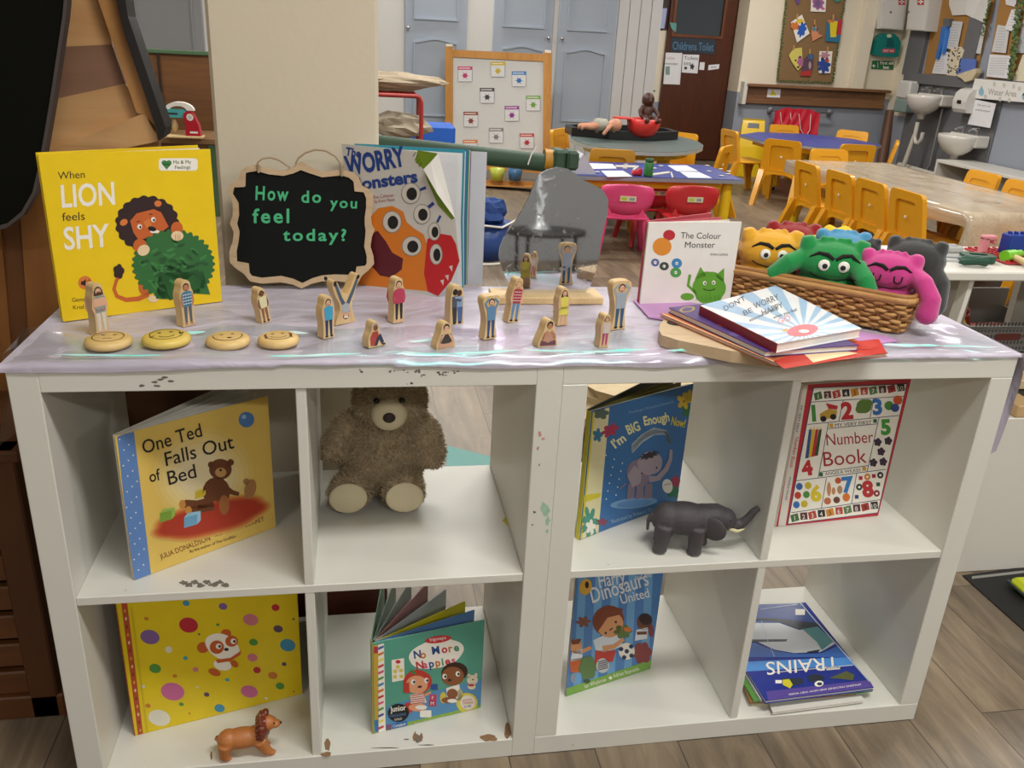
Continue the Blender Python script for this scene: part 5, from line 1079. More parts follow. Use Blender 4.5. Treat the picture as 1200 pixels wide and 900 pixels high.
# ================================================================== TOYS AND BOOKS IN THE CUBES
def furry(vs, fs, n, length, mats, mb, seed=1, skip=None, wd=.0007, droop=.35):
    """short pile: thin blades standing on a skin"""
    rn = random.Random(seed); tri = []; ar = []
    for f in fs:
        for k in range(1, len(f) - 1):
            a, b, c = vs[f[0]], vs[f[k]], vs[f[k + 1]]; A_ = (b - a).cross(c - a).length
            tri.append((a, b, c)); ar.append(A_)
    for (a, b, c) in rn.choices(tri, ar, k=n):
        u, v = rn.random(), rn.random()
        if u + v > 1: u, v = 1 - u, 1 - v
        p = a + (b - a) * u + (c - a) * v
        if skip and skip(p): continue
        nn = (b - a).cross(c - a).normalized(); t = Vector((rn.gauss(0, 1), rn.gauss(0, 1), rn.gauss(0, 1)))
        d = (nn + t * .45 + Vector((0, 0, -droop))).normalized(); s_ = nn.cross(t).normalized() * wd; L_ = length * rn.uniform(.6, 1.2)
        mid = p + d * L_ * .6; tip = mid + (d + t * .3).normalized() * L_ * .4
        mb.add([p - s_, p + s_, mid + s_ * .8, mid - s_ * .8, tip], [[0, 1, 2, 3], [3, 2, 4]], rn.choice(mats))
# --- teddy bear
TY = .285
def tp(x, y, yy=TY): return YP(x, y, yy)
base = ZP(441, 603, .3915); r0 = Vector((tp(446, 560).x, TY, .391)); DVX = .3925 - r0.x
r = thing('teddy_bear', 'shaggy brown teddy bear with cream muzzle and foot pads sitting in the upper left shelf', 'teddy bear', r0)
Lc = lambda x, y, yy=TY: tp(x, y, yy) - r0
FUR = [K(c, .95, vary=.1, spec=.1) for c in ('#b3a083', '#bfac8f', '#a08e72', '#cab99e')]
CRP = K('#d6c9aa', .95, bump=.3, bscale=600, spec=.1)
m = MB()
m.ball(Lc(449, 535), (.078, .058, .070), WHITE, 20); m.ball(Lc(449, 510), (.066, .052, .055), WHITE, 18)
hc = Lc(457, 468, TY - .01); m.ball(hc, (.066, .058, .058), WHITE, 20); m.ball(hc + Vector((-.052, .01, .052)), .022, WHITE, 12); m.ball(hc + Vector((.052, .01, .052)), .022, WHITE, 12)
m.tube([Lc(484, 490), Lc(499, 506, TY - .01), Lc(505, 530, TY - .02), Lc(503, 546, TY - .03)], [.024, .027, .027, .021], WHITE, 12)
m.tube([Lc(418, 490), Lc(401, 506, TY - .005), Lc(391, 526, TY - .01), Lc(388, 540, TY - .02)], [.024, .026, .026, .020], WHITE, 12)
fl_, fr_ = Lc(408, 581, TY - .075), Lc(474, 580, TY - .085)
for a, b in ((fl_, Lc(425, 555, TY - .01)), (fr_, Lc(470, 558, TY - .01))): m.tube([b, b.lerp(a, .5), a + Vector((0, .012, 0))], [.036, .033, .036], WHITE, 14); m.ball(a + Vector((0, .010, 0)), (.038, .018, .034), WHITE, 16)
vs, fs = bake(m, .0055, 5)
vs = [Vector((max(v.x, DVX + .003), v.y, max(v.z, .001))) for v in vs]; b = MB(); b.add(vs, fs, FUR[0], True); furry(vs, fs, 26000, .0085, FUR, b, 3); b.v = [Vector((max(v.x, DVX), v.y, max(v.z, .0002))) for v in b.v]
b.build('body', r)
for nm, a in (('foot_pad', fl_), ('foot_pad', fr_)):
    p = MB(); p.ball(a + Vector((0, -.0095, 0)), (.034, .0055, .030), CRP, 20); p.build(nm, r)
p = MB(); p.ball(hc + Vector((-.003, -.052, -.006)), (.032, .020, .030), CRP, 18); mz = p.build('muzzle', r)
p = MB(); p.ball(hc + Vector((-.004, -.072, -.004)), (.011, .005, .0095), K('#2c1c14', .6), 14); p.build('nose', r)
for sx in (-1, 1): p = MB(); p.ball(hc + Vector((-.003 + sx * .022, -.054, .021)), .0055, K('#100c0a', .15), 10); p.build('eye', r)
# --- toy elephant
EG = K('#4a464a', .6, vary=.08, scale=60, bump=.15, bscale=300); c = ZP(797, 643, .3905)
r = thing('toy_elephant', 'dark grey plastic toy elephant with raised trunk and cream tusks', 'toy elephant', (c.x + .006, c.y + .002, .3925), rad(-11))
m = MB(); m.ball((-.006, 0, .058), (.046, .029, .030), WHITE, 18); m.ball((-.034, 0, .056), (.028, .027, .030), WHITE, 16); m.ball((.026, 0, .058), (.028, .026, .028), WHITE, 16)
m.tube([(.03, 0, .064), (.05, 0, .066), (.066, 0, .062)], [.022, .022, .018], WHITE, 12); m.ball((.062, 0, .062), (.022, .020, .020), WHITE, 14)
m.tube([(.070, 0, .054), (.084, 0, .051), (.095, 0, .055), (.104, 0, .066), (.111, 0, .079), (.119, 0, .087)], [.014, .0105, .009, .0075, .0065, .0055], WHITE, 10)
m.tube([(.064, 0, .052), (.080, 0, .046)], [.011, .006], WHITE, 8)
for x, y, f in ((-.038, .017, 0), (-.040, -.017, -.004), (.026, .016, .006), (.016, -.017, 0)): m.tube([(x, y * .9, .05), (x + f * .5, y, .025), (x + f, y, .007), (x + f, y, .0012)], [.017, .0135, .0120, .0135], WHITE, 12)
m.tube([(-.060, 0, .064), (-.067, 0, .05), (-.066, 0, .03)], [.006, .0035, .003], WHITE, 8)
vs, fs = bake(m, .0022, 4); b = MB(); b.add(vs, fs, EG, True); b.build('body', r)
for sy in (-1, 1):
    e = MB(); R = Matrix.Rotation(rad(sy * 24), 3, 'Z') @ Matrix.Rotation(rad(14), 3, 'Y'); e.ball((.041, sy * .0265, .054), (.022, .0036, .021), EG, 16, R); e.build('ear', r)
    t = MB(); t.tube([(.072, sy * .009, .047), (.086, sy * .012, .0445), (.098, sy * .010, .049)], [.0038, .0035, .0008], K('#d8d2a8', .4), 8); t.build('tusk', r)
    y = MB(); y.ball((.070, sy * .0165, .067), .0018, BLACK, 8); y.build('eye', r)
# --- toy lion
LC = K('#b5713c', .45, vary=.08, scale=40); c = ZP(286, 889, .0405)
r = thing('toy_lion', 'tan plastic toy lion with a glossy red-brown mane on the lowest shelf', 'toy lion', (c.x + .006, c.y + .012, .0405), rad(4)); r.scale = (.80, .80, .80)
m = MB(); m.ball((-.010, 0, .044), (.044, .023, .023), WHITE, 18); m.ball((-.038, 0, .043), (.024, .023, .024), WHITE, 14); m.ball((.020, 0, .045), (.024, .022, .024), WHITE, 14); m.tube([(.022, 0, .05), (.038, 0, .07)], [.019, .016], WHITE, 12); m.ball((.043, -.002, .078), (.019, .017, .017), WHITE, 14); m.ball((.060, -.004, .075), (.011, .0105, .0085), WHITE, 12)
for x, y, f in ((-.042, .012, -.006), (-.044, -.013, -.004), (.020, .012, .010), (.026, -.013, .016)): m.tube([(x, y * .8, .040), (x + f * .6, y, .02), (x + f, y, .008)], [.0165, .0115, .0105], WHITE, 10); m.ball((x + f + .005, y, .0065), (.0115, .0085, .0062), WHITE, 10)
m.tube([(-.056, 0, .05), (-.064, .004, .046), (-.062, .012, .038)], [.004, .0035, .003], WHITE, 8)
vs, fs = bake(m, .002, 4); b = MB(); b.add(vs, fs, LC, True); b.build('body', r)
MN = K('#6e2c14', .22, vary=.12, scale=50, coat=.4); m = MB(); m.ball((.034, 0, .070), (.017, .0245, .028), WHITE, 16)
for k in range(16): a = 2 * pi * k / 16; m.tube([(.040, .016 * cos(a), .072 + .018 * sin(a)), (.030, .025 * cos(a), .070 + .029 * sin(a)), (.020, .022 * cos(a), .062 + .024 * sin(a))], [.005, .0058, .003], WHITE, 7)
m.ball((.040, .008, .098), (.008, .010, .007), WHITE, 10)
vs, fs = bake(m, .0016, 2); b = MB(); b.add(vs, fs, MN, True); b.build('mane', r)
b = MB(); b.ball((-.061, .014, .038), (.006, .005, .007), MN, 10); b.build('tail_tuft', r)
for sy in (-1, 1): b = MB(); b.ball((.0575, -.003 + sy * .0085, .083), .0022, BLACK, 8); b.build('eye', r)
b = MB(); b.ball((.0705, -.005, .077), (.003, .004, .003), hx('#4a2216', .4), 8); b.build('nose', r)
# --- train book and the pile under it
def pile_book(name, label, FL, FR, BR, z, t, cover, art=None, crop=(850, 680, 5.217)):
    P = [ZP(crop[0] + x / crop[2], crop[1] + y / crop[2], z + t) for x, y in (FL, FR, BR)]; P.append(P[0] + P[2] - P[1]); c = sum(P, Vector()) / 4; c.z = z
    r = thing(name, label, 'book', c); loc = [p - c for p in P]; tc = .0008
    def slab(q, z0, z1, mat):
        m = MB(); n = 4; m.add([(p.x, p.y, z1) for p in q] + [(p.x, p.y, z0) for p in q], [[0, 1, 2, 3], [7, 6, 5, 4]] + [[i, 4 + i, 4 + (i + 1) % 4, (i + 1) % 4] for i in range(4)], mat); return m
    slab(loc, 0, tc, cover).build('back_cover', r); slab([p * .985 for p in loc], tc, t - tc, PAPER).build('pages', r); m = slab(loc, t - tc, t, cover)
    A = PxArt(m, (0, 0, z + t), (0, 0, 1), r).crop(*crop)
    if art: art(A)
    m.build('front_cover', r); return r
z = .0405
pile_book('picture_book', 'cream thin book lowest in the lower right pile', (160, 760), (700, 755), (520, 200), z, .004, hx('#d5cfae', .4)); z += .0045
pile_book('picture_book', 'white slim book sticking out at the front of the lower right pile', (290, 808), (850, 735), (560, 180), z, .005, hx('#dddad2', .4)); z += .0055
pile_book('picture_book', 'brown-edged book under the green one in the lower right pile', (150, 745), (800, 690), (520, 170), z, .004, hx('#9a6a3a', .4)); z += .0045
pile_book('picture_book', 'green thin book in the lower right pile, under the train book', (175, 735), (905, 670), (500, 150), z, .005, hx('#5f9a4a', .4)); z += .0055
pile_book('picture_book', 'pale grey book directly under the train book', (215, 730), (890, 660), (490, 145), z, .005, hx('#c9c9cc', .4)); z += .0055
def train_art(A):
    NB = hx('#1f2f86', .25); MBl = hx('#3f6fc0', .25); LW = hx('#d9dfe6', .25); VI = hx('#5a4a9a', .25); DG = hx('#2a3440', .3)
    A.poly([(140, 150), (470, 140), (560, 260), (120, 260)], hx('#3a4f8f', .25), 1).poly([(120, 240), (330, 255), (450, 300), (570, 290), (560, 262), (300, 232), (120, 232)], DG, 2)
    A.poly([(120, 262), (330, 262), (450, 305), (560, 290), (670, 390), (580, 440), (420, 446), (300, 425), (180, 370), (100, 340)], LW, 2).poly([(470, 300), (565, 285), (660, 375), (590, 430), (560, 380)], hx('#5f9aa0', .25), 3)
    A.poly([(120, 364), (380, 362), (372, 376), (120, 380)], DG, 3).poly([(500, 438), (580, 424), (570, 440), (500, 447)], DG, 3)
    A.poly([(100, 380), (180, 385), (300, 432), (430, 452), (590, 446), (690, 400), (740, 470), (90, 470)], MBl, 1).poly([(90, 500), (760, 470), (790, 520), (100, 560)], hx('#4f8fd8', .25), 1)
    A.text('TRAINS', 690, 468, 82, WT, 3, fit=445, rot=184.5, bold=.004).text('Mighty', 700, 528, 18, WT, 3, fit=98, rot=184).stroke([(280, 566), (780, 520)], 3, WT, 2)
    A.poly([(340, 600), (470, 600), (480, 630), (400, 650)], DG, 2).poly([(350, 610), (390, 605), (412, 640), (395, 664), (350, 640)], hx('#d2c832', .3), 3).rect(306, 612, 345, 632, WT, 3).blob(552, 600, 50, 24, DG, 2, .1, 5).ell(572, 634, 28, 18, WT, 3, -10).ell(576, 636, 16, 10, DG, 4)
    A.poly([(632, 600), (740, 556), (790, 580), (780, 612), (700, 604)], hx('#5c6236', .4), 2)
    A.poly([(250, 680), (880, 610), (905, 652), (262, 736)], VI, 1).text('AMAZING MACHINES AND HOW THEY WORK', 830, 632, 11, WT, 2, fit=450, rot=188)
    for p in (((458, 140), (560, 260), (720, 440), (880, 620)),): A.stroke(list(p), 7, hx('#b9c4d4', .2), 4)
    A.stroke([(220, 250), (250, 350), (300, 470)], 3, hx('#c4ccdc', .2), 4).rr(428, 178, 486, 214, 3, WT, 3).stroke([(215, 180), (440, 150)], 4, hx('#c4ccdc', .2), 4)
pile_book('picture_book', 'glossy blue book about trains lying upside down on top of the lower right pile', (245, 738), (908, 655), (490, 135), z, .007, hx('#25358f', .22), train_art)
# --- crumpled paper behind the shelf and teal mat on the floor
def crumple(name, label, cat, c, r3, col, seed=1, amp=.25, group=None, n=16):
    m = MB(); rr_ = random.Random(seed); vs = []; fs = []
    mb_ = MB(); mb_.ball((0, 0, 0), (1, 1, 1), K(col, .85, vary=.1, scale=30), n)
    mb_.v = [Vector((v.x * r3[0], v.y * r3[1], v.z * r3[2])) * (1 + amp * noise.noise(v * 2.3 + Vector((seed * 3.1, 0, 0))) + amp * .6 * noise.noise(v * 5 + Vector((0, seed, 0)))) for v in mb_.v]
    zmin = min(v.z for v in mb_.v); mb_.v = [Vector((v.x, v.y, max(v.z - zmin, 0))) for v in mb_.v]; mb_.sm = [False] * len(mb_.sm)
    o = mb_.build(name, None, c); tag(o, label, cat, group); return o
crumple('paper_bag', 'crumpled cream paper heap on the floor behind the blue elephant book', 'paper', (1.42, 1.35, 0), (.33, .25, .10), '#c9b694', 5, .35, None, 22)
p = [ZP(x, y, .004) for x, y in ((522, 560), (524, 522), (575, 535), (600, 545), (600, 575))]; m = MB(); m.add([(q.x, q.y, .004) for q in p] + [(q.x, q.y, .0) for q in p], [list(range(5))[::-1], list(range(5, 10))] + [[i, (i + 1) % 5, 5 + (i + 1) % 5, 5 + i] for i in range(5)], K('#6fa09c', .7))
tag(m.build('floor_mat'), 'teal mat on the wooden floor seen past the teddy bear', 'mat')
# ================================================================== WHITE WORKBENCH ON THE RIGHT
WB = K('#dcd9d1', .4, vary=.02); GB = K('#9c978c', .6, vary=.03)
yb = .462
def hexa_(b, q): b.add([(q - .020 + dx, .02 + dy, zl) for dx, dy in ((0, 0), (.011, 0), (.011, .03), (0, .03))] + [(q + .006 + dx, .02 + dy, zt - .02) for dx, dy in ((0, 0), (.011, 0), (.011, .03), (0, .03))], [[3, 2, 1, 0], [4, 5, 6, 7]] + [[i, (i + 1) % 4, 4 + (i + 1) % 4, 4 + i] for i in range(4)], WB)
t = thing('play_workbench', 'white play workbench with toy tools on top, right of the cube shelves', 'workbench', (1.62, yb, 0))
zt = YP(1140, 319, yb).z; X0 = YP(1062, 325, yb).x - 1.62; X1 = 1.05; Dp = ZP(1090, 288, zt).y - yb
b = MB(); b.box((X0, 0, zt - .020), (X1, Dp, zt), WB, .003); b.build('bench_top', t)
zl = YP(1192, 490, yb).z
b = MB(); b.box((.06, 0, 0.0), (X1, .02, zl), WB, .002); b.box((.06, .02, zl - .02), (X1, Dp, zl), WB, .002); b.build('lower_cabinet', t)
b = MB(); b.box((.10, .15, zl + .085), (X1, Dp, zl + .10), WB, .002); b.build('tray_shelf', t)
pa, pb_ = YP(1142, 335, yb + .05), YP(1127, 385, yb + .05)
b = MB(); b.box((X0 + .01, .10, zl), (X0 + .03, Dp, zt - .020), GB); b.build('end_panel', t)
b = MB(); b.box((X0 + .03, .10, zl), (YP(1134, 360, yb + .1).x - 1.62, .115, zt - .020), GB); b.box((YP(1165, 360, yb + .3).x - 1.62, Dp - .02, zl), (X1, Dp, zt - .020), GB); b.build('back_panel', t)
q = YP(1134, 360, yb).x - 1.62; b = MB(); hexa_(b, q); b.build('upright', t)
def on(px, py, z): return ZP(px, py, z)
# grey basket of toys
zs = zl + .10; yk = yb + .17; c0, c1 = YP(1138, 385, yk).x, YP(1235, 385, yk).x; hB = YP(1170, 384, yk).z - zs
t = thing('storage_basket', 'grey perforated plastic basket of yellow and red toys under the white workbench top', 'basket', ((c0 + c1) / 2, yk, zs + .0015)); w = (c1 - c0) / 2
GP = K('#7f7f7d', .5); DKG = K('#4f4f4e', .6)
b = MB()
for lo, hi in (((-w, 0, 0), (w, .006, hB)), ((-w, .18, 0), (w, .186, hB + .05)), ((-w, 0, 0), (-w + .006, .186, hB)), ((w - .006, 0, 0), (w, .186, hB)), ((-w, 0, 0), (w, .186, .005))): b.box(lo, hi, GP, .001)
A = Art(b, (0, 0, 0), (1, 0, 0), (0, 0, 1), 1)
for i in range(22):
    for j in range(5): A.ell(-w + .012 + i * (2 * w - .024) / 21, .012 + j * .016, .0035, .0055, DKG, 1, 0, 8)
A.N = Vector((0, -1, 0)); A.rr(-.045, hB - .035, .03, hB - .017, .008, hx('#6a2a26', .6), 2); b.build('basket_body', t)
b = MB(); b.ring([(-w - .004, hB - .006), (w + .004, hB - .006), (w + .004, hB + .002), (-w - .004, hB + .002)], [(-w, hB - .004), (w, hB - .004), (w, hB), (-w, hB)], .01, GP, O=(0, -.003, 0)); b.build('rim', t)
for (dx, dy, col, l_) in ((-.10, .05, '#d9b82a', 'yellow toy block standing highest in the grey basket'), (-.07, .08, '#8f2a22', 'dark red toy piece in the grey basket beside the yellow block'), (-.14, .07, '#c9a326', 'yellow toy piece at the left end of the grey basket')):
    m = MB(); m.box((-.016, -.016, 0), (.016, .016, .055), K(col, .4), .004); m.cyl((-.016, 0, .05), (.016, 0, .062), .008, K(col, .4), 8); o = m.build('toy_piece', None, (t.location.x + dx, yk + dy, zs + hB - .035)); o.rotation_euler = (.3, .4 * dx * 10, dx * 9); tag(o, l_, 'toy')
m = MB(); m.box((-w + .02, .02, .006), (w - .02, .16, hB - .036), hx('#7a3a2c', .6), .01); o = m.build('toy_heap', None, t.location); tag(o, 'mixed toys filling the grey basket', 'toys'); o['kind'] = 'stuff'
# blocks on the lower cabinet
for k, (px, py, wx, hz, c, l_) in enumerate(((1188, 470, .05, .03, '#c9a87a', 'plain wooden block lowest beside the shelf end'), (1195, 455, .06, .028, '#1f1f20', 'black block lying on the lower white cabinet'), (1191, 440, .05, .024, '#d0b894', 'pale wooden plank resting over the black block'))):
    p = YP(px, py, yb + .03 + .05 * k); m = MB(); m.box((-.01, -.03, 0), (wx, .05, hz), K(c, .5), .002); o = m.build('wooden_block', None, (p.x, p.y, zl + (.001, .001, .0305)[k])); tag(o, l_, 'block')
# tools
DG = K('#1f4a38', .4); z = zt + .001
c = on(1099, 294, z); m = MB(); m.box((-.045, -.02, 0), (.055, .02, .014), K('#a9aaa8', .5), .003)
for k in range(3): m.lathe([(.001, .0142), (.014, .0143), (.012, .0146), (.001, .0146)], K('#8a8b8a', .5), c=(-.028 + k * .032, 0, 0), n=12)
tag(m.build('tool_tray', None, c), 'grey tray with three hollows at the back of the workbench', 'tray')
c = on(1125, 305, z); t = thing('toy_saw', 'toy saw with grey blade and dark green loop handle', 'toy saw', c, rad(-14)); m = MB(); m.prism([(-.10, -.012), (.005, -.016), (.005, .016), (-.10, .006)], .004, K('#8d9294', .35), O=(0, 0, .010), U=(1, 0, 0), V=(0, 1, 0)); m.build('blade', t)
m = MB(); m.ring(rrect(0, -.022, .075, .026, .018), rrect(.018, -.008, .058, .012, .008), .014, DG, O=(0, 0, .016), U=(1, 0, 0), V=(0, 1, 0)); m.build('handle', t)
c = on(1122, 311, z); t = thing('toy_screwdriver', 'toy screwdriver with dark green handle lying in front of the saw', 'toy screwdriver', c, rad(-10)); m = MB(); m.cyl((-.06, 0, .01), (0, 0, .01), .0035, K('#b5b8ba', .3), 8); m.build('shaft', t); m = MB(); m.tube([(0, 0, .011), (.012, 0, .012), (.045, 0, .012), (.062, 0, .012)], [.006, .011, .009, .0115], DG, 10); m.build('handle', t)
c = on(1150, 298, z); m = MB(); PK = K('#d98a92', .45); m.box((-.008, -.010, 0), (.008, .010, .042), PK, .003); m.box((-.008, -.010, .034), (.026, .010, .046), PK, .003); m.box((.018, -.010, .026), (.026, .010, .036), PK, .002); tag(m.build('toy_bracket', None, c), 'pink L-shaped toy piece standing on the workbench', 'toy')
c = on(1195, 302, z); m = MB(); RB = K('#b02a34', .4); m.box((-.09, -.07, 0), (.12, .08, .005), RB, .001)
for i in range(13):
    for j in range(9): m.cyl((-.082 + i * .0165, -.062 + j * .0165, .005), (-.082 + i * .0165, -.062 + j * .0165, .0085), .005, RB, 8)
tag(m.build('brick_baseplate', None, c), 'red studded baseplate on the workbench under the blue brick', 'baseplate')
m = MB(); BB = K('#1f3f9a', .35); m.box((-.028, -.016, 0), (.032, .016, .045), BB, .002)
for k in range(4): m.cyl((-.02 + k * .0165, 0, .045), (-.02 + k * .0165, 0, .051), .005, BB, 8)
tag(m.build('toy_brick', None, (c.x - .015, c.y + .01, z + .009)), 'big blue toy brick standing on the red baseplate', 'brick')
c = on(1184, 307, z); t = thing('toy_hammer', 'toy hammer with lime green head and wooden handle', 'toy hammer', c, rad(20)); m = MB(); LG = K('#7dc62e', .4); m.cyl((-.03, 0, .016), (.006, 0, .016), .013, LG, 12); m.tube([(.006, 0, .016), (.03, 0, .018), (.055, .004, .012)], [.011, .009, .004], LG, 8); m.build('head', t); m = MB(); m.cyl((-.008, -.008, .014), (-.02, -.06, .009), .0075, BIRCH, 10); m.build('handle', t)
# black mat with a bright toy, at the foot of the workbench
p = [ZP(x, y, .003) for x, y in ((1128, 674), (1230, 660), (1290, 820), (1215, 752))]; m = MB(); m.add([(q.x, q.y, .003) for q in p] + [(q.x, q.y, 0) for q in p], [[3, 2, 1, 0], [4, 5, 6, 7]] + [[i, (i + 1) % 4, 4 + (i + 1) % 4, 4 + i] for i in range(4)], K('#141416', .6)); A = PxArt(m, (0, 0, .003), (0, 0, 1)); A.stroke([(1139, 677), (1200, 670)], 3, hx('#8d8d88', .5), 1)
tag(m.build('floor_mat'), 'black mat on the floor at the foot of the white workbench', 'mat')
c = ZP(1198, 694, .004); m = MB(); m.box((-.02, -.03, 0), (.05, .03, .03), K('#c2cf1e', .4), .01); m.box((-.022, -.034, .008), (.052, .034, .016), K('#3a4a44', .5), .002); tag(m.build('toy_car', None, c), 'lime green toy on the black floor mat', 'toy')
# ================================================================== THE CLASSROOM BEHIND
YEL = K('#e3a11c', .35, coat=.2, vary=.03); YEL2 = K('#e8c31c', .35, coat=.2, vary=.03); REDP = K('#c62a33', .35, coat=.2, vary=.03); PNK = K('#e0487e', .35, coat=.2, vary=.03)
def hexa(m, bot, top, mat): m.add(list(bot) + list(top), [[3, 2, 1, 0], [4, 5, 6, 7]] + [[i, (i + 1) % 4, 4 + (i + 1) % 4, 4 + i] for i in range(4)], mat); return m
def rq(cx, cy, z, a, b): return [(cx - a, cy - b, z), (cx + a, cy - b, z), (cx + a, cy + b, z), (cx - a, cy + b, z)]
def nursery_chair(label, loc, rz, group):
    """one-piece polypropylene chair; its back stands at y = 0 and it faces +y"""
    t = thing('nursery_chair', label, 'chair', loc, rz, group)
    b = MB(); n = 5
    out = rrect(-.15, .25, .15, .54, .03); out = [(x * (1 + .45 * (.54 - z)), z) for x, z in out]; inn = rrect(-.095, .29, .095, .49, .03)
    sh = Matrix.Identity(4); sh[1][2] = -.18; sh[1][3] = .055
    b.ring(out, inn, .026, YEL, O=(0, -.006, 0), M=sh); b.prism(rrect(-.1, .285, .1, .495, .03), .008, YEL, O=(0, .008, 0), M=sh); b.build('backrest', t)
    b = MB(); b.ball((0, -.004, .40 - 0), (.010, .004, .010), PAPER, 8, M=sh); b.build('bolt', t)
    s = MB(); s.box((-.165, .0, .268), (.165, .30, .29), YEL, .008); s.box((-.165, .285, .25), (.165, .305, .288), YEL, .006); s.build('seat', t)
    for sx in (-1, 1):
        l = MB(); hexa(l, rq(sx * .158, -.105, 0, .018, .032), rq(sx * .150, .008, .285, .024, .026), YEL); l.build('leg', t)
        l = MB(); hexa(l, rq(sx * .158, .315, 0, .016, .024), rq(sx * .146, .262, .275, .02, .036), YEL); l.build('leg', t)
    a = MB()
    pts = [(-.14, .27), (-.14, .16), (-.11, .235), (-.05, .255), (.05, .255), (.11, .235), (.14, .16), (.14, .27)]
    a.prism(pts, .02, YEL, O=(0, .0, 0)); a.build('arch_panel', t); a = MB(); a.prism(pts, .02, YEL, O=(0, .30, 0)); a.build('arch_panel', t)
    return t
FIRSTC = nursery_chair('yellow chair at the near end of the brown covered table, cut by the picture edge', (4.0, 2.43, 0), 0.1, 'yellow chairs at the long brown table')
def chair(label, x, y, rz, group): return copy_tree(FIRSTC, (x, y, 0), rz, label, group)
# long table with brown cover
xl, xr, yn, yfar = 3.60, 4.36, 2.86, 4.86
t = thing('long_table', 'long low table hidden under a brown wood-print cover', 'table', ((xl + xr) / 2, (yn + yfar) / 2, 0)); w, d = (xr - xl) / 2, (yfar - yn) / 2
MB().box((-w, -d, .44), (w, d, .47), K('#b9a380', .5), .004).build('table_top', t)
for sx in (-1, 1):
    for sy in (-1, 1): MB().cyl((sx * (w - .08), sy * (d - .04), 0), (sx * (w - .08), sy * (d - .04), .44), .03, YEL2, 12).build('leg', t)
CV = wood('#a39079', '#cfc0aa', 5, 'Y', .14, 'table_cover', 7); cvm = MB()
def cv(i, j, nu, nv):
    u, v = i / nu * 2 - 1, j / nv * 2 - 1; X = u * (w + .085); Y_ = v * (d + .20) if v < 0 else v * (d + .09); ox = max(0, abs(X) - w - .012); oy = max(0, abs(Y_) - d - .012); o_ = math.hypot(ox, oy)
    x = max(-w - .012, min(w + .012, X)); y = max(-d - .012, min(d + .012, Y_)); q = o_ / .2
    x += math.copysign(1, X) * (.014 + .012 * sin(Y_ * 14) * q) * (ox > 0) ; y += math.copysign(1, Y_) * (.014 + .012 * sin(X * 16 + 1) * q) * (oy > 0)
    return (x, y, .480 - o_ * 1.15 * (1 + .18 * sin((X + Y_) * 5)) + (.004 * noise.noise(Vector((X * 6, Y_ * 6, 0))) if o_ == 0 else 0))
nu, nv = 26, 60; cvm.add([cv(i, j, nu, nv) for j in range(nv + 1) for i in range(nu + 1)], [[j * (nu + 1) + i, j * (nu + 1) + i + 1, (j + 1) * (nu + 1) + i + 1, (j + 1) * (nu + 1) + i] for j in range(nv) for i in range(nu)], CV, True)
o = cvm.build('table_cover', None, t.location); tag(o, 'glossy brown wood-print plastic cover draped over the long low table', 'table cover')
g = 'yellow chairs at the long brown table'
for (x, y), l_ in zip(((3.41, 4.20), (3.43, 3.81), (3.44, 3.475), (3.45, 3.13)), ('farthest of the four yellow chairs along the near side of the brown covered table', 'second farthest of the four yellow chairs along the near side of the brown covered table', 'second nearest of the four yellow chairs along the near side of the brown covered table', 'nearest of the four yellow chairs along the near side of the brown covered table')): chair(l_, x, y, -pi / 2, g)
for (x, y), l_ in zip(((4.52, 4.02), (4.50, 3.62), (4.48, 3.25)), ('yellow chair across the brown covered table, farthest of three showing only their tops', 'yellow chair across the brown covered table, middle of three showing only their tops', 'yellow chair across the brown covered table, nearest of three showing only their tops')): chair(l_, x, y, pi / 2, g)
chair('yellow chair at the far corner of the brown covered table, showing only its top edge', 4.0, 5.02, pi, g)
chair('yellow chair standing side-on beyond the brown covered table, below the sinks', 5.08, 5.92, 1.02, g)
# blue eight-sided table and its chairs
def poly_table(name, label, pts, z, top, edge, legs, legm, cat='table'):
    c = Vector((sum(p[0] for p in pts) / len(pts), sum(p[1] for p in pts) / len(pts), 0)); t = thing(name, label, cat, c); q = [(p[0] - c.x, p[1] - c.y) for p in pts]
    b = MB(); b.prism(q, .004, top, O=(0, 0, z), U=(1, 0, 0), V=(0, 1, 0)); b.build('table_top', t)
    b = MB(); b.prism([(x * 1.008, y * 1.008) for x, y in q], .022, edge, O=(0, 0, z - .0035), U=(1, 0, 0), V=(0, 1, 0)); b.build('edge_trim', t)
    b = MB(); b.ring([(x * .80, y * .80) for x, y in q], [(x * .76, y * .76) for x, y in q], .05, legm, O=(0, 0, z - .026), U=(1, 0, 0), V=(0, 1, 0)); b.build('apron', t)
    for x, y in legs: b = MB(); b.cyl((x - c.x, y - c.y, .02), (x - c.x, y - c.y, z - .026), .034, legm, 14); b.cyl((x - c.x, y - c.y, 0), (x - c.x, y - c.y, .03), .036, BLACK, 14); b.build('leg', t)
    return t
BLUE = K('#3a4590', .4, vary=.03); EDG = K('#8f949c', .4); GT = K('#5d6a68', .4)
oc = (4.52, 6.35); R_ = .62; pts = [(oc[0] + R_ * cos(rad(22.5 + 45 * k)), oc[1] + R_ * sin(rad(22.5 + 45 * k))) for k in range(8)]
poly_table('octagonal_table', 'blue eight-sided table with yellow chairs in front of the red aprons', pts, .48, BLUE, EDG, [(oc[0] + .27 * cos(rad(55 + 90 * k)), oc[1] + .27 * sin(rad(55 + 90 * k))) for k in range(4)], YEL2)
g = 'yellow chairs at the blue eight-sided table'
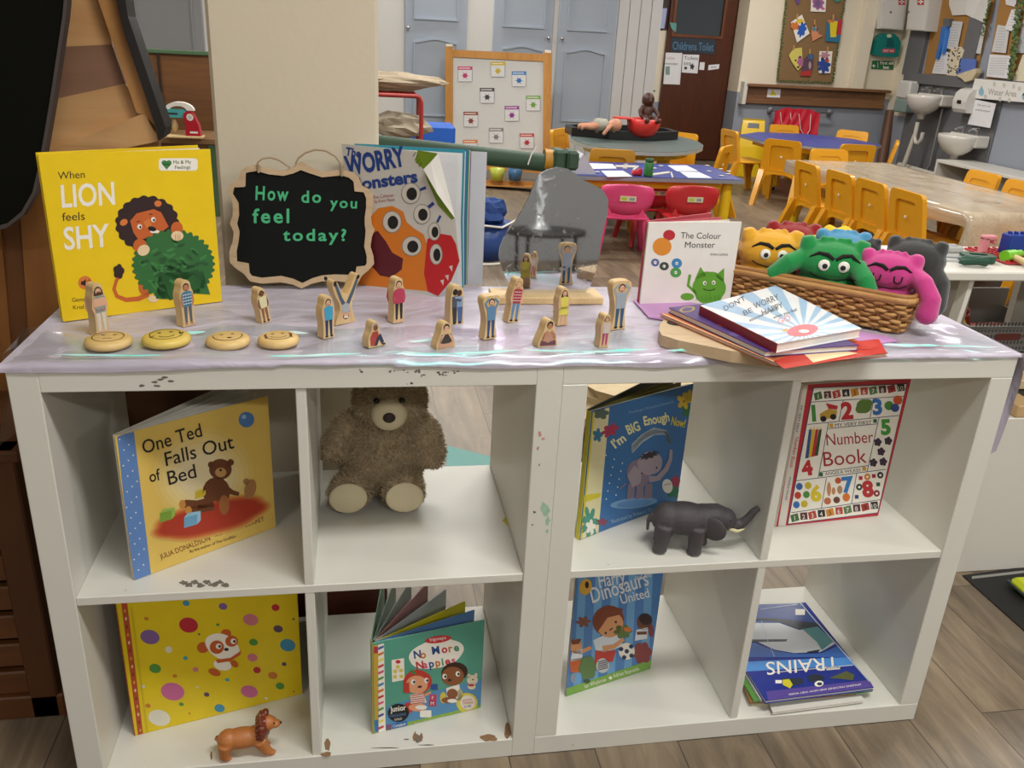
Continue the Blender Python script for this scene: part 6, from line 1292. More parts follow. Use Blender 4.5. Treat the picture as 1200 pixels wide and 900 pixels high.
for x, y, rz, l_ in ((3.93, 5.66, -.75, 'yellow chair in full view at the near corner of the blue eight-sided table'), (3.77, 6.34, -1.5, 'yellow chair side-on between the wet floor sign and the blue eight-sided table'), (4.50, 5.52, -.05, 'yellow chair with its back to the camera, near side of the blue eight-sided table'), (4.64, 7.08, pi, 'yellow chair behind the blue eight-sided table, in front of the red aprons'), (5.16, 6.74, pi - .9, 'yellow chair behind the blue eight-sided table, in front of the leaning brown roll')): chair(l_, x, y, rz, g)
# grey table with black tray
gc = (2.55, 5.32); _u, _v = Vector((.957, -.29)), Vector((.29, .957)); GE = lambda a, k=1.: (gc[0] + k * (.50 * cos(a) * _u.x + .74 * sin(a) * _v.x), gc[1] + k * (.50 * cos(a) * _u.y + .74 * sin(a) * _v.y)); pts = [GE(rad(360 * k / 24)) for k in range(24)]
ZG = .53
poly_table('oval_table', 'grey-green oval table carrying the black tray', pts, ZG, GT, K('#a9aaa0', .4), [GE(rad(45 + 90 * k), .62) for k in range(4)], YEL2)
g = 'yellow chairs at the grey-green table'
for x, y, rz, l_ in ((2.17, 4.63, -.18, 'yellow chair with its back to the camera between the blue rectangular and grey-green tables'), (3.14, 5.06, .9, 'yellow chair at the door side of the grey-green table'), (3.12, 5.92, pi - .9, 'yellow chair behind the grey-green table, in front of the brown door'), (2.10, 5.86, -2.2, 'yellow chair at the whiteboard side of the grey-green table')): chair(l_, x, y, rz, g)
ct = ZP(728, 155, ZG + .03); tr = thing('tray', 'black eight-sided plastic tray on the grey-green table', 'tray', (ct.x, ct.y, ZG + .001)); BKP = K('#1d1e20', .4)
q = [(.42 * cos(rad(22.5 + 45 * k)) * 1.1, .30 * sin(rad(22.5 + 45 * k))) for k in range(8)]
b = MB(); b.ring(q, [(x * .9, y * .88) for x, y in q], .06, BKP, O=(0, 0, .062), U=(1, 0, 0), V=(0, 1, 0)); b.prism([(x * .93, y * .9) for x, y in q], .008, BKP, O=(0, 0, .01), U=(1, 0, 0), V=(0, 1, 0)); b.build('tray_body', tr)
def doll(name, label, c, rot, skin, sit, extra=None):
    r = thing(name, label, 'doll', c, rot=rot); m = MB(); m.ball((0, 0, .085), (.045, .035, .06), WHITE, 14); m.ball((0, 0, .18), (.048, .048, .052), WHITE, 16); m.ball((0, -.046, .172), (.01, .012, .01), WHITE, 8)
    for sx in (-1, 1):
        m.tube([(sx * .035, 0, .13), (sx * .065, -.02, .10), (sx * .07, -.05, .075)], [.018, .017, .014], WHITE, 10); m.ball((sx * .07, -.056, .07), .015, WHITE, 8)
        if sit: m.tube([(sx * .025, -.01, .04), (sx * .04, -.07, .045), (sx * .045, -.12, .03)], [.026, .024, .018], WHITE, 10); m.ball((sx * .046, -.135, .04), (.015, .02, .022), WHITE, 8)
        else: m.tube([(sx * .028, 0, .04), (sx * .035, -.015, -.02), (sx * .035, -.01, -.08)], [.026, .023, .016], WHITE, 10); m.ball((sx * .036, -.02, -.09), (.014, .024, .012), WHITE, 8)
    vs, fs = bake(m, .006, 4); b = MB(); b.add(vs, fs, K(skin, .45), True); b.build('body', r)
    for sx in (-1, 1): b = MB(); b.ball((sx * .018, -.044, .19), .0055, BLACK, 8); b.build('eye', r)
    if extra: b = MB(); b.lathe([(.05, .02), (.055, .05), (.05, .10), (.046, .11)], K(extra, .9, vary=.3, scale=60), n=18, sy=.85); b.build('shorts', r)
    return r
cd = ZP(678, 151, ZG + .08); doll('doll', 'pale doll in striped shorts lying across the edge of the black tray', (cd.x + .10, cd.y, ZG + .115), (pi / 2, 0, pi / 2 + .1), '#c98f72', False, '#a9a79a')
ch = ZP(752, 152, ZG + .075); t = thing('hard_hat', 'red plastic hard hat turned upside down in the black tray', 'hat', (ch.x, ch.y - .03, ZG + .022)); t.scale = (1.02, 1.02, 1.2); RH = K('#d8342e', .35); m = MB(); m.lathe([(.04, 0), (.09, .02), (.118, .06), (.13, .115), (.124, .115), (.112, .06), (.085, .026), (.04, .008)], RH, n=24, sy=.85); m.build('shell', t)
m = MB(); m.prism([(-.13, -.09), (-.22, -.06), (-.24, .0), (-.22, .05), (-.13, .08), (-.11, 0)], .008, RH, O=(0, 0, .118), U=(1, 0, 0), V=(0, 1, 0)); m.build('brim', t)
doll('doll', 'dark brown doll sitting upright in the red hard hat', (ch.x + .02, ch.y - .02, ZG + .115), (0, 0, .1), '#4a2c22', True)
# blue rectangular table in front
xa_, xb_, ya_, yb_, zb_ = 1.62, 2.82, 3.92, 4.56, .46
poly_table('craft_table', 'blue rectangular table with paper and sticks behind the pink and red chairs', [(xa_, ya_), (xb_ - .0, ya_), (xb_ + .02, yb_), (xa_, yb_)], zb_, BLUE, EDG, [(xa_ + .08, ya_ + .08), (xb_ - .07, ya_ + .08), (xb_ - .06, yb_ - .08), (xa_ + .08, yb_ - .08)], YEL2)
zz = zb_ + .001
def flat_on(name, label, cat, px, z, mat, t=.002, group=None):
    q = [ZP(*p, z + t) for p in px]; c = sum(q, Vector()) / len(q); m = MB(); k = len(q)
    if sum((q[i].x * q[(i + 1) % k].y - q[(i + 1) % k].x * q[i].y) for i in range(k)) < 0: q = q[::-1]
    m.add([(p.x - c.x, p.y - c.y, t) for p in q] + [(p.x - c.x, p.y - c.y, 0) for p in q], [list(range(k)), list(range(2 * k - 1, k - 1, -1))] + [[i, k + i, k + (i + 1) % k, (i + 1) % k] for i in range(k)], mat)
    return tag(m.build(name, None, (c.x, c.y, z)), label, cat, group)
Hc = lambda *p: [(640 + x / 4.5, 60 + y / 4.5) for x, y in p]
SHT = K('#e6e6ea', .6)
flat_on('paper_sheet', 'white paper at the back left of the blue rectangular table', 'paper', Hc((218, 590), (350, 595), (372, 618), (240, 620)), zz, SHT)
flat_on('paper_sheet', 'white paper beside the folded card on the blue rectangular table', 'paper', Hc((290, 630), (405, 630), (455, 660), (325, 662)), zz, SHT)
flat_on('paper_sheet', 'white paper at the back of the blue rectangular table, under the hard hat', 'paper', Hc((640, 602), (740, 602), (802, 632), (690, 632)), zz, SHT)
flat_on('paper_sheet', 'white paper at the front of the blue rectangular table, over the red chair', 'paper', Hc((705, 635), (805, 637), (875, 668), (750, 666)), zz, SHT)
for px, l_ in ((Hc((365, 600), (475, 602), (476, 611), (366, 609)), 'pale craft stick at the back of the blue table'), (Hc((455, 622), (482, 602), (490, 606), (463, 626)), 'short slanting craft stick behind the glue pot'), (Hc((555, 645), (650, 632), (652, 640), (558, 653)), 'craft stick beside the glue pot'), (Hc((655, 636), (662, 635), (672, 662), (663, 664)), 'craft stick pointing to the table edge')): flat_on('craft_stick', l_, 'stick', px, zz, K('#c9c4bb', .6), .006, 'craft sticks')
rn = random.Random(3)
for k, (x, y) in enumerate(((420, 600), (535, 604), (605, 608), (570, 620), (850, 606), (858, 636), (920, 624), (960, 650), (962, 636), (270, 640), (415, 620), (925, 660))):
    p = ZP(640 + x / 4.5, 60 + y / 4.5, zz); m = MB(); m.ball((0, 0, .004), (.018, .012, .004), K('#d9d5cc', .6), 8); tag(m.build('craft_shape', None, p), 'small pale craft shape scattered on the blue rectangular table', 'craft shape', 'craft shapes on the blue table')
p = ZP(640 + 480 / 4.5, 60 + 655 / 4.5, zz); m = MB(); m.box((-.035, -.015, 0), (.03, .02, .03), K('#c5283a', .4), .008); m.box((.0, -.012, .02), (.028, .016, .04), K('#c5283a', .4), .006); tag(m.build('toy_piece', None, p), 'small red toy piece on the blue rectangular table', 'toy')
p = ZP(640 + 537 / 4.5, 60 + 660 / 4.5, zz); t = thing('glue_pot', 'green glue pot on the blue rectangular table', 'pot', p); m = MB(); m.lathe([(.026, 0), (.028, .01), (.028, .08), (.024, .085)], K('#2f7a3a', .4), n=16); m.build('pot', t); m = MB(); m.lathe([(.025, .086), (.026, .09), (.026, .105), (.02, .108)], K('#2a4f30', .4), n=16); m.build('lid', t)
p = ZP(640 + 215 / 4.5, 60 + 655 / 4.5, zz); m = MB(); m.prism([(-.09, 0), (.09, 0), (.0, .12)], .16, K('#c9cbd6', .6), O=(0, -.02, 0)); tag(m.build('folded_card', None, (p.x - .02, p.y + .06, zz)), 'white card folded like a tent on the blue rectangular table', 'card')
# toddler chairs
def toddler_chair(label, c, rz, mat, group=None):
    t = thing('toddler_chair', label, 'chair', c, rz, group)
    b = MB(); vs = []; nu = 12
    for z, hw in ((.285, .125), (.33, .155), (.39, .165), (.425, .15), (.435, .12)):
        for i in range(nu + 1): u = i / nu * 2 - 1; vs.append((u * hw, .045 * u * u - (z - .28) * .12, z + (.012 * (1 - u * u) if z > .4 else -.02 * (1 - u * u) * (z < .3))))
    n_ = len(vs); vs += [(x, y + .014, z) for x, y, z in vs]; fs = []
    for j in range(4):
        for i in range(nu): q = [j * (nu + 1) + i, j * (nu + 1) + i + 1, (j + 1) * (nu + 1) + i + 1, (j + 1) * (nu + 1) + i]; fs += [q, [n_ + k for k in q[::-1]]]
    rim = list(range(nu + 1)) + [k * (nu + 1) + nu for k in (1, 2, 3, 4)] + [4 * (nu + 1) + i for i in range(nu - 1, -1, -1)] + [k * (nu + 1) for k in (3, 2, 1)]
    fs += [[rim[i], n_ + rim[i], n_ + rim[(i + 1) % len(rim)], rim[(i + 1) % len(rim)]] for i in range(len(rim))]
    b.add(vs, fs, mat, True); b.build('backrest', t)
    s = MB(); s.box((-.145, .0, .235), (.145, .27, .255), mat, .008); s.prism([(-.12, .245), (-.105, .30), (-.07, .30), (-.075, .245)], .02, mat, O=(0, .02, 0)); s.prism([(.075, .245), (.07, .30), (.105, .30), (.12, .245)], .02, mat, O=(0, .02, 0)); s.build('seat', t)
    for sx in (-1, 1):
        for y0, y1 in ((.03, -.03), (.24, .29)): l = MB(); l.tube([(sx * .12, y0, .24), (sx * .155, y1, 0)], [.022, .017], mat, 10); l.build('leg', t)
    k = MB(); k.box((-.045, -.018, .35), (.05, -.012, .38), K('#d9d2b0', .5)); A = Art(k, (0, -.0181, 0), (1, 0, 0), (0, 0, 1)); A.rect(-.038, .356, -.005, .372, hx('#b9c23a', .5), 1).rect(.01, .356, .04, .372, hx('#8f9aa0', .5), 1); k.build('sticker', t)
    return t
toddler_chair('pink toddler chair with a sticker, in front of the blue rectangular table', (2.02, 3.72, 0), -.16, PNK)
toddler_chair('red toddler chair nearest the white board book, in front of the blue rectangular table', (2.44, 3.74, 0), -.05, REDP)
toddler_chair('red toddler chair mostly hidden behind the pink and front red chairs', (2.33, 4.08, 0), .06, REDP).scale = (1, 1, .94)
# wet floor sign
c = ZP(874, 205, 0); t = thing('wet_floor_sign', 'yellow folding wet floor sign beside the brown door', 'sign', (c.x, c.y, 0), -.2)
for s_ in (-1, 1):
    m = MB(); sh = Matrix.Identity(4); sh[1][2] = -s_ * .22; sh[1][3] = s_ * .12
    m.ring([(-.15, 0), (.15, 0), (.11, .56), (-.11, .56)], [(-.06, .47), (.06, .47), (.055, .52), (-.055, .52)], .012, YEL2, M=sh); m.ell = 0
    m.build('panel', t)
# red aprons on a rod
t = thing('coat_rod', 'grey metal rod fixed under the wooden rail holding red aprons', 'rod', (0, YF - .1, 0)); zr = YP(940, 131, YF - .1).z; x0, x1 = YP(905, 130, YF - .1).x, YP(977, 132, YF - .1).x
MB().cyl((x0, 0, zr), (x1, 0, zr), .010, K('#8d8f94', .35, metal=.8), 10).build('rod', t)
for x in (x0 + .01, x1 - .01): m = MB(); m.cyl((x, 0, zr), (x, .1, zr), .009, K('#8d8f94', .35, metal=.8), 8); m.lathe([(.001, -.03), (.025, -.03), (.025, .03), (.001, .03)], K('#8d8f94', .4), c=(x, .085, zr), n=12); m.build('bracket', t)
for k, (px, l_) in enumerate(((922, 'red apron hanging on the rod, nearest the wet floor sign'), (934, 'red apron hanging in the middle of the rod behind the blue eight-sided table'), (944, 'red apron hanging on the rod, nearest the sinks'))):
    c = YP(px, 131, YF - .12 - .055 * k); ap = thing('apron', l_, 'apron', (c.x, c.y, zr - .37), 0, 'red aprons on the rod'); m = MB(); vs = []
    for j in range(13):
        for i in range(15):
            u = i / 14 * 2 - 1; q = j / 12; wdt = .15 + .07 * q; vs.append((u * wdt + .02 * sin(q * 5 + k), -.012 - .032 * abs(sin(u * 5 + q * 2 + k)) * (.3 + q), .39 - .39 * q + .02 * cos(u * 3)))
    m.add(vs, [[j * 15 + i, j * 15 + i + 1, (j + 1) * 15 + i + 1, (j + 1) * 15 + i] for j in range(12) for i in range(14)], K('#cf2438', .35, vary=.1, scale=8), True); m.build('apron_cloth', ap)
    s_ = MB(); s_.tube([(-.09, -.030, .36), (-.05, -.05, .2), (.02, -.055, .12), (.06, -.05, .2), (.05, -.030, .36)], .004, PAPER, 6); s_.build('white_tie', ap)
# brown roll leaning in the corner
a, b_ = YP(1030, 205, YF - .25), YP(1036, 132, YF - .06); m = MB(); m.cyl((a.x, a.y, .005), (b_.x + .06, YF - .09, .66), .055, K('#6a4733', .5), 16); tag(m.build('paper_roll', None), 'brown roll leaning in the corner beside the sinks', 'roll')
# --- printed and hung sheets
def sheet(name, label, cat, crop, pts, P0, N, mat, t=.003, group=None, art=None, parts=None):
    q = [PV(crop[0] + x / crop[2], crop[1] + y / crop[2], P0, N) for x, y in pts]; c = sum(q, Vector()) / len(q)
    r = bpy.data.objects.new('tmp', None); r.location = c; m = MB(); A = PxArt(m, P0, N, r).crop(*crop); bpy.data.objects.remove(r)
    ar = sum(pts[i][0] * pts[(i + 1) % len(pts)][1] - pts[(i + 1) % len(pts)][0] * pts[i][1] for i in range(len(pts)))
    flatprism(m, A, pts if ar < 0 else pts[::-1], t, mat, 0)
    if art: art(A)
    o = m.build(name, None, c); tag(o, label, cat, group); return o
PD, ND = Vector((4, YD - .056, 1)), Vector((0, -1, 0)); CD = (700, 0, 4.736)
TXT = hx('#33363a', .6)
def a1(A): A.text('Childrens Toilet', 418, 275, 46, hx('#5a86a8', .7), 1, fit=226, rot=-2)
sheet('door_sign', 'dark toilet name sign with scalloped edge under the brown door window', 'sign', CD, [(412, 210)] + [(420 + k * 14.5, 206 + (4 if k % 2 else -1) + k * .5) for k in range(17)] + [(656, 222), (650, 302), (402, 288)], PD, ND, K('#2c3742', .7), art=a1)
def a2(A): A.text('Toilet', 400, 330, 18, hx('#b98f8f'), 1, 'C', -2).text('reminder', 412, 360, 14, TXT, 1, 'C', -2).rect(378, 368, 402, 415, hx('#7f9a94'), 1)
sheet('poster', 'tall white poster at the hinge side of the brown door', 'poster', CD, [(380, 292), (472, 294), (458, 470), (366, 466)], PD, ND, SHT, art=a2)
def a3(A):
    A.text('Toilets', 520, 332, 20, TXT, 1, 'C', -2).blob(490, 378, 8, 8, TXT, 1).blob(526, 370, 10, 14, TXT, 1, .3, 5)
    for k in range(3): A.rect(480 + k * 14, 346, 490 + k * 14, 362, hx('#a9a9a9'), 1)
sheet('poster', 'white poster of toilets with small drawings on the brown door', 'poster', CD, [(475, 302), (566, 304), (556, 408), (468, 402)], PD, ND, SHT, art=a3)
sheet('door_notice', 'small blank white card on the brown door', 'notice', CD, [(570, 345), (597, 346), (592, 389), (565, 387)], PD, ND, SHT)
sheet('door_notice', 'small white strip notice near the door edge', 'notice', CD, [(618, 361), (678, 356), (674, 382), (614, 390)], PD, ND, SHT, art=lambda A: A.text('toilet', 646, 377, 11, TXT, 1, 'C', 4))
PW = Vector((3.5, YD - .006, 1))
bz = sheet('notice_board', 'dark-edged board hung beside the brown door', 'board', CD, [(330, -60), (412, -60), (402, 168), (318, 168)], PW, ND, hx('#3a2c28', .6), .02)
sheet('paper_sheet', 'lilac paper hanging on the board beside the brown door', 'paper', CD, [(338, 46), (388, 46), (372, 158), (324, 158)], PW + Vector((0, -.03, 0)), ND, hx('#a9b0d8', .6), .012)
sheet('paper_sheet', 'teal paper corner curling off the board beside the brown door', 'paper', CD, [(402, 125), (440, 128), (436, 180), (412, 160)], PW + Vector((0, -.06, 0)), ND, hx('#5f9a94', .6), .012)
for k, (pts, l_) in enumerate((([(300, 300), (316, 330), (308, 395), (292, 398)], 'dark utensil hanging on the cream wall beside the door'), ([(284, 486), (312, 466), (300, 485), (322, 505), (318, 511), (288, 494)], 'black hook on the cream wall above the grey band'), ([(308, 245), (322, 248), (318, 280), (304, 282)], 'small red tag on the cream wall beside the door'))): sheet(('utensil', 'wall_hook', 'wall_tag')[k], l_, ('utensil', 'hook', 'tag')[k], CD, pts, PW, ND, (BLACK, BLACK, hx('#b8353a'))[k], .015)
# display board of children's art
PF, NF = Vector((5, YF - .004, 1)), Vector((0, -1, 0)); CW = (900, 0, 4.); CA = (880, 0, 6.92)
pts = [(95, -60), (368, -60), (300, 388), (45, 378)]
def a0(A):
    rn = random.Random(8); P = [(95, -60), (45, 378), (300, 388), (368, -60)]
    for a, b in zip(P[:-1], P[1:]):
        n_ = int(math.hypot(b[0] - a[0], b[1] - a[1]) / 5)
        for k in range(n_): q = k / n_; A.blob(a[0] + (b[0] - a[0]) * q + rn.uniform(-3, 3), a[1] + (b[1] - a[1]) * q + rn.uniform(-3, 3), 5, 4, (hx('#5c6538', .8), hx('#747a48', .8), hx('#474f2c', .8))[k % 3], 1 + k % 3, .3, 5, 10)
sheet('display_board', 'brown hessian display board edged with leaf garland', 'display board', CW, pts, PF + Vector((0, -.032, 0)), NF, K('#8a6c48', .9, bump=.3, bscale=120), .03, art=a0)
PG = K('#c99a62', .6)
def artwork(label, pts, mat, peg, art=None):
    o = sheet('childrens_painting', label, 'painting', CA, pts, PF + Vector((0, -.048, 0)), NF, mat, .004, 'childrens paintings on the display board', art)
    m = MB(); A = PxArt(m, PF + Vector((0, -.055, 0)), NF, o).crop(*CA); x, y = peg; flatprism(m, A, [(x - 5, y + 20), (x + 5, y + 20), (x + 7, y - 22), (x - 3, y - 22)], .014, PG, 0); m.build('clothes_peg', o)
artwork('pink and violet painting at the top of the display board', [(492, -30), (612, -30), (604, 98), (484, 92)], WT, (560, -30), lambda A: A.blob(545, 25, 44, 50, hx('#a56a9a'), 1, .15, 7).blob(540, 30, 24, 30, hx('#7a5a8a'), 2, .2, 5).blob(585, 70, 14, 10, hx('#d06aa0'), 2))
artwork('white painting with orange, blue and yellow blots', [(326, 180), (414, 118), (476, 272), (374, 346)], WT, (375, 135), lambda A: A.blob(358, 212, 32, 30, ORG2, 1, .2, 6).blob(414, 240, 30, 55, hx('#2a5fc0'), 1, .2, 7, 50, 2, .3).blob(400, 172, 30, 18, hx('#e0c440'), 1, .2, 6))
artwork('cut-out painted hand on the display board', [(500, 335), (490, 270), (500, 210), (512, 240), (528, 200), (536, 245), (556, 235), (545, 270), (582, 290), (545, 310)], hx('#d9906a', .7), (517, 180), lambda A: A.blob(512, 235, 14, 18, hx('#4f8a94'), 1).blob(540, 240, 10, 16, hx('#3f5f78'), 1))
artwork('blue, yellow and red painting on the display board', [(618, 158), (745, 158), (720, 344), (604, 336)], hx('#2f7596', .6), (670, 138), lambda A: A.poly([(640, 170), (705, 172), (692, 300), (645, 302)], hx('#e6cf2a'), 1).poly([(706, 160), (744, 160), (728, 285), (690, 280)], hx('#c22e3f'), 1).poly([(620, 160), (680, 160), (676, 182), (625, 184)], ORG2, 2))
artwork('yellow painting with dark dots', [(345, 395), (414, 385), (420, 530), (380, 572), (330, 500), (308, 450)], hx('#dccf6a', .6), (348, 388), lambda A: A.blob(400, 500, 22, 40, hx('#b56a94'), 1, .2, 6).ell(362, 490, 8, 8, DKB, 2).ell(398, 462, 8, 9, DKB, 2).ell(382, 545, 10, 8, DKB, 2))
artwork('dark brown and red painting overlapping its neighbour', [(430, 480), (480, 435), (510, 440), (505, 540), (485, 618), (402, 616)], hx('#5f4358', .6), (478, 418), lambda A: A.poly([(405, 580), (490, 570), (484, 616), (402, 614)], hx('#b8362e'), 1).blob(485, 460, 20, 22, hx('#3f6a94'), 1).blob(478, 530, 10, 30, hx('#b9a0a0'), 1))
artwork('white, blue and red painting at the lower right of the display board', [(556, 415), (662, 415), (644, 594), (550, 592)], WT, (622, 400), lambda A: A.blob(592, 530, 44, 56, hx('#2a4a9a'), 1, .25, 7).blob(600, 450, 34, 26, hx('#c08a94'), 1, .3, 6).blob(618, 492, 16, 14, hx('#b04a3a'), 2))
artwork('purple painting cut by the top of the picture on the display board', [(362, -30), (400, -30), (392, 20), (378, 40), (366, 10)], hx('#6f4a94', .6), (378, -50))
artwork('teal painting cut by the top of the picture on the display board', [(672, -30), (730, -30), (724, 12), (695, 20), (676, 8)], hx('#3f8a78', .6), (700, -50))
sheet('warning_sticker', 'white warning sticker with a yellow triangle on the wooden rail', 'sticker', CW, [(0, 415), (60, 418), (56, 458), (-5, 456)], Vector((5, YF - .036, 1)), NF, SHT, .004, art=lambda A: A.poly([(22, 418), (40, 448), (8, 448)], hx('#d9c81c'), 1))
# first aid
def wallbox(name, label, cat, pts, dpt, mat, P0=PF, art=None):
    return sheet(name, label, cat, CW, pts, P0 + Vector((0, -dpt, 0)), NF, mat, dpt, art=art)
WBX = K('#d9d7d2', .4)
def cross(A, x, y, s_): A.rect(x - s_ * 2.2, y - s_ * 2.2, x + s_ * 2.2, y + s_ * 2.2, hx('#c22634'), 1).rect(x - s_ * .5, y - s_ * 1.6, x + s_ * .5, y + s_ * 1.6, WT, 2).rect(x - s_ * 1.6, y - s_ * .5, x + s_ * 1.6, y + s_ * .5, WT, 2)
def cabinet(label, pts, cx, lx, P=PF, N=NF):
    o = sheet('first_aid_cabinet', label, 'cabinet', CW, pts, P + N * .14, N, WBX, .138)
    m = MB(); A = PxArt(m, P + N * .15, N, o).crop(*CW); k = [(pts[0][0] + 5, pts[0][1]), (pts[1][0] - 5, pts[1][1]), (pts[2][0] - 5, pts[2][1] - 4), (pts[3][0] + 5, pts[3][1] - 4)]
    flatprism(m, A, k[::-1], .01, WBX, 0); cross(A, cx, 8, 7); m.build('door', o)
    m = MB(); p = o.location; q = PV(CW[0] + lx / 4, 57 / 4, P + N * .152, N); m.cyl(q - p, q - p + N * .006, .012, K('#8a8a88', .4, metal=.6), 10); m.build('lock', o)
cabinet('white first aid cabinet on the cream wall above the green case', [(540, -60), (662, -60), (634, 142), (526, 134)], 627, 575)
cabinet('white first aid cabinet on the cream wall, nearest the hatch', [(668, -60), (770, -60), (736, 146), (648, 140)], 716, 660, Vector((XS - .014, 7.8, 1)), Vector((-1, 0, 0)))
def a4(A): A.rr(535, 228, 596, 248, 4, hx('#b9485c', .5), 1).text('FIRST AID', 540, 243, 10, WT, 2, fit=50).poly([(560, 180), (585, 180), (592, 222), (552, 222)], hx('#0f5a58', .5), 1).ell(568, 168, 12, 8, hx('#d9d5b0', .5), 1)
wallbox('first_aid_case', 'green plastic first aid case hanging under the white cabinets', 'first aid case', [(515, 190), (530, 165), (548, 156), (592, 158), (612, 175), (624, 200), (612, 262), (600, 270), (520, 264), (500, 255)], .10, K('#127a72', .35), art=a4)
def a5(A): A.text('First aid', 526, 302, 15, WT, 1, fit=62, bold=.03).text('box', 540, 322, 15, WT, 1, fit=28, bold=.03).rect(493, 302, 499, 316, WT, 1).rect(489, 306, 503, 311, WT, 1).rect(514, 290, 516, 318, WT, 1)
wallbox('first_aid_sign', 'green first aid box sign under the green case', 'sign', [(490, 284), (593, 286), (587, 327), (485, 323)], .006, K('#1f6a3f', .5), art=a5)
# --- sink wall: hatch boards, papers, banner, dispensers, sinks
PS, NS = Vector((XS - .016, 6, 1)), Vector((-1, 0, 0)); CN = (1080, 0, 7.5)
CORK = K('#a5793f', .9, bump=.2, bscale=150)
sheet('notice_board', 'cork notice board in the hatch bay over the sinks', 'notice board', CN, [(130, -80), (720, -80), (640, 0), (470, 690), (20, 655)], PS, NS, CORK, .012)
sheet('notice_board', 'cork notice board in the hatch bay by the picture edge', 'notice board', CN, [(700, -80), (1300, -80), (1300, 720), (560, 690), (620, 400)], PS, NS, CORK, .012)
def lines(x0, x1, y0, y1, n, sk=0.):
    def f(A):
        for k in range(n): y = y0 + (y1 - y0) * k / max(1, n - 1); q = sk * (y - y0); A.stroke([(x0 + q, y), (x1 + q - (k * 37 % 20), y + 3)], 4, hx('#a5a7ae', .6), 1)
    return f
P2, P3, P4 = PS + Vector((-.02, 0, 0)), PS + Vector((-.035, 0, 0)), PS + Vector((-.05, 0, 0))
for l_, pts, c, P, art in (
    ('fan of white papers at the top of the hatch bay over the sinks, leftmost leaf', [(245, -30), (400, -30), (385, 130), (270, 135), (240, 40)], '#dcdad6', P2, None),
    ('slanting white paper at the top of the hatch bay, middle leaf', [(400, -20), (520, -10), (455, 160), (380, 125)], '#e2e0dc', P3, None),
    ('slanting white paper at the top of the hatch bay, nearest the post', [(520, -10), (610, 0), (545, 200), (450, 155)], '#d8d6d2', P4, None),
    ('tall printed sheet in the hatch bay beside the blue brush', [(245, 182), (362, 192), (310, 440), (195, 430)], '#cfd0d0', P2, lines(255, 340, 215, 400, 9, -.2)),
    ('tall printed sheet in the hatch bay beside the post', [(432, 205), (565, 212), (515, 475), (382, 450)], '#cfd0d0', P2, lines(440, 535, 235, 430, 9, -.2)),
    ('handwritten sheet low in the hatch bay, left of the patterned cloth', [(150, 440), (245, 462), (222, 655), (90, 645)], '#e0dfe4', P2, lines(140, 220, 480, 620, 8, -.2)),
    ('tall printed sheet in the bay by the picture edge', [(668, 218), (775, 235), (738, 468), (615, 455)], '#cfd0d0', P2, lines(680, 760, 250, 440, 9, -.2)),
    ('handwritten sheet low in the bay by the picture edge', [(600, 478), (795, 490), (755, 692), (568, 672)], '#e3e3e6', P2, lines(610, 770, 510, 650, 10, -.2)),
    ('white sheet overlapping others high in the bay by the picture edge', [(790, 85), (880, 75), (810, 278), (728, 258)], '#e4e2e6', P3, lines(790, 850, 120, 220, 5, -.2)),
    ('white sheet at the top of the bay by the picture edge', [(735, -30), (838, -30), (825, 62), (740, 40)], '#dedce0', P2, None),
    ('cream sheet at the picture edge beside the leaf garland', [(890, 480), (1010, 470), (1010, 720), (800, 712)], '#e0d6ba', P2, None),
    ('grey printed sheet at the top picture edge', [(900, 140), (1000, 140), (1000, 470), (835, 465)], '#b9bdbf', P2, lines(880, 980, 200, 420, 6, -.1))):
    sheet('paper_sheet', l_, 'paper', CN, pts, P, NS, K(c, .6), .004, 'papers in the hatch bays', art)
def leafy(A):
    rn = random.Random(5)
    for k in range(40): A.blob(240 + rn.uniform(-10, 100), 420 + rn.uniform(0, 220), 9, 5, DKB, 1, .3, 5, 12, k, rn.uniform(0, 3))
sheet('patterned_cloth', 'cream cloth with dark leaf print hanging in the hatch bay', 'cloth', CN, [(255, 420), (345, 410), (375, 440), (300, 668), (218, 660)], P3, NS, K('#d9cfb4', .8), .01, art=leafy)
sheet('folder', 'blue folder standing in the hatch bay', 'folder', CN, [(340, 510), (475, 520), (470, 610), (330, 680), (310, 650)], P3, NS, K('#5a76c0', .5), .012)
sheet('rolled_cloth', 'cream rolled cloth lying at the bottom of the hatch bay', 'cloth', CN, [(300, 660), (400, 625), (480, 600), (478, 640), (440, 700), (380, 720), (350, 690)], P4 + Vector((-.03, 0, 0)), NS, K('#cfc0a0', .8, vary=.2), .06)
m = [(175, 235), (225, 230), (222, 262), (140, 515), (118, 518), (150, 380)]
sheet('dustpan_brush', 'blue brush hanging at the side of the hatch bay', 'brush', CN, m, P4, NS, K('#2f6fc0', .4), .03)
sheet('cleaning_brush', 'light blue long-handled brush hanging beside the darker blue one', 'brush', CN, [(205, 265), (228, 265), (190, 470), (170, 470)], P4, NS, K('#3f82d8', .4), .03)
sheet('speaker_box', 'small dark box at the top of the blue brush', 'box', CN, [(190, 160), (250, 165), (240, 232), (185, 225)], P4, NS, K('#5f6264', .5), .04)
rn = random.Random(11); m = MB(); ivy = (K('#4f6a34', .7), K('#6a7f4a', .7), K('#3a4f2a', .7))
A = PxArt(m, P4, NS).crop(*CN)
for k in range(110):
    s_ = k / 110; x, y = 870 - 90 * s_ + rn.uniform(-26, 26), -40 + 740 * s_; A.blob(x, y, rn.uniform(10, 20), rn.uniform(7, 13), ivy[k % 3], k % 9 * 3, .25, 5, 12, k, rn.uniform(0, 3))
tag(m.build('leaf_garland', None), 'green leaf garland trailing down the notice board by the picture edge', 'garland'); m = MB(); A = PxArt(m, P4, NS).crop(*CN)
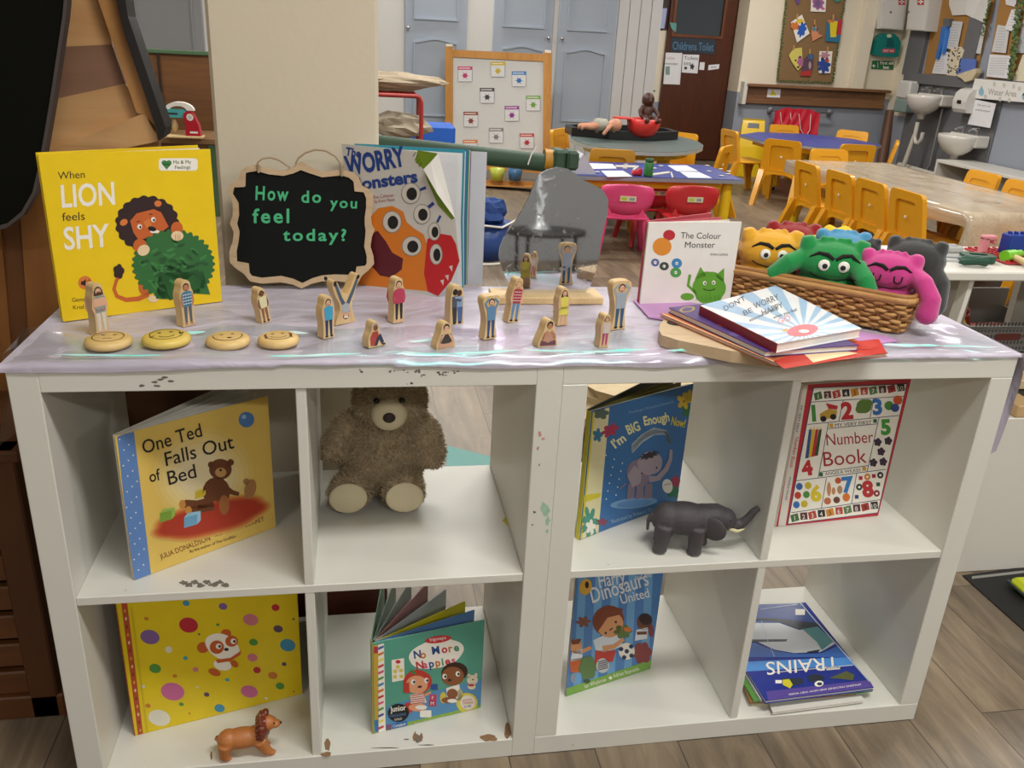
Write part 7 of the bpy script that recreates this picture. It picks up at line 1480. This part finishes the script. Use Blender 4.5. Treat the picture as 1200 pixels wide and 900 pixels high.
for k in range(26):
    s_ = k / 26; x, y = 600 - 70 * s_ + rn.uniform(-12, 12), 0 + 320 * s_; A.blob(x, y, rn.uniform(8, 15), rn.uniform(6, 10), ivy[k % 3], k % 9 * 3, .25, 5, 12, k, rn.uniform(0, 3))
tag(m.build('leaf_garland', None), 'thin strand of leaves on the post between the two hatch bays', 'garland')
def a6(A):
    A.text('Water Area', 582, 830, 56, hx('#9fa095', .6), 1, fit=250, rot=-5, bold=.01)
    for x, y, c in ((525, 800, '#8fb9cf'), (905, 840, '#8fb9cf')): A.ell(x, y + 10, 24, 34, hx(c), 1).poly([(x - 20, y), (x + 20, y), (x + 5, y - 52)], hx(c), 1)
    for x, y in ((640, 740), (725, 750), (810, 760), (560, 850), (690, 870), (770, 880), (455, 830), (860, 780)): A.ell(x, y, 14, 22, hx('#c9c8be'), 1)
sheet('banner', 'pale water area banner with raindrops on the sink wall', 'banner', CN, [(470, 690), (1100, 745), (1100, 915), (420, 860)], PS + Vector((-.065, 0, 0)), NS, K('#e6e4e0', .6), .005, art=a6)
def a7(A): A.text('Sink not in use', 1010 - 28, 495, 10, TXT, 1, fit=60, rot=-8).text('awaiting engineer', 972, 517, 10, TXT, 1, fit=70, rot=-8)
sheet('notice', 'white notice taped below the water area banner', 'notice', CW, [(970, 466), (1068, 486), (1040, 600), (936, 582)], PS + Vector((-.055, 0, 0)), NS, SHT, .004, art=a7)
# paper towel dispensers
xf = XS - .14; cy = XP(1056, 113, xf).y; zt_, zm, zb2 = XP(1056, 94, xf).z, XP(1056, 116, xf).z, XP(1056, 132, xf).z; hw = .115
t = thing('towel_dispenser', 'white paper towel dispenser with smoky lower half in the corner above the sink', 'dispenser', (xf, min(cy, YF - .13), zb2))
MB().box((0, -hw, zm - zb2), (.126, hw, zt_ - zb2), WBX, .02).build('lid', t); MB().box((.004, -hw * .96, 0), (.126, hw * .96, zm - zb2), K('#8aa09a', .25), .012).build('lower_half', t)
ps = XP(1128, 116, XS - .02); t = thing('towel_dispenser', 'white rounded dispenser with a dark slot beside the water area banner', 'dispenser', (XS - .002, ps.y + .04, XP(1128, 131, XS - .02).z)); hh = XP(1128, 102, XS).z - t.location.z
m = MB(); m.prism([(0, 0), (.13, .0), (.155, hh * .15), (.165, hh * .45), (.15, hh * .78), (.11, hh * .94), (.06, hh), (0, hh)], .20, WBX, O=(0, -.10, 0), U=(-1, 0, 0), V=(0, 0, 1)); m.build('cover', t); m = MB(); m.box((-.170, -.23, hh * .35), (-.155, -.17, hh * .5), BLACK, .003); m.build('slot', t)
# sinks
CER = K('#dcd8d0', .15, coat=.4, vary=.02); CHR = K('#c9ccd0', .15, metal=1.)
def sink(label, py, px, name='wash_basin'):
    p = XP(px, py, XS - .2); t = thing(name, label, 'sink', (XS - .012, p.y, p.z), 0, 'white wash basins')
    b = MB(); vs = []; n = 24; prof = ((1., 0), (1., -.035), (.93, -.09), (.74, -.16), (.45, -.21), (.22, -.225), (.2, -.28), (.0, -.28)); inn = ((.9, .0), (.8, -.06), (.5, -.12), (.0, -.13))
    def rg(k, z): return [(-.19 - k * .17 * cos(2 * pi * i / n), k * .21 * sin(2 * pi * i / n), z * .85) for i in range(n)]
    for k, z in prof: vs += rg(max(k, .001), z)
    q = len(prof); fs = [[j * n + i, (j + 1) * n + i, (j + 1) * n + (i + 1) % n, j * n + (i + 1) % n] for j in range(q - 1) for i in range(n)]
    for k, z in inn: vs += rg(max(k, .001), z)
    fs += [[i, (i + 1) % n, q * n + (i + 1) % n, q * n + i] for i in range(n)] + [[(q + j) * n + i, (q + j) * n + (i + 1) % n, (q + j + 1) * n + (i + 1) % n, (q + j + 1) * n + i] for j in range(len(inn) - 1) for i in range(n)]
    b.add(vs, fs, CER, True); b.box((-.15, -.21, -.10), (0, .21, .012), CER, .015); b.build('bowl', t)
    for sy in (-.10, .10):
        f = MB(); f.cyl((-.08, sy, .01), (-.08, sy, .06), .016, CHR, 10); f.tube([(-.08, sy, .05), (-.13, sy, .065), (-.17, sy, .045)], .011, CHR, 8)
        for k in range(4): f.cyl((-.08, sy, .07), (-.08 + .03 * cos(k * pi / 2), sy + .03 * sin(k * pi / 2), .072), .006, CHR, 6)
        f.build('tap', t)
    return t
s1 = sink('higher white wash basin in the corner under the towel dispenser', 111, 1085); s2 = sink('lower white wash basin under the notice, beside the banner', 158, 1124)
WP = K('#d0cbc0', .4); m = MB(); x, y, z = s1.location
m.tube([(x - .21, y, z - .27), (x - .21, y, z - .40)], .022, WP, 10); m.tube([(x - .21, y, z - .32), (x - .21, y, z - .42), (x - .21, y - .04, z - .47), (x - .21, y - .09, z - .47), (x - .21, y - .12, z - .42), (x - .21, y - .12, z - .36)], .02, WP, 10); m.tube([(x - .21, y + .005, z - .40), (x - .21, y + .09, .12)], .024, WP, 10)
m.tube([(x - .12, y + .3, .14), (x - .12, y - .78, .12)], .028, WP, 10); tag(m.build('waste_pipe', None), 'white waste pipe with U-bend under the higher wash basin', 'pipe')
m = MB(); m.tube([(x - .05, y - .12, z - .12), (x - .05, y - .12, .2), (x - .05, y - .05, .08)], .01, K('#8f8d88', .4), 8); m.tube([(x - .08, y + .3, .07), (x - .08, y - .78, .03)], .014, K('#77757a', .5), 8); tag(m.build('supply_pipe', None), 'thin grey supply pipe on the sink wall', 'pipe')
# low white unit in front of the sink wall
p0, p1 = ZP(1105, 188, .33), ZP(1200, 213, .33); t = thing('low_bench', 'long low white unit below the sinks', 'bench', (p0.x, 0, 0)); yb0, yb1 = p0.y + .1, p1.y - 1.2
MB().box((0, yb1, .30), (.40, yb0, .33), WB, .004).build('bench_top', t)
for y in (yb0 - .03, yb0 - .75, yb0 - 1.5, yb1): MB().box((.0, y, 0), (.40, y + .025, .30), WB).build('upright', t)
MB().box((.38, yb1, 0), (.40, yb0, .30), K('#8f8d86', .6)).build('back_panel', t)
# --- whiteboard easel
CG_ = (430, 0, 4.444); yw = rad(-20); uE = Vector((cos(yw), sin(yw), 0)); NE = Vector((uE.y, -uE.x, .10)).normalized(); PE = ZP(625, 222, 0)
OAK = wood('#b57c38', '#d29a52', 6, 'Z', .45, 'easel_wood'); t = thing('easel', 'wooden easel with a whiteboard full of coloured splat cards', 'easel', (PE.x, PE.y, 0))
def eprism(nm, pts, off, th, mat): m = MB(); A = PxArt(m, PE + NE * off, NE, t).crop(*CG_); flatprism(m, A, pts, th, mat, 0); return m.build(nm, t)
eprism('post', [(408, 235), (408, 960), (445, 960), (446, 235)], .02, .03, OAK); eprism('post', [(920, 262), (915, 985), (950, 985), (962, 266)], .02, .03, OAK)
eprism('top_rail', [(446, 258), (446, 296), (922, 320), (922, 282)], .016, .022, OAK); eprism('lower_rail', [(440, 838), (440, 872), (930, 905), (930, 872)], .016, .03, OAK)
eprism('whiteboard', [(446, 296), (444, 825), (918, 850), (924, 320)], .004, .012, K('#d6d6d3', .25, vary=.02)); eprism('tray_back', [(440, 930), (440, 960), (920, 980), (920, 950)], .016, .03, OAK)
eprism('tray', [(440, 954), (440, 962), (920, 982), (920, 974)], .15, .14, OAK)
for pts in ([(412, 228), (412, 242), (444, 242), (444, 230)], [(926, 258), (926, 274), (960, 276), (958, 262)]): eprism('post_cap', pts, .024, .03, PAPER)
m = MB()
for px in (430, 935): a = t.matrix_world; p = PV(430 + px / 4.444, 262 / 4.444, PE, NE) - PE; m.tube([p + Vector((.0, .03, -.02)), Vector((p.x * 1.0, p.y + .75, .012))], .018, OAK, 6)
m.build('rear_leg', t)
CCD = []
for l_, c, x, y in (('pink', '#c9487a', 511, 386), ('yellow', '#cbb52e', 682, 362), ('blue', '#3a80bf', 792, 412), ('black', '#4a4a4c', 626, 498), ('green', '#79ab4a', 866, 538), ('purple', '#9a3f9a', 755, 592), ('brown', '#94503f', 541, 622), ('grey', '#8a8a8c', 673, 706), ('red', '#c23a48', 833, 735), ('orange', '#d9824a', 538, 768)):
    w_ = 38; h_ = 40; M1 = hx(c, .4)
    def art(A, x=x, y=y, M1=M1, w_=w_, h_=h_): A.rect(x - w_ + 2.5, y - h_ + 2.5, x + w_ - 2.5, y + h_ - 2.5, K('#dededf', .25), .6).rect(x - w_, y - h_, x + w_, y - h_ + 18, M1, 1).blob(x, y + 8, 12, 12, M1, 1, .15, 7, 30, int(x)).rect(x - w_ + 6, y - h_ + 7, x + w_ - 12, y - h_ + 11, WT, 2); [A.stroke([(x, y + 8), (x + 22 * cos(k * 1.05), y + 8 + 22 * sin(k * 1.05))], 2, M1, 1) for k in range(6)]
    sheet('splat_card', '%s paint-splat card on the whiteboard' % l_, 'card', CG_, rrect(x - w_, y - h_, x + w_, y + h_, 6, 2), PE + NE * .009, NE, K('#9a9ca3', .25), .002, 'splat cards on the whiteboard', art)
CM = (560, 180, 4.735)
for k, (x, c, l_) in enumerate(((105, '#b9c24a', 'yellow paint pot on the lower shelf of the easel'), (205, '#3f6f9a', 'blue paint pot on the lower shelf of the easel'))):
    p = PV(560 + x / 4.735, 180 + 148 / 4.735, PE + NE * .088, NE); m = MB(); m.lathe([(.05, 0), (.065, .10), (.06, .10), (.045, .01)], K(c, .3), n=16); tag(m.build('paint_pot', None, p), l_, 'paint pot')
# --- red trolley with paper bags, blue tray
xT, yT = YP(470, 112, 4.6).x, 4.6; zT = YP(470, 112, yT).z; x1 = YP(494, 112, yT).x; t = thing('metal_rack', 'red tubular metal rack filled with brown paper behind the pillar', 'rack', (x1, yT, 0)); RM_ = K('#a8342e', .4)
m = MB(); m.tube([(-.7, 0, zT), (-.03, 0, zT), (-.008, 0, zT - .01), (0, 0, zT - .04), (0, 0, 0)], .014, RM_, 10); m.build('front_frame', t); m = MB(); m.tube([(-.7, .3, zT), (-.03, .3, zT), (0, .3, zT - .04), (0, .3, 0)], .014, RM_, 10); m.build('rear_frame', t)
for z in (.18, .36, .53): m = MB(); [m.cyl((-.7, y, z), (-.0, y, z), .004, K('#3f3f42', .5), 6) for y in (.0, .1, .2, .3)]; m.build('wire_shelf', t)
for k, (dx, dz, rr_, l_) in enumerate(((-.22, zT + .012, (.33, .14, .055), 'crumpled brown paper lying on top of the red rack'), (-.14, .535, (.20, .15, .085), 'crumpled paper bag on the upper shelf of the red rack'), (-.2, .365, (.26, .15, .07), 'brown paper bag on the middle shelf of the red rack'))): crumple('paper_bag', l_, 'paper', (x1 + dx + (.04 if k == 0 else 0), yT + .15, dz), rr_, ('#a59680', '#b3a894', '#94806a')[k], 3 + k, .3, 'brown paper on the red rack', 18)
p = YP(506, 165, 5.3); m = MB(); m.box((-.2, -.12, -.14), (.16, .12, .0), K('#2460c4', .4), .02); m.box((-.2, -.12, -.6), (.16, .12, -.14), K('#c9c7c2', .5), .005); tag(m.build('storage_box', None, (p.x, p.y, .60)), 'bright blue box on a white crate between the rack and the easel', 'box')
# --- blue tub with cloth and cable
c = ZP(572, 302, 0); t = thing('tub', 'blue plastic tub on the floor behind the monsters book', 'tub', (c.x - .02, c.y, 0)); m = MB(); m.lathe([(.10, 0), (.135, .20), (.128, .20), (.095, .01)], K('#2f4f94', .35), n=20); m.build('tub_body', t); m = MB(); m.lathe([(.128, .198), (.145, .20), (.145, .215), (.128, .212)], K('#2f4f94', .35), n=20); m.build('rim', t)
crumple('blue_cloth', 'dark blue cloth heaped in the blue tub', 'cloth', (c.x - .02, c.y, .17), (.12, .11, .09), '#1f3f7c', 9, .3)
crumple('white_cloth', 'white cloth bundle on the floor beside the blue tub', 'cloth', (c.x + .23, c.y + .06, 0), (.08, .08, .13), '#d2cfc6', 12, .25)
m = MB(); m.tube([(c.x - .14, c.y - .16, .23), (c.x + .05, c.y - .15, .21), (c.x + .22, c.y, .26), (c.x + .42, c.y + .2, .30)], .006, PAPER, 6); m.tube([(c.x - .2, c.y - .2, .006), (c.x + .0, c.y - .18, .006), (c.x + .16, c.y - .12, .006), (c.x + .3, c.y - .16, .006)], .008, PAPER, 6); tag(m.build('cable', None), 'white cable trailing over the blue tub', 'cable')
# --- green padded barrier pole behind the monsters book
yg = .80; a, b_ = YP(436, 168, yg + .1), YP(640, 191, yg); t = thing('barrier_pole', 'dark green padded pole with a square end block, level behind the monsters book', 'pole', (b_.x, yg, 0)); GM_ = K('#2f4a38', .6, vary=.08); o0 = Vector((b_.x, yg, 0))
MB().cyl(a - o0, b_ - o0, .0205, GM_, 20).build('pole', t); q0, q1 = YP(637, 187, yg), YP(647, 188, yg); MB().cyl(q0 - o0, q1 - o0 + Vector((.004, 0, 0)), .024, K('#b5821f', .5), 16).build('collar', t)
p0, p1 = YP(647, 174, yg), YP(674, 199, yg); m = MB(); w_, h_ = p1.x - p0.x, p0.z - p1.z; m.box((p0.x - o0.x, -.03, p1.z), (p0.x - o0.x + w_ * .5, .03, p0.z), GM_, .006); m.box((p0.x - o0.x + w_ * .52, -.033, p1.z + .002), (p1.x - o0.x, .033, p0.z - .001), GM_, .006); m.build('end_block', t)
m = MB(); m.cyl((p1.x - o0.x, -.005, p1.z + h_ * .6), (p1.x - o0.x + .006, -.005, p1.z + h_ * .6), .006, K('#9a9a98', .3, metal=.8), 8); m.build('bolt', t)
MB().box((p0.x - o0.x + .005, -.012, 0), (p0.x - o0.x + .03, .012, p1.z + .004), GM_, .002).build('post', t)
m = MB(); p = YP(622, 181, yg - .02) - o0; m.tube([p + Vector((-.006, -.004, -.022)), p + Vector((0, -.006, 0)), p + Vector((.012, -.002, .018))], .0016, PAPER, 6); m.build('white_tag', t)
# ================================================================== DARK WOODEN STAND AND CRATE ON THE LEFT
WD = wood('#bd8855', '#e8bd86', 3.2, 'X', .5, 'stand_planks', 6); WD2 = wood('#a06c3a', '#cf9a60', 3.5, 'Z', .5, 'stand_beam', 6); WD3 = wood('#7d5a48', '#a17a62', 3., 'X', .5, 'stand_grey_plank', 6)
def yprism(nm, t, pts, y, th, mat):
    m = MB(); A = PxArt(m, Vector((0, y, 1)), Vector((0, -1, 0)), t); ar = sum(pts[i][0] * pts[(i + 1) % len(pts)][1] - pts[(i + 1) % len(pts)][0] * pts[i][1] for i in range(len(pts))); flatprism(m, A, pts if ar < 0 else pts[::-1], th, mat, 0); return m.build(nm, t)
t = thing('wooden_stand', 'planked wooden stand with a slanted black edge behind the yellow lion book', 'stand', (-.2, .5, 0)); y = .56
BLK = K('#1b1614', .6, vary=.1)
for pts, mt in (([(64, -60), (110, -60), (131, 52), (70, 55)], WD), ([(70, 55), (131, 52), (147, 98), (60, 117)], WD3), ([(60, 117), (147, 98), (170, 134), (50, 178)], WD), ([(50, 178), (170, 134), (186, 160), (186, 200), (48, 215)], WD)): yprism('plank', t, pts, y, .02, mt)
yprism('slanted_beam', t, [(100, -60), (122, -40), (142, 10), (182, 140), (184, 158), (168, 134), (160, 132), (108, -20)], y - .022, .03, WD2)
yprism('bottom_beam', t, [(54, 178), (168, 133), (184, 150), (184, 166), (56, 192)], y - .022, .03, WD)
yprism('black_edge', t, [(122, -60), (138, -60), (150, 20), (194, 150), (192, 160), (186, 165), (183, 150), (146, 40)], y - .04, .06, BLK)
yprism('lower_plank', t, [(-60, 262), (0, 262), (14, 420), (14, 520), (-60, 520)], y - .05, .02, wood('#7a4c22', '#a06a34', 3.5, 'Z', .5, 'stand_board', 6)); yprism('lower_plank', t, [(2, 265), (24, 255), (42, 400), (42, 520), (16, 520), (14, 420)], y - .045, .02, wood('#5c3618', '#7a4c24', 3.5, 'Z', .5, 'stand_board_dark', 6)); yprism('lower_plank', t, [(24, 255), (38, 225), (56, 190), (75, 230), (90, 420), (90, 520), (42, 520)], y - .05, .02, wood('#7a4c22', '#a06a34', 3.5, 'Z', .5, 'stand_board', 6))
m = MB(); m.box((-.55 + .2, .06, 0), (.17 + .2, .10, .74), wood('#4a2e18', '#6b4424', 3.5, 'X', .5, 'stand_base', 6), .003); m.build('base_panel', t)
# black chalkboard hanging in front of it
t = thing('chalkboard', 'big black chalkboard with rounded corner at the top left edge of the picture', 'chalkboard', (-.5, .40, .8)); yprism('board', t, [(-90, -60), (80, -60), (73, 20), (58, 120), (46, 190), (38, 225), (25, 248), (8, 262), (-14, 268), (-90, 270)], .40, .014, K('#0f100b', .85, vary=.1, spec=.1))
yprism('edging', t, [(80, -60), (84, -60), (77, 20), (62, 122), (50, 192), (41, 228), (27, 253), (8, 267), (-14, 273), (-90, 275), (-90, 270), (-14, 268), (8, 262), (25, 248), (38, 225), (46, 190), (58, 120), (73, 20)], .396, .024, K('#4a413f', .6))
# slatted crate on the floor, left of the shelf
c0, c1 = ZP(-60, 850, 0), ZP(76, 846, 0); zc = YP(40, 528, .19).z; t = thing('slatted_crate', 'dark slatted wooden crate on the floor at the left end of the cube shelves', 'crate', (c1.x, .19, 0)); L_ = c1.x - c0.x
DW = wood('#4f2d14', '#734520', 4, 'X', .5, 'crate_wood', 6); DW2 = wood('#44260f', '#633a1a', 4, 'Z', .5, 'crate_post', 6)
n = 8
for k in range(n): z0 = .05 + (zc - .06) * k / n; m = MB(); m.box((-L_ - .2, .01, z0), (-.03, .028, z0 + (zc - .06) / n - .012), DW, .003); m.build('slat', t)
for x in (-.034, -L_ * .55 - .1, -L_ - .2): m = MB(); m.box((x - .024, 0, 0), (x + .024, .04, zc), DW2, .003); m.build('post', t)
m = MB(); m.box((-L_ - .2, 0, 0), (-.0, .03, .05), DW, .003); m.build('bottom_rail', t); m = MB(); m.box((-L_ - .2, -.005, zc - .02), (.0, .26, zc), DW2, .003); m.build('top', t); m = MB(); m.box((-.02, .03, 0), (.0, .26, zc - .02), DW2, .003); m.build('side_panel', t); m = MB(); m.box((-L_ - .2, .24, 0), (-.0, .26, zc - .02), K('#1c120a', .8)); m.build('back_panel', t)
m = MB(); m.box((-L_ - .2, .03, .005), (-.03, .23, .02), DW2); m.build('floor_board', t)
# --- toy kitchen with a toy mixer in the far left
yk = 4.8; zk = YP(220, 161, yk).z; x0, x1 = YP(170, 160, yk).x - .15, YP(252, 160, yk).x; t = thing('toy_kitchen', 'brown wooden toy kitchen with green trim behind the slanted stand', 'toy kitchen', (x1, yk, 0))
KW = wood('#55361d', '#7c5430', 3, 'X', .5, 'kitchen_wood', 6); GTR = K('#4c6a4a', .6); zt2 = YP(200, 63, yk + .45).z; Lk = x1 - x0
MB().box((-Lk, .42, zk), (.02, .46, zt2), KW, .003).build('back_board', t); MB().box((-Lk, .41, zt2), (.02, .47, zt2 + .025), GTR, .003).build('trim', t)
MB().box((-Lk, -.02, zk - .04), (.02, .45, zk), wood('#6f5234', '#94714c', 3, 'X', .5, 'kitchen_top', 6), .004).build('worktop', t)
MB().box((-Lk, .0, 0), (-.05, .44, zk - .04), KW, .003).build('cupboard', t); MB().box((-.05, -.01, 0), (.015, .44, zk - .04), GTR, .003).build('end_post', t)
p = YP(189, 100, yk + .44).x - x1; MB().box((p - .006, .405, zk), (p + .006, .43, zt2), K('#2a1a10', .7)).build('board_joint', t)
p0, p1 = ZP(194, 162, zk), ZP(239, 162, zk); t = thing('toy_mixer', 'toy stand mixer, red, turquoise and white, on the toy kitchen', 'toy mixer', (p0.x, p0.y + .06, zk + .001)); s = (p1.x - p0.x); u = s / 185.
MR = K('#b3182c', .35); MT = K('#4fa9ad', .35); 
Q = lambda pts: [((x - 770) * u, (648 - y) * u) for x, y in pts]
m = MB(); m.box((0, -.05, 0), (s, .05, 12 * u), BIRCH, .003); m.build('base_board', t)
m = MB(); m.prism(Q([(868, 634), (945, 634), (938, 580), (915, 525), (890, 508), (868, 520), (862, 545), (872, 570)]), .07, MR, O=(0, -.035, 0)); A = Art(m, (0, -.0352, 0), (1, 0, 0), (0, 0, 1)); A.ell(*Q([(898, 540)])[0], 18 * u, 18 * u, PAPER, 1).ell(*Q([(898, 540)])[0], 10 * u, 10 * u, K('#c9c7c0', .4), 2).rect(*Q([(892, 622)])[0], *Q([(932, 612)])[0], PAPER, 1); m.build('stand', t)
m = MB(); m.prism(rrect(0, 103 * u, 110 * u, 145 * u, 16 * u), .06, MT, O=(0, -.03, 0)); A = Art(m, (0, -.0302, 0), (1, 0, 0), (0, 0, 1)); A.rr(18 * u, 118 * u, 68 * u, 128 * u, 4 * u, K('#2f3a3a', .5), 1); m.build('mixer_head', t)
m = MB(); m.ring([(75 * u + 74 * u * cos(rad(a)), 140 * u + 42 * u * sin(rad(a))) for a in range(0, 181, 12)], [(70 * u + 42 * u * cos(rad(a)), 140 * u + 22 * u * sin(rad(a))) for a in range(0, 181, 12)], .05, PAPER, O=(0, -.025, 0)); m.build('handle', t)
m = MB(); m.lathe([(.004, 30 * u), (16 * u, 45 * u), (18 * u, 65 * u), (10 * u, 88 * u), (5 * u, 104 * u)], BIRCH, c=(42 * u, 0, 0), n=10); m.build('whisk', t)
